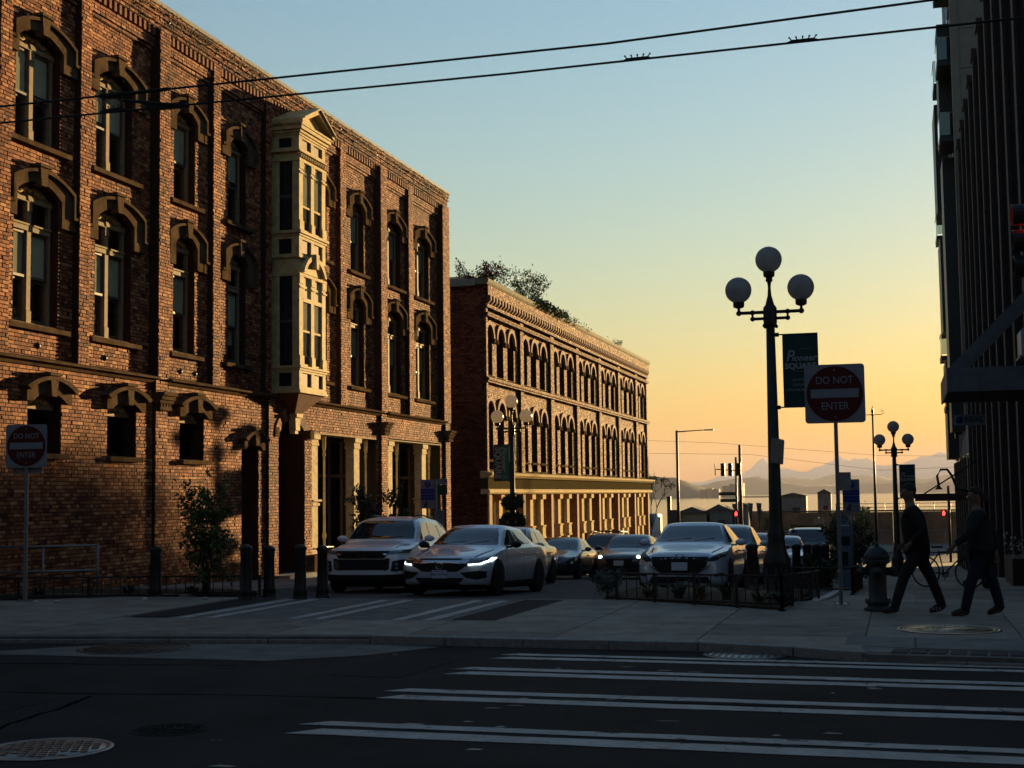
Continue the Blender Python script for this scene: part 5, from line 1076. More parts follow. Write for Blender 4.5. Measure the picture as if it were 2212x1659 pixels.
def banner(label, x0, x1, y, z0, z1, xpost, style):
    t = thing('banner', label, 'banner', ((x0+x1)/2, y, z0)); s = 1 if x0 > xpost else -1
    b = MB(); n = 12
    P = [(x0+(x1-x0)*i/6, y+.012*math.sin(i*1.3+j*.7), z0+(z1-z0)*j/n) for j in range(n+1) for i in range(7)]
    k = len(P); b.smooth = True; b.add(P+[(p[0], p[1]+.004, p[2]) for p in P], [(j*7+i, j*7+i+1, (j+1)*7+i+1, (j+1)*7+i) for j in range(n) for i in range(6)]+[(k+j*7+i, k+(j+1)*7+i, k+(j+1)*7+i+1, k+j*7+i+1) for j in range(n) for i in range(6)])
    cl = b.build('cloth', M_BAN, t, fix=False)
    for z in (z0, z1):
        b = MB(); b.tube([(xpost, y, z), (x1 if s > 0 else x0, y, z)], .012, 6); b.box(xpost+s*.05, xpost+s*.13, y-.03, y+.03, z-.03, z+.03); b.build('bracket', M_GREEN, t)
    c = (x0+x1)/2; w = abs(x1-x0); yy = y-.02
    if style == 'front':
        text('P', .25, M_BTXT, t, (x0+w*.2, yy, z1-.36), shear=.2, bold=.004); text('ioneer', .15, M_BTXT, t, (c+w*.1, yy, z1-.39), shear=.2, bold=.003)
        text('SQUARE', .125, M_BTXT, t, (c, yy, z1-.52), bold=.006, sx=1.05)
        for tx, z in (("SEATTLE'S", .74), ('ORIGINAL', .82), ('NEIGHBORHOOD', .9)): text(tx, .06, M_BTXT, t, (c, yy, z1-z))
        b = MB(); b.box(c-.02, c+w*.3, yy, yy+.002, z1-.245, z1-.24); b.box(c-w*.2, c+w*.2, yy, yy+.002, z1-.6, z1-.595); b.build('rule_line', M_BTXT, t)
    else:
        b = MB(); b.box(c-.0, x1-.005, y-.024, y-.018, z0+.01, z1-.01); b.build('teal_panel', M_BAN2, t)
        text('SQUARE', .27, M_BTXT, t, (x0+w*.28, y-.03, (z0+z1)/2), rot=(PI/2, PI/2, 0), bold=.01); text('Pioneer', .25, M_BTXT, t, (x0+w*.66, y-.03, (z0+z1)/2+.12), rot=(PI/2, PI/2, 0), shear=.2, bold=.004)
        text('1852', .09, M_BTXT, t, (x0+w*.74, y-.03, z0+.12))
banner('dark neighbourhood banner on the near street lamp behind the no-entry sign', -1.75, -1.19, 23.0, 3.06, 4.23, -1.93, 'front')
banner('two-tone banner with sideways lettering on the left street lamp', -12.66, -12.12, 44.2, 2.2, 3.36, -12.04, 'side')
banner('small dark banner on the distant right street lamp behind the walking man', -.02, .52, 51.5, 1.45, 2.62, -.17, 'front')
# no-entry signs
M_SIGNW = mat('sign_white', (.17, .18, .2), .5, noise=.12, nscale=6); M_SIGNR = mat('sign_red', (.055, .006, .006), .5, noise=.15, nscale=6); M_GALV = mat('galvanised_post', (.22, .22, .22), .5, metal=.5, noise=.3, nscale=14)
def rrect(w, h, r, n=5):
    P = []
    for cx, cz, a0 in ((w-r, h-r, 0), (-w+r, h-r, PI/2), (-w+r, -h+r, PI), (w-r, -h+r, 1.5*PI)): P += [(cx+r*math.cos(a0+PI/2*i/n), cz+r*math.sin(a0+PI/2*i/n)) for i in range(n+1)]
    return P
def no_entry(label, x, y, zc, size, rz, plate):
    t = thing('no_entry_sign', label, 'traffic sign', (x, y, 0), rz, 'no-entry signs', local=True); h = size/2
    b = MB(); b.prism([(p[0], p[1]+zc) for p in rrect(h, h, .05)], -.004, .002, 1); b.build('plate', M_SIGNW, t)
    b = MB(); b.prism([(p[0], p[1]+zc) for p in rrect(h-.006, h-.006, .045)], -.0052, -.004, 1); 
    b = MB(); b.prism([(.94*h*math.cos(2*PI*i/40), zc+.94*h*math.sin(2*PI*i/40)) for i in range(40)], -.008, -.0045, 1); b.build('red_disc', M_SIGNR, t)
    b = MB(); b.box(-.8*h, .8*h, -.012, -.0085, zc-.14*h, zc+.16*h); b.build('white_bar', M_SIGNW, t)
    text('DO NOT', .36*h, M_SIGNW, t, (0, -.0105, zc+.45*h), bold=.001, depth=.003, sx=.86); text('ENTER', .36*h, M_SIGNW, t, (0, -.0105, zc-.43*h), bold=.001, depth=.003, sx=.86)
    b = MB(); n = 26; s = .025; z1 = zc+h*.9
    for sx in (-1, 1): b.box(sx*s-.004, sx*s+.004, .006, .056, -.02, z1)
    b.box(-s, s, .052, .056, -.02, z1); b.box(-s, -.008, .004, .008, -.02, z1); b.box(.008, s, .004, .008, -.02, z1)
    k = int(z1/.05)
    for i in range(k): b.box(-.008, .008, .004, .008, i*.05-.0, i*.05+.026)
    b.build('post', M_GALV, t)
    b = MB(); b.box(-.13, .13, -.06, .12, -.01, .012)
    for sx in (-.1, .1): b.lathe([(.012, 0), (.012, .03)], (sx, .03, .01), 6)
    b.build('base_plate', M_GALV, t)
    for zz in (zc+.8*h, zc-.8*h): b = MB(); b.lathe([(.012, -.016), (.012, -.008)], (0, 0, zz), 8, 1); b.build('bolt', M_GALV, t)
    if plate:
        b = MB(); b.box(*plate); b.build('back_plate', M_GALV, t)
    return t
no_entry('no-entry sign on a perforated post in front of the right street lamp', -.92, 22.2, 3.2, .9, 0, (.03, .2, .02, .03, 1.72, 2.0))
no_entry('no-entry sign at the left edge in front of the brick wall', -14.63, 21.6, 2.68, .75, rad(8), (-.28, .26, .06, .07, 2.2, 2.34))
# parking signs
M_PBLUE = mat('sign_blue_print', (.012, .03, .2), .5); M_PINK = mat('sign_print', (.04, .045, .05), .6); M_PGRN = mat('sign_green', (.02, .05, .03), .6)
def sign_panel(t, x0, x1, z0, z1, y, m=M_SIGNW, name='sign_plate'):
    b = MB(); b.prism([((x0+x1)/2+p[0], (z0+z1)/2+p[1]) for p in rrect((x1-x0)/2, (z1-z0)/2, .02, 3)], y-.004, y+.002, 1); return b.build(name, m, t)
def disc(t, x, z, r, y, m, name='disc'):
    b = MB(); b.prism([(x+r*math.cos(2*PI*i/24), z+r*math.sin(2*PI*i/24)) for i in range(24)], y-.008, y-.0045, 1); return b.build(name, m, t)
def pring(t, x, z, r, y, m):
    b = MB(); b.tube([(x+r*math.cos(a), y-.006, z+r*math.sin(a)) for a in np.linspace(0, 2*PI, 25)], .008, 4); return b.build('ring', m, t)
def parking(label, x, y, ztop, extra):
    g = gz(y)+.1; t = thing('parking_sign', label, 'parking sign', (x, y, g)); w = .2
    b = MB(); b.tube([(x+.24 if extra else x+.0, y+.03, g-.1), (x+.24 if extra else x, y+.03, ztop)], .025, 8); b.build('post', M_GALV, t)
    sign_panel(t, x-w, x+w, ztop-.78, ztop, y); disc(t, x, ztop-.13, .085, y, M_PBLUE); text('P', .15, M_SIGNW, t, (x, y-.009, ztop-.13), depth=.002, bold=.003)
    for a, c, tx, sz in ((.25, .38, 'Pay 8am-5pm', .06), (.4, .55, '2 Hours Max', .066)):
        b = MB(); b.box(x-w+.004, x+w-.004, y-.007, y-.0045, ztop-c, ztop-a); b.build('blue_band', M_PBLUE, t); text(tx, sz, M_SIGNW, t, (x, y-.009, ztop-(a+c)/2), depth=.002)
    b = MB(); b.prism([(x-.12, ztop-.75), (x-.02, ztop-.75), (x-.0, ztop-.6), (x-.05, ztop-.58), (x-.1, ztop-.66)], y-.008, y-.0045, 1); b.build('phone_pictogram', M_PINK, t)
    xs = x+.33 if extra else x-.2
    sign_panel(t, xs-.14, xs+.14, ztop-1.25, ztop-.82, y); pring(t, xs, ztop-.94, .075, y, M_PINK); text('P', .11, M_PINK, t, (xs, y-.008, ztop-.94), depth=.002)
    if extra:
        sign_panel(t, x+.28, x+.56, ztop-.14, ztop+.02, y); disc(t, x+.5, ztop-.05, .035, y, M_PINK); sign_panel(t, x+.28, x+.56, ztop-.42, ztop-.15, y, M_PGRN)
    return t
parking('cluster of parking signs in front of the alley on the left pavement', -12.35, 36.6, 2.18, True)
parking('blue and white parking sign right of the perforated sign post', -1.14, 35.0, 2.0, False)
# pay station
t = thing('pay_station', 'grey parking pay station under the right parking sign', 'pay station', (-1.25, 33.5, gz(33.5)))
g = gz(33.5); b = MB(); b.box(-1.42, -1.1, 33.3, 33.6, g, g+1.25); b.prism([(-1.42, g+1.25), (-1.1, g+1.25), (-1.12, g+1.4), (-1.4, g+1.4)], 33.3, 33.6, 1); b.build('cabinet', mat('pay_grey', (.11, .13, .15), .5), t, bevel=.02)
b = MB(); b.box(-1.37, -1.15, 33.285, 33.3, g+.95, g+1.15); b.build('screen', M_CGLASS, t); b = MB(); b.box(-1.33, -1.19, 33.285, 33.3, g+.5, g+.8); b.build('keypad', M_PLAST, t)
# plate on the near lamp post, seen from behind
t = thing('post_sign', 'back of a small tilted sign strapped to the near street lamp post', 'sign', (-1.86, 22.87, 2.36), local=True); t.rotation_euler = (0, rad(7), rad(55))
b = MB(); b.prism([(p[0], p[1]) for p in rrect(.15, .2, .03)], -.004, .004, 1); b.build('plate', M_GALV, t); b = MB(); b.box(-.05, .05, .0, .1, -.03, .03); b.build('strap', M_BLACK, t)
# bollards
def make_bollard():
    t = thing('bollard', '-', 'bollard', (0, 0, 0), 0, 'black cast-iron bollards', local=True)
    b = MB(); b.lathe([(.14, 0), (.14, .05), (.125, .07), (.115, .16), (.125, .18), (.105, .22), (.09, .84), (.1, .86), (.1, .89), (.085, .9)], n=18); b.build('shaft', M_BLACK, t)
    b = MB(); b.lathe([(.1, .895), (.115, .9), (.115, .925), (.09, .96), (.04, .985), (.005, .99)], n=18); b.build('cap', M_BLACK, t)
    b = MB(); b.lathe([(.095, .8), (.097, .805), (.097, .835), (.095, .84)], n=18); b.build('collar_ring', M_BLACK, t)
    return t
B0 = make_bollard()
for i, (x, y, lb) in enumerate(((-10.75, 22.2, 'black bollard at the left end of the raised crossing, in front of the shrub'), (-11.2, 24.1, 'black bollard standing back between the two left crossing bollards'), (-9.98, 22.72, 'black bollard on the crossing just left of the white suv'), (-10.32, 24.5, 'black bollard directly in front of the left wing of the white suv'), (-12.9, 23.0, 'black bollard in front of the bare brick wall by the left fence'),
        (-2.55, 25.3, 'black bollard between the pale hatchback and the near lamp post'), (-2.3, 32.6, 'leftmost of the bollards in front of the black off-road suv'), (-2.1, 33.2, 'middle one of the bollards in front of the black off-road suv'), (-1.92, 33.6, 'third from the left of the bollards in front of the black off-road suv'), (-1.7, 33.0, 'rightmost of the bollards in front of the black off-road suv'))):
    o = B0 if i == 0 else copy_tree(B0); o['label'] = lb; o.location = (x, y, gz(y)+(.0 if y < 23 else -.02 if x < -9 else -.005))
# low picket fences
M_RUST = mat('fence_paint', (.03, .022, .018), .6, noise=.4, nscale=12)
def fence(label, pts, h, post_every=1.0, gap=.16, low=.1):
    t = thing('low_fence', label, 'fence', (pts[0][0], pts[0][1], gz(pts[0][1])), 0, 'low planter fences')
    for (x0, y0), (x1, y1) in zip(pts[:-1], pts[1:]):
        L = math.hypot(x1-x0, y1-y0); np_ = max(1, round(L/post_every)); P = lambda s: (x0+(x1-x0)*s/L, y0+(y1-y0)*s/L)
        for k in range(np_+1):
            x, y = P(L*k/np_); b = MB(); g = gz(y); b.box(x-.022, x+.022, y-.022, y+.022, g-.02, g+h+.02); b.box(x-.05, x+.05, y-.05, y+.05, g-.01, g+.015); b.build('post', M_RUST, t)
        for z in (h, low):
            b = MB(); b.tube([(x0, y0, gz(y0)+z), (x1, y1, gz(y1)+z)], .017, 6); b.build('rail', M_RUST, t)
        n = int(L/gap)
        for k in range(1, n):
            x, y = P(L*k/n); b = MB(); g = gz(y); b.tube([(x, y, g+low), (x, y, g+h)], .009, 5); b.build('picket', M_RUST, t)
fence('low dark picket fence round the planter in front of the pale hatchback', [(-4.5, 22.9), (-1.7, 20.94), (-1.4, 24.85)], .5, .95, .22)
fence('low dark picket fence along the left planter below the shrub', [(-15.9, 21.2), (-12.95, 23.15), (-11.3, 23.9)], .42, 1.1, .16)
fence('second low planter fence behind the perforated sign post', [(-2.3, 29.0), (-.95, 28.2), (-.9, 33.0)], .5, 1.0, .22)
# pipe railing at the far left
t = thing('pipe_railing', 'two-bar pipe railing by the left brick wall', 'railing', (-14.3, 23.3, .1)); 
for x, y in ((-15.9, 22.4), (-15.1, 22.85), (-14.25, 23.3)): b = MB(); b.tube([(x, y, .0), (x, y, .92)], .024, 8); b.build('post', M_GALV, t)
for z in (.9, .45): b = MB(); b.tube([(-15.9, 22.4, z), (-14.25, 23.3, z)], .021, 8); b.build('bar', M_GALV, t)
# fire hydrant
t = thing('fire_hydrant', 'old dark fire hydrant on the pavement in front of the walking man', 'fire hydrant', (-.36, 21.15, 0), local=True)
M_HYD = mat('hydrant_paint', (.03, .035, .038), .5, noise=.4, nscale=10, bump=.3, bscale=40)
b = MB(); b.lathe([(.2, 0), (.2, .04), (.15, .06), (.15, .1), (.18, .11), (.18, .15), (.14, .17), (.125, .2), (.125, .62), (.14, .66), (.175, .68), (.18, .72), (.17, .74)], n=20); b.build('barrel', M_HYD, t)
b = MB(); b.lathe([(.175, .735), (.185, .76), (.17, .8), (.13, .86), (.07, .9), (.03, .915)], n=20); b.lathe([(.035, .9), (.03, .97)], n=5); b.build('bonnet', M_HYD, t)
for x, y, a in ((-.12, 0, 0), (.12, 0, 0), (0, -.12, 1)):
    b = MB(); d = (-1 if x < 0 else 1) if a == 0 else -1; b.lathe([(.06, 0), (.06, d*.07), (.075, d*.075), (.075, d*.12), (.03, d*.13), (.025, d*.16)], (x, y, .56), 12, 0 if a == 0 else 1); b.build('outlet_cap', M_HYD, t)
b = MB()
for k in range(8): a = 2*PI*k/8; b.lathe([(.012, .15), (.012, .175)], (.165*math.cos(a), .165*math.sin(a), 0), 6)
stuff(b.build('flange_bolts', M_HYD, t))
# traffic signal at the right edge, facing the cross street
t = thing('traffic_signal', 'traffic signal with red light cut by the right edge', 'traffic signal', (2.75, 19, 0), local=True)
b = MB(); b.lathe([(.16, 0), (.16, .3), (.1, .35), (.08, 6)], n=12); b.build('pole', M_BLACK, t)
b = MB(); b.tube([(0, 0, 5.35), (-.75, 0, 5.35)], .03, 8); b.tube([(0, 0, 4.4), (-.75, 0, 4.4)], .03, 8); b.build('bracket', M_BLACK, t)
b = MB(); b.box(-1.1, -.83, -.17, .17, 4.3, 5.4); b.build('housing', M_BLACK, t, bevel=.02)
for i, z in enumerate((5.18, 4.85, 4.52)):
    b = MB(); b.lathe([(.125, -.0), (.11, -.03), (.04, -.05)], (-1.1, 0, z), 16, 0); b.build('lens', (mat('red_light', (.8, .02, .02), .3, emit=(1, .02, .02), estr=6), mat('dead_lens', (.03, .03, .02), .2), MATS['dead_lens'] if 'dead_lens' in MATS else None)[i] if i < 2 else MATS['dead_lens'], t)
    b = MB(); n = 14; A = [PI*(.5+.82*(k/(n-1)*2-1)) for k in range(n)]; o_ = [(-.145*math.cos(a), z+.145*math.sin(a)) for a in A]; i_ = [(-.137*math.cos(a), z+.137*math.sin(a)) for a in A]; b.ring(o_, i_, -1.36, -1.1, 0); b.build('visor', M_BLACK, t)
t.rotation_euler = (0, 0, rad(3)); t.location.x = 2.84
# trolley wires over the cross street with their clips
M_WIRE = mat('wire', (.015, .015, .016), .6)
def wire(label, pts, r=.011): b = MB(); b.tube(pts, r, 6); return tag(b.build('trolley_wire', M_WIRE), label, 'wire', 'trolley wires over the cross street')
wire('upper of the two trolley wires crossing the sky', [(-30, 12.75, 5.86), (-9, 12.78, 5.87), (-2.5, 12.75, 5.9), (.54, 12.48, 5.92), (14, 11.6, 5.95)])
wire('lower of the two trolley wires crossing the sky', [(-30, 13.35, 5.86), (-9.4, 13.38, 5.88), (-3.6, 13.38, 5.9), (1.2, 13.16, 5.9), (14, 12.3, 5.9)])
for x, y, lb in ((-2.32, 13.33, 'spiky wire clip left of centre on the lower trolley wire'), (-.74, 13.25, 'spiky wire clip nearer the right on the lower trolley wire'), (-8.05, 13.38, 'spiky wire clip in front of the second top-floor window')):
    t = thing('wire_clip', lb, 'wire clip', (x, y, 5.9), rad(-2), 'clips on the trolley wires', local=True)
    b = MB(); b.prism([(-.16, 0), (.16, 0), (.1, .025), (-.1, .025)], -.012, .012, 1); b.build('clamp', M_WIRE, t)
    for k in range(5): b = MB(); xx = -.1+k*.05; b.tube([(xx, 0, .02), (xx+(k-2)*.012, 0, .05)], .006, 5); b.ball((xx+(k-2)*.012, 0, .05), .01, 6, 4); b.build('stud', M_WIRE, t)
t = thing('wire_switch', 'dark insulated crosspiece between the trolley wires at the left', 'wire fitting', (-7.5, 13.1, 5.88), local=True)
b = MB(); b.tube([(.0, -.3, .0), (-.25, -.05, .02), (.3, .28, .0)], .018, 6); b.box(-.12, .35, .2, .3, -.02, .02); b.box(-.35, .0, -.33, -.25, -.02, .02); b.tube([(-.3, -.3, .0), (.45, -.33, .0)], .02, 6); b.build('fitting', M_WIRE, t)
# bicycle at a hoop by the right wall
t = thing('bicycle', 'dark bicycle standing behind the walking man', 'bicycle', (.95, 33.2, gz(33.2)), rad(62), local=True)
for y, nm in ((-.52, 'wheel'), (.52, 'wheel')):
    b = MB(); b.tube([(0, y+.33*math.cos(a), .34+.33*math.sin(a)) for a in np.linspace(0, 2*PI, 29)], .018, 6, cap=False); w = b.build('wheel', M_TYRE, t)
    b = MB()
    for k in range(12): a = 2*PI*k/12; b.tube([(0, y, .34), (0, y+.32*math.cos(a), .34+.32*math.sin(a))], .003, 4)
    stuff(b.build('spokes', M_CHROME, w))
b = MB()
for p in ([(0, .5, .34), (0, .08, .3)], [(0, .08, .3), (0, .2, .82)], [(0, .2, .78), (0, -.36, .8)], [(0, .08, .3), (0, -.38, .72)], [(0, .52, .34), (0, .19, .76)], [(0, -.52, .34), (0, -.36, .92)]): b.tube(p, .017, 6)
b.build('frame', mat('bike_frame', (.03, .03, .035), .4, metal=.4), t)
b = MB(); b.tube([(-.27, -.36, .98), (0, -.36, .95), (.27, -.36, .98)], .014, 6); b.tube([(0, -.36, .88), (0, -.36, .96)], .014, 6); b.build('handlebar', M_BLACK, t)
b = MB(); b.prism([(-.03, -.1), (.03, -.1), (.075, .14), (-.075, .14)], .87, .92); vv = [(v[0], v[1]+.2, v[2]) for v in b.v]; b.v = vv; b.build('saddle', M_BLACK, t, bevel=.015)
b = MB(); b.lathe([(.09, -.006), (.09, .006)], (.05, .08, .3), 18, 0); b.tube([(.07, .08, .3), (.07, .12, .14)], .01, 5); b.build('crank', M_CHROME, t)
t = thing('pushchair', 'small dark folded pushchair beside the bicycle', 'pushchair', (1.55, 33.0, gz(33)), local=True)
b = MB(); b.prism([(-.18, .2), (.2, .2), (.26, .45), (.1, .62), (-.1, .6), (-.16, .4)], -.16, .16, 1); b.build('seat', mat('pushchair_cloth', (.02, .02, .025), .9), t, bevel=.03)
b = MB(); b.lathe([(.01, .84), (.07, .82), (.1, .74), (.1, .64), (.06, .58)], (-.06, 0, 0), 12); b.build('hood', MATS['pushchair_cloth'], t)
b = MB(); b.tube([(.2, -.14, .25), (.35, -.14, .7), (.35, .14, .7), (.2, .14, .25)], .013, 6); b.tube([(-.2, 0, .1), (.2, 0, .35)], .013, 6); b.build('handle', M_BLACK, t)
for x, y in ((-.2, -.15), (-.2, .15), (.2, -.17), (.2, .17)): b = MB(); b.lathe([(.03, -.015), (.09, -.015), (.09, .015), (.03, .015)], (x, y, .09), 14, 1); b.build('wheel', M_TYRE, t)
# ---------------------------------------------------------------- far street poles and signals
def gnd(y): return gz(y)
t = thing('street_light', 'plain dark street light with long arm beyond the farther brick building', 'street light', (-16.2, 107, gnd(107)))
b = MB(); b.tube([(-16.2, 107, gnd(107)), (-16.2, 107, 6.5)], [.13, .09], 10); b.build('pole', M_BLACK, t); b = MB(); b.tube([(-16.2, 107, 6.4), (-13.9, 107, 6.5)], [.05, .03], 8); b.build('arm', M_BLACK, t); b = MB(); b.box(-14.1, -13.4, 106.9, 107.1, 6.44, 6.54); b.build('lamp_head', M_GALV, t, bevel=.03)
t = thing('traffic_signal', 'far traffic signal mast with heads on a side arm before the mountains', 'traffic signal', (-11.6, 107, gnd(107)))
b = MB(); b.tube([(-11.5, 107, gnd(107)), (-11.5, 107, 5.3)], [.14, .1], 10); b.build('pole', M_BLACK, t); b = MB(); b.tube([(-11.85, 107, gnd(107)), (-11.8, 107, 4.4)], .08, 8); b.build('second_pole', M_BLACK, t)
b = MB(); b.tube([(-11.8, 107, 3.4), (-13.3, 107, 3.52)], .045, 6); b.tube([(-13.35, 107, 3.05), (-13.35, 107, 3.95)], .05, 6); b.build('arm', M_BLACK, t)
for x in (-12.75, -12.2, -11.55):
    b = MB(); b.box(x-.16, x+.16, 106.7, 106.9, 3.0, 3.95); hd = b.build('signal_head', M_BLACK, t)
    for k in range(3): b = MB(); b.box(x-.15, x+.15, 106.4, 106.7, 3.72-k*.32+.1, 3.72-k*.32+.13); b.build('visor', M_BLACK, hd)
b = MB(); b.box(-12.0, -11.65, 106.7, 106.9, -.05, .42); p = b.build('pedestrian_signal', M_BLACK, t); M_REDS = mat('red_hand_light', (.5, .02, .02), .4, emit=(1, .05, .04), estr=1.0)
b = MB(); b.prism([(-11.93, .02), (-11.78, .02), (-11.74, .2), (-11.8, .34), (-11.9, .34), (-11.95, .2)], 106.66, 106.7, 1); b.build('red_hand', M_REDS, p)
for z, w in ((1.55, 1.2), (1.05, 1.1)): b = MB(); b.box(-11.9-w, -11.8, 106.85, 106.9, z, z+.25); b.build('street_name_blade', M_PGRN, t)
b = MB(); b.box(-12.9, -11.95, 106.6, 107.2, gnd(107), -1.4); tag(b.build('utility_cabinet', mat('cabinet_grey', (.2, .22, .24), .6, noise=.2), bevel=.03), 'grey utility cabinet at the foot of the far signal mast', 'cabinet')
t = thing('decorative_pole', 'tall thin dark pole with hooked finial right of the no-entry sign', 'pole', (-1.78, 107, gnd(107)))
b = MB(); b.tube([(-1.78, 107, gnd(107)), (-1.78, 107, 7.6)], [.12, .06], 8); b.build('shaft', M_BLACK, t); b = MB(); b.lathe([(.06, 7.2), (.12, 7.3), (.06, 7.4), (.11, 7.55), (.04, 7.8), (.005, 8.0)], (-1.78, 107, 0), 8); b.build('finial', M_BLACK, t); b = MB(); b.tube([(-2.6, 107, 7.3), (-1.2, 107, 7.3), (-1.0, 107, 7.4), (-1.05, 107, 7.6), (-1.2, 107, 7.55)], .03, 6); b.build('hook', M_BLACK, t)
t = thing('traffic_signal', 'pedestrian signal with red hand by the end of the right buildings', 'traffic signal', (2.95, 95, gnd(95)))
b = MB(); b.tube([(2.95, 95, gnd(95)), (2.95, 95, 2.0)], .08, 8); b.build('pole', M_BLACK, t); b = MB(); b.box(2.45, 2.8, 94.9, 95.1, .05, .5); b.build('housing', M_BLACK, t); b = MB(); b.prism([(2.54, .12), (2.68, .12), (2.72, .28), (2.66, .42), (2.57, .42), (2.52, .28)], 94.86, 94.9, 1); b.build('red_hand', M_REDS, t)
for i, pts in enumerate(([(-60, 160, 9.6), (-20, 160, 7.4), (-2, 160, 5.6), (20, 160, 5.0)], [(-60, 160, 7.4), (-16, 160, 6.0), (-2, 160, 4.0), (20, 160, 4.6)])):
    b = MB(); b.tube(pts, .016, 5); tag(b.build('overhead_cable', M_WIRE), ('higher' if i == 0 else 'lower')+' of the faint cables sagging over the waterfront', 'cable', 'cables over the waterfront')
# ================================================================ WATERFRONT, WATER, FAR SHORES, HAZE
M_WATER = bpy.data.materials.new('sea_water'); M_WATER.use_nodes = True
_n = M_WATER.node_tree; _b = _n.nodes['Principled BSDF']; _b.inputs['Base Color'].default_value = (.02, .03, .035, 1); _b.inputs['Roughness'].default_value = .12; _b.inputs['IOR'].default_value = 1.33
_c = _n.nodes.new('ShaderNodeTexCoord'); _m = _n.nodes.new('ShaderNodeMapping'); _m.inputs['Scale'].default_value = (.12, .035, 1); _t = _n.nodes.new('ShaderNodeTexNoise'); _t.inputs['Scale'].default_value = 1; _t.inputs['Detail'].default_value = 6
_p = _n.nodes.new('ShaderNodeBump'); _p.inputs['Strength'].default_value = 1; _p.inputs['Distance'].default_value = 1.2
_n.links.new(_c.outputs['Object'], _m.inputs[0]); _n.links.new(_m.outputs[0], _t.inputs[0]); _n.links.new(_t.outputs[0], _p.inputs['Height']); _n.links.new(_p.outputs[0], _b.inputs['Normal'])
b = MB(); b.quad((-9000, 150, -6), (9000, 150, -6), (9000, 13500, -6), (-9000, 13500, -6)); struct(b.build('water', M_WATER))
b = MB(); b.box(-400, 400, 148, 152, -9, -3.2); struct(b.build('seawall', M_CONC2))
def noise1(x, seed): return sum(math.sin(x*f+seed*p)*a for f, a, p in ((1, 1, 1.3), (2.3, .5, 2.1), (5.1, .28, .7), (11.7, .13, 3.3), (23, .07, 1.9)))
def ridge(name, prof, Y, depth, m, seed, rough, step):
    """long hill: prof gives (x, height) of the crest; falls to the water front and back"""
    xs = np.arange(prof[0][0], prof[-1][0]+step, step); b = MB(); b.smooth = True; k = 9; V = []
    for x in xs:
        h = np.interp(x, [p[0] for p in prof], [p[1] for p in prof]); h = max(0, h+rough*noise1(x/rough*.05, seed)*min(1, h/20))
        for j in range(k):
            t = j/(k-1); s = math.sin(PI*min(1, t*1.0))**.8 if j < k-1 else 0
            V.append((x+rough*.6*noise1(j*3+x*.01, seed), Y+depth*(t-.5), -7+(h+7)*max(0, s)*(1+.08*noise1(x/rough*.11+j*2, seed+1)*(0 < j < k-1))))
    F = [(i*k+j, (i+1)*k+j, (i+1)*k+j+1, i*k+j+1) for i in range(len(xs)-1) for j in range(k-1)]
    b.add(V, F); return struct(b.build(name, m))
def hx(px, Y): return Y*math.tan(math.atan((px-1106)/3067)-YAW)      # picture column to X on a far plane
def hz(py, Y, px=1700): return EYE+(1066-(px-1600)*.013-py)/3067*Y*.99
M_WOODS = mat('wooded_hill', (.075, .085, .065), .95, noise=.4, nscale=.01, spec=.05)
M_MTN = mat('mountain_rock', (.75, .75, .77), .95, noise=.3, nscale=.002, spec=.05)
ridge('near_headland', [(hx(x, 2600), hz(y, 2600, x)) for x, y in ((1180, 1052), (1330, 1030), (1400, 1028), (1440, 1030), (1462, 1042), (1490, 1052), (1515, 1062), (1560, 1069))], 2700, 300, M_WOODS, 3, 5, 7)
ridge('far_shore', [(hx(x, 6200), hz(y, 6200, x)) for x, y in ((1250, 1060), (1420, 1052), (1500, 1050), (1560, 1042), (1620, 1034), (1660, 1036), (1720, 1041), (1800, 1046), (1900, 1044), (2000, 1045), (2250, 1042), (2700, 1050))], 6400, 700, M_WOODS, 5, 9, 16)
ridge('middle_hills', [(hx(x, 9000), hz(y, 9000, x)) for x, y in ((1400, 1058), (1560, 1050), (1680, 1035), (1760, 1038), (1800, 1030), (1880, 1030), (1980, 1032), (2080, 1026), (2600, 1040))], 9200, 900, M_WOODS, 8, 10, 24)
ridge('mountain_range', [(hx(x, 12000), hz(y, 12000, x)) for x, y in ((1380, 1055), (1500, 1046), (1560, 1028), (1600, 1012), (1625, 997), (1640, 994), (1656, 1000), (1690, 1014), (1720, 1018), (1760, 1006), (1785, 998), (1800, 996), (1830, 1000), (1845, 996), (1880, 1004), (1900, 1008), (1950, 1000), (1990, 990), (2040, 982), (2150, 990), (2600, 1020))], 12400, 1500, M_MTN, 2, 12, 20)
# point with blocks and trees on the near headland
for i, (xa, xb, yt) in enumerate(((1508, 1520, 1058), (1522, 1534, 1056), (1536, 1548, 1057), (1556, 1570, 1050), (1571, 1588, 1046), (1589, 1594, 1040), (1596, 1601, 1044))):
    Y = 2480; b = MB(); b.box(hx(xa, Y), hx(xb, Y), Y, Y+25, -7, hz(yt, Y, xa)); o = b.build('far_block', mat('far_wall_pale' if i >= 5 else 'far_wall', (.5, .42, .3) if i >= 5 else (.08, .075, .07), .8), None)
    lb = ['leftmost grey apartment block at the foot of the headland', 'second grey apartment block from the left on the far shore', 'third grey apartment block from the left on the far shore', 'grey block with low roof near the tip of the point', 'widest dark block on the point across the water', 'pale sunlit tower at the tip of the point', 'smaller pale sunlit block right of the tower on the point'][i]
    tag(o, lb, 'building', 'blocks on the far point')
b = MB(); b.box(hx(1600, 2480), hx(1665, 2480), 2470, 2520, -7, -3.5); struct(b.build('sand_spit', M_SOIL))
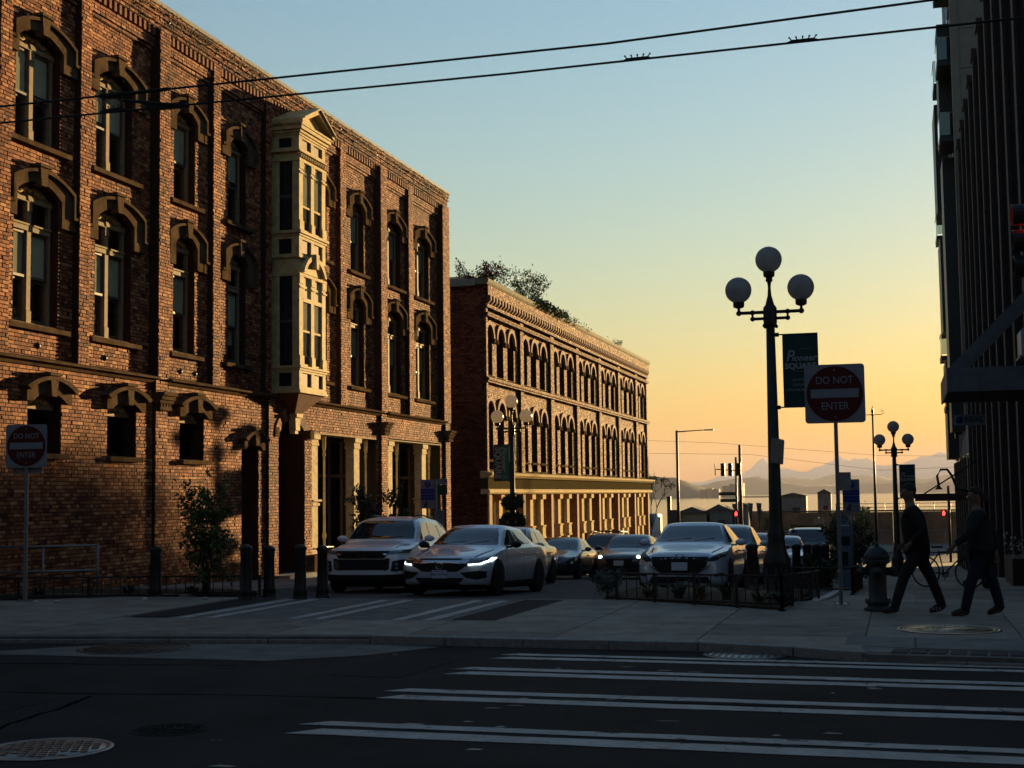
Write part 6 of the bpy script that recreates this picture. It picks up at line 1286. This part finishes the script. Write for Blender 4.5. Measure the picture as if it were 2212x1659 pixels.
# haze: the air between the street and the mountains
b = MB(); b.box(-9500, 9500, -120, 14000, -11, 345); hzo = b.build('haze', bpy.data.materials.new('haze_air'), None); stuff(hzo, 'warm evening haze over the water'); hzo.display_type = 'WIRE'
_m = hzo.data.materials[0]; _m.use_nodes = True; _n = _m.node_tree; _n.nodes.clear(); _v = _n.nodes.new('ShaderNodeVolumePrincipled'); _o = _n.nodes.new('ShaderNodeOutputMaterial'); _n.links.new(_v.outputs[0], _o.inputs['Volume'])
_v.inputs['Color'].default_value = (.63, .6, .64, 1); _v.inputs['Density'].default_value = 1.05e-4; _v.inputs['Anisotropy'].default_value = 0.0
# ================================================================ PLANTS
M_BARK = mat('bark', (.05, .035, .025), .9, noise=.4, nscale=20, bump=.5, bscale=60)
def leafmat(name, col, col2):
    m = mat(name, col, .55, attr=[tuple(c*.45 for c in col), col, col2], spec=.3); b = m.node_tree.nodes['Principled BSDF']; return m
ML = leafmat('green_leaf', (.05, .085, .02), (.1, .13, .03)); ML2 = leafmat('deep_leaf', (.025, .05, .018), (.06, .09, .03)); MLR = leafmat('maroon_leaf', (.07, .025, .025), (.13, .05, .04)); MLG = leafmat('straw_grass', (.12, .1, .045), (.2, .16, .07)); MLS = leafmat('silver_leaf', (.08, .1, .08), (.16, .18, .14))
def leaf(b, p, d, L, Wd):
    """folded leaf: two triangles each side of the midrib"""
    d = d.normalized(); s = d.cross(Vector((random.uniform(-.5, .5), random.uniform(-.5, .5), 1))).normalized(); n = s.cross(d)*Wd*.35
    b.cur = random.uniform(.05, .99); a = p+d*L*.45
    b.add([p, a+s*Wd*.5+n, p+d*L, a-s*Wd*.5+n], [(0, 1, 2), (0, 2, 3)])
def rv(): return Vector((random.gauss(0, 1), random.gauss(0, 1), random.gauss(0, 1))).normalized()
def plant(name, label, cat, base, h, spread, stems, nleaf, ls, m, group=None, trunk=.02, lean=.5, fork=2, bare=.25, crown='crown', up=.35):
    t = thing(name, label, cat, base, 0, group); B = Vector(base); wood = MB(); lf = MB(); tips = []
    for s in range(stems):
        a = 2*PI*s/stems+random.uniform(-.5, .5); r = spread*random.uniform(.25, 1)*lean; H = h*random.uniform(.7, 1)
        pts = [B+Vector((math.cos(a)*.03*stems**.5, math.sin(a)*.03*stems**.5, -.05))]
        for k in range(1, 7):
            f = k/6; pts.append(B+Vector((math.cos(a)*r*f**1.3, math.sin(a)*r*f**1.3, H*f))+rv()*.03*h)
        wood.tube(pts, [trunk*(1-.85*k/6) for k in range(7)], 6); tips += pts[3:]
        for k in (2, 3, 4, 5):
            for q in range(fork):
                d = (rv()+Vector((math.cos(a)*.6, math.sin(a)*.6, up))).normalized(); L = spread*random.uniform(.3, .75)*(1-.1*k); p0 = pts[k]; p1 = p0+d*L*.5+rv()*.04*h; p2 = p0+d*L+Vector((0, 0, .1*L))
                wood.tube([p0, p1, p2], [trunk*.4, trunk*.25, trunk*.1], 5); tips += [p1, (p1+p2)/2, p2, p2]
    wood.build('stem' if stems > 1 else 'trunk', M_BARK, t)
    for i in range(nleaf):
        c = random.choice(tips); p = c+rv()*random.uniform(0, .16)*spread
        leaf(lf, p, rv()+Vector((0, 0, -.2)), ls*random.uniform(.6, 1.3), ls*random.uniform(.4, .7))
    o = lf.build(crown, m, t, fix=False); return t
plant('shrub', 'leafy young maple-like shrub in front of the lit brick wall', 'shrub', (-12.15, 23.5, .0), 2.2, .9, 7, 1700, .105, ML, None, .02, .9, 4)
plant('small_tree', 'small dark tree between the white suv and the shop front', 'tree', (-12.75, 33.6, gz(33.6)+.1), 2.75, 1.1, 3, 1700, .12, ML2, None, .035, .7, 4)
# planting in the right planter
def soilpatch(pts, name='planting_bed'):
    b = MB(); n = len(pts); b.prism([(p[0], p[1]) for p in pts], -.3, .035); return struct(b.build(name, M_SOIL))
soilpatch([(-4.75, 23.2), (-4.35, 22.98), (-1.75, 21.1), (-1.5, 24.9), (-3.0, 25.6), (-4.7, 25.4)])
soilpatch([(-15.85, 21.4), (-13.0, 23.3), (-11.4, 24.0), (-12.3, 24.6), (-15.8, 24.4)])
def tuft(label, x, y, h, n, m, sp, cat='plant', name='grass_tuft', w=.012):
    g = gz(y)+.03; t = thing(name, label, cat, (x, y, g), 0, 'planter plants'); b = MB()
    for i in range(n):
        a = random.uniform(0, 2*PI); r = random.uniform(0, .06); d = Vector((math.cos(a), math.sin(a), 0)); L = h*random.uniform(.6, 1.1); q = Vector((-d.y, d.x, 0))*w
        P = [Vector((x, y, g))+d*(r+sp*f**2*random.uniform(.8, 1.2))+Vector((0, 0, L*(f-.35*f**3))) for f in (0, .35, .7, 1)]
        b.cur = random.uniform(.05, .99); b.add([P[0]-q, P[0]+q, P[1]+q, P[1]-q, P[2]+q*.7, P[2]-q*.7, P[3]], [(0, 1, 2, 3), (3, 2, 4, 5), (5, 4, 6)])
    b.build('blades', m, t, fix=False); return t
names = ['tall grass tuft at the left end of the planter before the pale hatchback', 'grass tuft second from the left behind the planter fence', 'straw-coloured tuft in the middle of the planter', 'spreading grass tuft right of the hatchback plate', 'low grass tuft near the planter corner', 'grass tuft at the foot of the near street lamp', 'thin tuft behind the planter corner post', 'short tuft at the back of the planter']
for (x, y, h), lb, m in zip(((-4.0, 23.1, .42), (-3.5, 22.9, .5), (-3.1, 22.6, .4), (-2.7, 22.7, .5), (-2.1, 21.8, .35), (-2.2, 23.4, .4), (-1.8, 21.9, .3), (-3.3, 24.2, .4)), names, (MLG, ML2, MLG, ML2, MLG, ML2, ML2, MLG)): tuft(lb, x, y, h, 70, m, .22)
plant('silver_shrub', 'low silvery bush at the street end of the planter', 'shrub', (-4.75, 23.4, .0), .5, .4, 8, 1300, .045, MLS, None, .008, .8, 3)
for x, y, h, lb in ((-14.9, 22.4, .3, 'low weeds behind the left fence near the sign post'), (-13.6, 23.3, .38, 'low weeds behind the left fence below the bare wall'), (-12.5, 23.6, .34, 'low weeds at the foot of the shrub')): tuft(lb, x, y, h, 60, ML2, .2, 'weeds', 'weed_tuft', .018)
plant('ivy_bush', 'dense dark bush behind the right parking sign', 'bush', (-1.5, 40.5, gz(40.5)), 1.7, .95, 8, 3200, .11, ML2, None, .02, .8, 4)
plant('ivy_bush', 'dark low bush in the second right planter', 'bush', (-1.6, 30.8, gz(30.8)), .7, .6, 6, 1300, .08, ML2, None, .012, .8, 3)
# hanging greenery round the left street lamp
t = thing('flower_basket', 'dark trailing baskets wrapped round the left street lamp post', 'hanging plant', (-12.04, 44.2, .3)); b = MB()
for z, r, n in ((1.5, .3, 700), (.85, .4, 900), (.35, .55, 900)):
    for i in range(n): v = rv(); p = Vector((-12.04, 44.2, z))+Vector((v.x*r, v.y*r, v.z*r*.75)); leaf(b, p, rv(), .12, .07)
b.build('foliage', ML2, t, fix=False); b = MB(); b.lathe([(.1, .2), (.3, .45), (.32, .5)], (-12.04, 44.2, .3), 12); b.build('basket', M_BLACK, t)
# roof garden on the farther brick building
plant('roof_tree', 'dark red leaved small tree on the roof of the farther brick building', 'tree', (-16.9, 58.2, 10.3), 1.6, 1.4, 5, 1800, .13, MLR, 'roof trees', .03, .9, 4, up=.1)
plant('roof_tree', 'green sparse tree on the roof right of the red one', 'tree', (-16.6, 63.6, 10.3), 1.9, 1.5, 6, 1100, .14, ML, 'roof trees', .03, .95, 4, up=.1)
plant('roof_shrub', 'small dark shrub halfway along the farther roof', 'shrub', (-16.4, 69.5, 10.3), .9, .7, 4, 420, .13, ML2, 'roof shrubs', .015)
plant('roof_shrub', 'tiny thin shrub near the far end of the farther roof', 'shrub', (-16.3, 84.5, 10.3), .95, .55, 4, 130, .11, ML2, 'roof shrubs', .012)
b = MB()
for i in range(900):
    u = 62.0+7.5*abs(random.gauss(0, .5)); p = Vector((FX+.45+random.uniform(-.3, .12), u, 10.42+random.uniform(-.14, .22))); leaf(b, p, rv(), .14, .09)
stuff(tag(b.build('roof_vine', ML, None, fix=False), 'green vine spilling over the coping of the farther brick building', 'vine'))
b = MB()
for i in range(900):
    u = random.uniform(23, 49); p = Vector((FX+.3+random.uniform(-.0, .12), u, random.choice((12.47, 12.6, 12.72))+.01)); leaf(b, p, rv()+Vector((1, 0, .2)), .06, .05)
stuff(b.build('moss', ML2, BLD, fix=False))
# unseen trees added behind the right block to shade the lower left wall
def tree(name, label, base, h, cr, n, m, clump=26, ls=.3):
    t = thing(name, label, 'tree', base); B = Vector(base); wood = MB(); lf = MB()
    wood.tube([B-Vector((0, 0, .2)), B+Vector((.05, .05, h*.25)), B+Vector((-.1, .1, h*.55)), B+Vector((0, 0, h*.85))], [h*.03, h*.024, h*.016, h*.005], 8); C = []
    for i in range(clump):
        v = rv(); c = B+Vector((v.x*cr*.75, v.y*cr*.75, h*.62+v.z*h*.3)); C.append(c); wood.tube([B+Vector((0, 0, h*random.uniform(.25, .6))), (B+c)/2+Vector((0, 0, h*.3)), c], [h*.01, h*.006, h*.002], 5)
    wood.build('trunk', M_BARK, t)
    for i in range(n): leaf(lf, random.choice(C)+rv()*cr*.36*random.random()**.4, rv(), ls*random.uniform(.6, 1.3), ls*.6)
    lf.build('crown', m, t, fix=False); return t
tree('shade_tree', 'unseen tree added behind the right buildings to shade the left wall', (7.4, 98.3, -2.9), 11.6, 3.6, 9000, ML2)
tree('shade_tree', 'second unseen tree added behind the right buildings for shade', (9.8, 107.5, -2.9), 11.4, 3.8, 9000, ML2)
# bare tree at the end of the farther brick building
t = thing('bare_tree', 'thin nearly bare tree beyond the end of the farther brick building', 'tree', (-17.6, 103, -2.9)); w = MB(); lf = MB()
def branch(p, d, L, r, k):
    q = p+d*L; w.tube([p, (p+q)/2+rv()*L*.06, q], [r, r*.8, r*.6], 5)
    if k == 0:
        for _ in range(4): leaf(lf, q+rv()*.15, rv(), .16, .1)
        return
    for _ in range(3 if k > 1 else 4): branch(q, (d+rv()*.55+Vector((0, 0, .12))).normalized(), L*.68, r*.6, k-1)
branch(Vector((-17.6, 103, -3)), Vector((0, 0, 1)), 2.3, .08, 4); w.build('trunk', M_BARK, t); lf.build('twig_leaves', ML, t, fix=False)
# ---------------------------------------------------------------- waterfront strip across the far road
M_RWALL = mat('rust_brick_wall', (.2, .1, .055), .9, noise=.4, nscale=1.2, bump=.3, bscale=20)
struct(sheet('promenade', -200, 200, [112, 149], .06, M_CONC2))
w = thing('retaining_wall', 'long low rust-brown retaining wall along the waterfront', 'wall', (-2, 131, -2.95))
for i in range(9): b = MB(); x = -13.2+i*2.5; b.box(x, x+2.47, 130.5, 131.5, -2.9, -.1+random.uniform(-.03, .03)); b.build('wall_panel', M_RWALL, w)
b = MB(); b.box(-13.3, 9.4, 130.4, 131.6, -.07, .06); b.build('wall_coping', M_RUST, w)
M_SHED = mat('shed_wall', (.12, .12, .12), .8, noise=.3, nscale=2); M_SHED2 = mat('shed_wall_tan', (.22, .17, .11), .8, noise=.3); M_SHR = mat('shed_roof', (.07, .06, .055), .8)
def shed(label, x, y, w_, d, h, rh, m):
    t = thing('kiosk', label, 'kiosk', (x, y, -2.9), 0, 'small sheds on the waterfront'); z = -2.9
    b = MB(); b.box(x-w_/2, x+w_/2, y, y+d, z, z+h); b.build('wall', m, t)
    b = MB(); b.prism([(x-w_/2-.15, z+h), (x+w_/2+.15, z+h), (x, z+h+rh)], y-.15, y+d+.15, 1); b.build('roof', M_SHR, t)
    b = MB(); b.box(x-.1, x+w_*.25, y-.03, y, z, z+h*.75); b.build('door', M_PLAST, t)
shed('broad brown kiosk with low gable right of the street light', -17.3, 122, 3.0, 3, 2.9, .6, M_SHED2); shed('gabled grey kiosk beside the broad brown one', -15.0, 122, 2.1, 3, 3.1, .6, M_SHED); shed('small hut left of the far signal mast', -13.3, 123, 1.1, 1.5, 3.5, .5, M_SHED); shed('twin-roofed grey kiosk on the wall left of the near lamp post', -9.5, 133, 2.3, 2, 4.3, .3, M_SHED); shed('narrow tall booth on the wall right of the near lamp post', -6.75, 133.5, 1.2, 1.2, 4.5, .4, M_SHED)
b = MB(); b.box(-19.3, -18.5, 121.5, 122, -2.9, .35); tag(b.build('notice_pillar', MATS['pale_facing'], bevel=.03), 'pale upright pillar right of the parked camper on the waterfront', 'pillar')
t = thing('camper_van', 'white camper van parked beyond the far road', 'van', (-20.8, 119, -2.9)); b = MB(); b.prism([(118, -2.4), (122, -2.4), (122, .0), (119, .1), (118.4, -1.3), (118, -1.4)], -21.9, -19.9, 0); b.build('body', mat('camper_paint', (.4, .42, .45), .5), t, bevel=.08)
b = MB(); b.prism([(118.35, -1.25), (118.95, .0), (118.9, .02), (118.3, -1.22)], -21.7, -20.1, 0); b.build('windscreen', M_CGLASS, t)
for x in (-21.75, -20.05):
    for y in (118.8, 121.2): b = MB(); b.lathe([(.35, -.1), (.35, .1)], (x, y, -2.53), 14, 0); b.build('wheel', M_TYRE, t)
for i, (x, z0, z1, lb) in enumerate(((-19.9, .3, 1.5, 'leftmost dark pier pile in the water'), (-14.1, -.6, .75, 'feather flag above the gabled kiosk'), (-12.75, -.6, .8, 'feather flag right of the gabled kiosk'), (-12.0, -.6, .8, 'feather flag nearest the far signal mast'))):
    Y = 126; t = thing('feather_flag' if i else 'pier_pile', lb, 'flag' if i else 'pile', (x, Y, -2.9)); b = MB(); b.tube([(x, Y, -2.9), (x, Y, z1)], .04 if i else .2, 6); b.build('pole', M_BLACK, t)
    if i: b = MB(); b.prism([(x-.05, z0-.2), (x+.12, z0-.2), (x+.25, z1), (x-.22, z1+.05)], Y-.02, Y+.02, 1); b.build('cloth', mat('flag_cloth', (.05, .05, .055), .8), t)
for x, y, h, sp, lb in ((-18.2, 117, 1.9, 1.3, 'round shrub before the broad kiosk'), (-15.9, 117.5, 2.1, .9, 'yellow-green sapling by the gabled kiosk'), (-13.6, 118, 2.0, 1.1, 'dark shrub left of the utility cabinet'), (-10.9, 128, 3.2, 1.6, 'large loose bush right of the far signal mast'), (-4.9, 128.5, 3.4, 1.6, 'broad bush on the waterfront wall'), (-3.2, 129, 3.7, 1.3, 'tall bush on the waterfront wall'), (.9, 128.5, 3.3, 1.3, 'bush showing behind the walking man'), (-16.9, 114.6, 1.2, 1.2, 'low shrub at the foot of the street light')):
    plant('waterfront_shrub', lb, 'shrub', (x, y, -2.9), h, sp, 6, 900, .2, random.choice((ML, ML2)), 'waterfront shrubs', .04, .8, 3)
# chain-link fence and promenade railing
t = thing('mesh_fence', 'chain-link fence along the far side of the waterfront road', 'fence', (-8, 114, -2.9))
for i in range(17): x = -22+i*1.8; b = MB(); b.tube([(x, 114, -2.9), (x, 114, -1.3)], .035, 6); b.build('post', M_GALV, t)
b = MB(); b.tube([(-22, 114, -1.3), (6.8, 114, -1.3)], .025, 5); b.build('top_rail', M_GALV, t)
b = MB()
for i in range(190):
    x = -22+i*.15; b.box(x-.006, x+.006, 113.99, 114.01, -2.85, -1.3)
for k in range(10): b.box(-22, 6.8, 113.99, 114.005, -2.8+k*.15, -2.788+k*.15)
stuff(b.build('mesh', M_GALV, t))
t = thing('promenade_railing', 'thin railing along the water right of the booth', 'railing', (0, 140, -2.8))
for z in (.55, .2): b = MB(); b.tube([(-6, 140, z), (6, 140, z)], .03, 5); b.build('bar', M_BLACK, t)
for i in range(9): x = -6+i*1.5; b = MB(); b.tube([(x, 140, -2.8), (x, 140, .6)], .035, 5); b.build('post', M_BLACK, t)
for x, y, lb in ((-4.0, 116, 'back of a tan sign beyond the far road'), (-6.2, 113.2, 'pale construction notice on the mesh fence')):
    t = thing('notice_sign', lb, 'sign', (x, y, -2.9)); b = MB(); b.tube([(x, y, -2.9), (x, y, -.2)], .04, 6); b.build('post', M_GALV, t); b = MB(); b.box(x-.4, x+.4, y-.03, y+.0, -1.5, -.3); b.build('board', mat('tan_board', (.2, .15, .1), .8), t)
b = MB(); b.prism([(p[0]*1, p[1]) for p in ((-3, 0), (3, 0), (3.6, .9), (2.2, .9), (1.8, 1.8), (-1.6, 1.8), (-2, .9), (-3.4, .9))], 0, 3, 1)
bt = b.build('motor_boat', mat('boat_white', (.6, .6, .58), .5)); bt.location = (hx(1690, 2300), 2300, -5.9); bt.scale = (3, 3, 2.4); tag(bt, 'tiny white boat on the water right of the far signal mast', 'boat')
# litter along the left kerb
for i, (x, y) in enumerate(((-14.2, 21.3), (-13.9, 21.45), (-11.6, 22.4), (-12.6, 22.1))):
    b = MB(); b.ball((x, y, .02), .05, 7, 4, .5); b.v = [(v[0]+random.uniform(-.02, .02), v[1]+random.uniform(-.02, .02), v[2]+random.uniform(-.01, .01)) for v in b.v]; tag(b.build('litter', mat('paper', (.45, .45, .43), .9)), ['crumpled white paper by the left fence post', 'smaller paper scrap beside the crumpled one', 'paper scrap near the left tactile strip', 'pale scrap below the left fence'][i], 'litter', 'litter on the left pavement')
# ================================================================ PEOPLE
def skin(name, V, E, m, parent, sub=2, root=0):
    me = bpy.data.meshes.new(name); me.from_pydata([v[:3] for v in V], E, []); o = bpy.data.objects.new(name, me); COL.objects.link(o)
    md = o.modifiers.new('s', 'SKIN'); md.use_smooth_shade = True; sv = me.skin_vertices[0].data
    for i, v in enumerate(V): sv[i].radius = (v[3], v[4] if len(v) > 4 else v[3]); sv[i].use_root = (i == root)
    o.modifiers.new('d', 'SUBSURF').levels = sub
    dg = bpy.context.evaluated_depsgraph_get(); m2 = bpy.data.meshes.new_from_object(o.evaluated_get(dg)); bpy.data.objects.remove(o)
    m2.name = name; m2.materials.clear(); m2.materials.append(m); m2.polygons.foreach_set('use_smooth', [True]*len(m2.polygons))
    q = bpy.data.objects.new(name, m2); COL.objects.link(q)
    if parent: q.parent = parent
    return q
def chain(V, E, pts, start=None):
    last = start
    for p in pts:
        V.append(p); i = len(V)-1
        if last is not None: E.append((last, i))
        last = i
    return last
M_SKIN = mat('skin', (.12, .072, .05), .55, noise=.1); 
def hand(V, E, wrist, palm_dir, side, start):
    """palm, four curled fingers of unequal length and a thumb leaving the side of the palm"""
    d = Vector(palm_dir).normalized(); s = Vector(side).normalized(); n = d.cross(s); w = Vector(wrist)
    k = chain(V, E, [(*(w+d*.045), .026, .034)], start); pc = len(V)-1
    for j, (off, L) in enumerate(((-.03, .062), (-.01, .073), (.011, .068), (.031, .053))):
        b = w+d*.085+s*off; chain(V, E, [(*b, .011), (*(b+d*L*.5+n*.006), .0095), (*(b+d*L*.85+n*.026), .0085), (*(b+d*L*.9+n*.045), .0075)], pc)
    b = w+d*.03-s*.036; chain(V, E, [(*b, .013), (*(b+d*.03-s*.02), .0105), (*(b+d*.06-s*.018+n*.012), .009)], pc)
def person(label, x, y, h, hip, knees, ankles, toes, sh, head, elbows, hands, hdirs, M_TOP, M_LEG, M_SHOE, M_HAIR, top_len, collar=True):
    t = thing('person', label, 'person', (x, y, 0), 0, 'two people walking past', local=True)
    # one continuous body
    V, E = [], []; hipv = Vector(hip); shv = Vector(sh); hd = Vector(head)
    V.append((*hipv, .15, .12)); chain(V, E, [(*hipv.lerp(shv, .4), .135, .115), (*hipv.lerp(shv, .75), .16, .13), (*shv, .1, .12), (*shv.lerp(hd, .45), .058), (*(hd+Vector((.015, 0, -.03))), .085, .075), (*(hd+Vector((.02, 0, .06))), .088, .078), (*(hd+Vector((.02, 0, .11))), .05)], 0)
    neck = 4; hc = 5
    chain(V, E, [(*(hd+Vector((-.055, 0, -.085))), .04)], hc)                       # jaw
    chain(V, E, [(*(hd+Vector((-.07, 0, -.01))), .028), (*(hd+Vector((-.092, 0, -.035))), .014)], hc)   # nose
    for s in (-1, 1): chain(V, E, [(*(hd+Vector((.02, s*.085, -.02))), .02, .012)], hc)   # ears
    for k, s in ((0, -1), (1, 1)):
        e, w_ = Vector(elbows[k]), Vector(hands[k]); S_ = shv+Vector((0, s*.17, .0))
        i = chain(V, E, [(*S_, .062), (*S_.lerp(e, .5), .05), (*e, .042), (*e.lerp(w_, .6), .036), (*w_, .026)], 3)
        hand(V, E, w_, hdirs[k], (0, 0, 1) if abs(Vector(hdirs[k]).z) < .7 else (1, 0, 0), i)
        kn, an, to = Vector(knees[k]), Vector(ankles[k]), Vector(toes[k]); H = hipv+Vector((0, s*.085, -.05))
        chain(V, E, [(*H, .095), (*H.lerp(kn, .5), .078), (*kn, .057), (*kn.lerp(an, .35), .055), (*an, .036), (*(an+Vector((.02, 0, -.05))), .035), (*to, .03)], 0)
    skin('body', V, E, M_SKIN, t)
    # clothes over it
    V, E = [], []; lo = hipv+Vector((0, 0, -top_len)); V.append((*(lo+Vector((0, 0, -.08))), .185, .175)); chain(V, E, [(*lo, .19, .18), (*hipv.lerp(shv, .1), .19, .18), (*hipv.lerp(shv, .45), .185, .175), (*hipv.lerp(shv, .8), .19, .18), (*(shv+Vector((0, 0, .0))), .12, .13)], 0); ti = len(V)-1
    if collar: chain(V, E, [(*shv.lerp(hd, .3), .075)], ti)
    for k, s in ((0, -1), (1, 1)):
        e, w_ = Vector(elbows[k]), Vector(hands[k]); S_ = shv+Vector((0, s*.18, -.01)); chain(V, E, [(*S_, .082), (*S_.lerp(e, .5), .07), (*e, .062), (*e.lerp(w_, .5), .054), (*e.lerp(w_, .93), .046)], ti)
    skin('jacket', V, E, M_TOP, t)
    V, E = [], []; V.append((*hipv, .155, .135))
    for k, s in ((0, -1), (1, 1)):
        kn, an = Vector(knees[k]), Vector(ankles[k]); H = hipv+Vector((0, s*.085, -.08)); chain(V, E, [(*H, .112), (*H.lerp(kn, .5), .096), (*kn, .08), (*kn.lerp(an, .4), .075), (*kn.lerp(an, .85), .07), (*kn.lerp(an, 1.08), .066)], 0)
    skin('trousers', V, E, M_LEG, t)
    for k in (0, 1):
        an, to = Vector(ankles[k]), Vector(toes[k]); V, E = [], []; d = (to-an); hl = an-Vector((d.x, d.y, 0))*.3; hl.z = an.z-.045+(-d.z-.05)*.3
        chain(V, E, [(*(an+Vector((0, 0, .0))), .048), (*an.lerp(to, .3)+Vector((0, 0, 0)), .05) if 0 else (*(an.lerp(to, .35)+Vector((0, 0, -.0))), .048), (*an.lerp(to, .75), .046, .04), (*to, .038, .03)]); chain(V, E, [(*hl, .042, .038)], 0); sh_ = skin('shoe', V, E, M_SHOE, t, 1)
    b = MB(); b.smooth = True; b.ball((hd.x+.028, hd.y, hd.z+.045), .098, 16, 10, 1.02); b.v = [(v[0]+(.03 if v[0] < hd.x-.04 and v[2] < hd.z+.07 else 0), v[1]*.88, max(v[2], hd.z-.05)) for v in b.v]; b.build('hair', M_HAIR, t)
    for s in (-1, 1): b = MB(); b.ball((hd.x-.082, hd.y+s*.032, hd.z+.0), .011, 8, 5); b.build('eye', mat('eye', (.5, .5, .5), .3), t)
    b = MB(); b.box(hd.x-.098, hd.x-.08, hd.y-.022, hd.y+.022, hd.z-.073, hd.z-.066); b.build('mouth', mat('lips', (.2, .08, .07), .6), t)
    return t
M_DJ = mat('dark_jacket', (.009, .009, .01), .85, noise=.2, nscale=14, bump=.3, bscale=30); M_TEAL = mat('teal_top', (.008, .014, .015), .85, noise=.2, nscale=14, bump=.3, bscale=30); M_DT = mat('dark_trousers', (.012, .012, .014), .85, noise=.2); M_JEAN = mat('blue_jeans', (.006, .009, .022), .85, noise=.3, nscale=20); M_SH = mat('dark_shoe', (.02, .02, .022), .7); M_HR = mat('dark_hair', (.015, .012, .01), .7)
p1 = person('man in a dark jacket mid-stride walking left past the hydrant', .17, 20.55, 1.81, (.03, 0, .93), [(-.16, -.08, .53), (.2, .08, .5)], [(-.3, -.1, .1), (.33, .1, .13)], [(-.47, -.1, .045), (.16, .1, .035)], (-.03, 0, 1.43), (-.08, 0, 1.67), [(.13, -.24, 1.17), (.06, .26, 1.15)], [(-.06, -.22, .98), (-.12, .2, .98)], [(-.75, .25, -.6), (-.8, -.2, -.55)], M_DJ, M_DT, M_SH, M_HR, .08)
for k in range(3): b = MB(); b.box(.2+k*.045, .222+k*.045, .045, .05, .06, .1); b.build('shoe_stripe', M_SIGNW, p1)
p2 = person('second walker in a dark teal top and blue jeans behind the man', 1.0, 20.2, 1.74, (.02, 0, .9), [(-.12, -.08, .5), (.16, .08, .48)], [(-.22, -.1, .1), (.24, .1, .14)], [(-.4, -.1, .045), (.07, .1, .04)], (-.01, 0, 1.38), (-.05, 0, 1.61), [(-.13, -.25, 1.13), (.2, .25, 1.12)], [(-.33, -.22, .97), (.22, .24, .86)], [(-.7, .1, -.7), (.05, 0, -1)], M_TEAL, M_JEAN, M_SH, M_HR, .06)
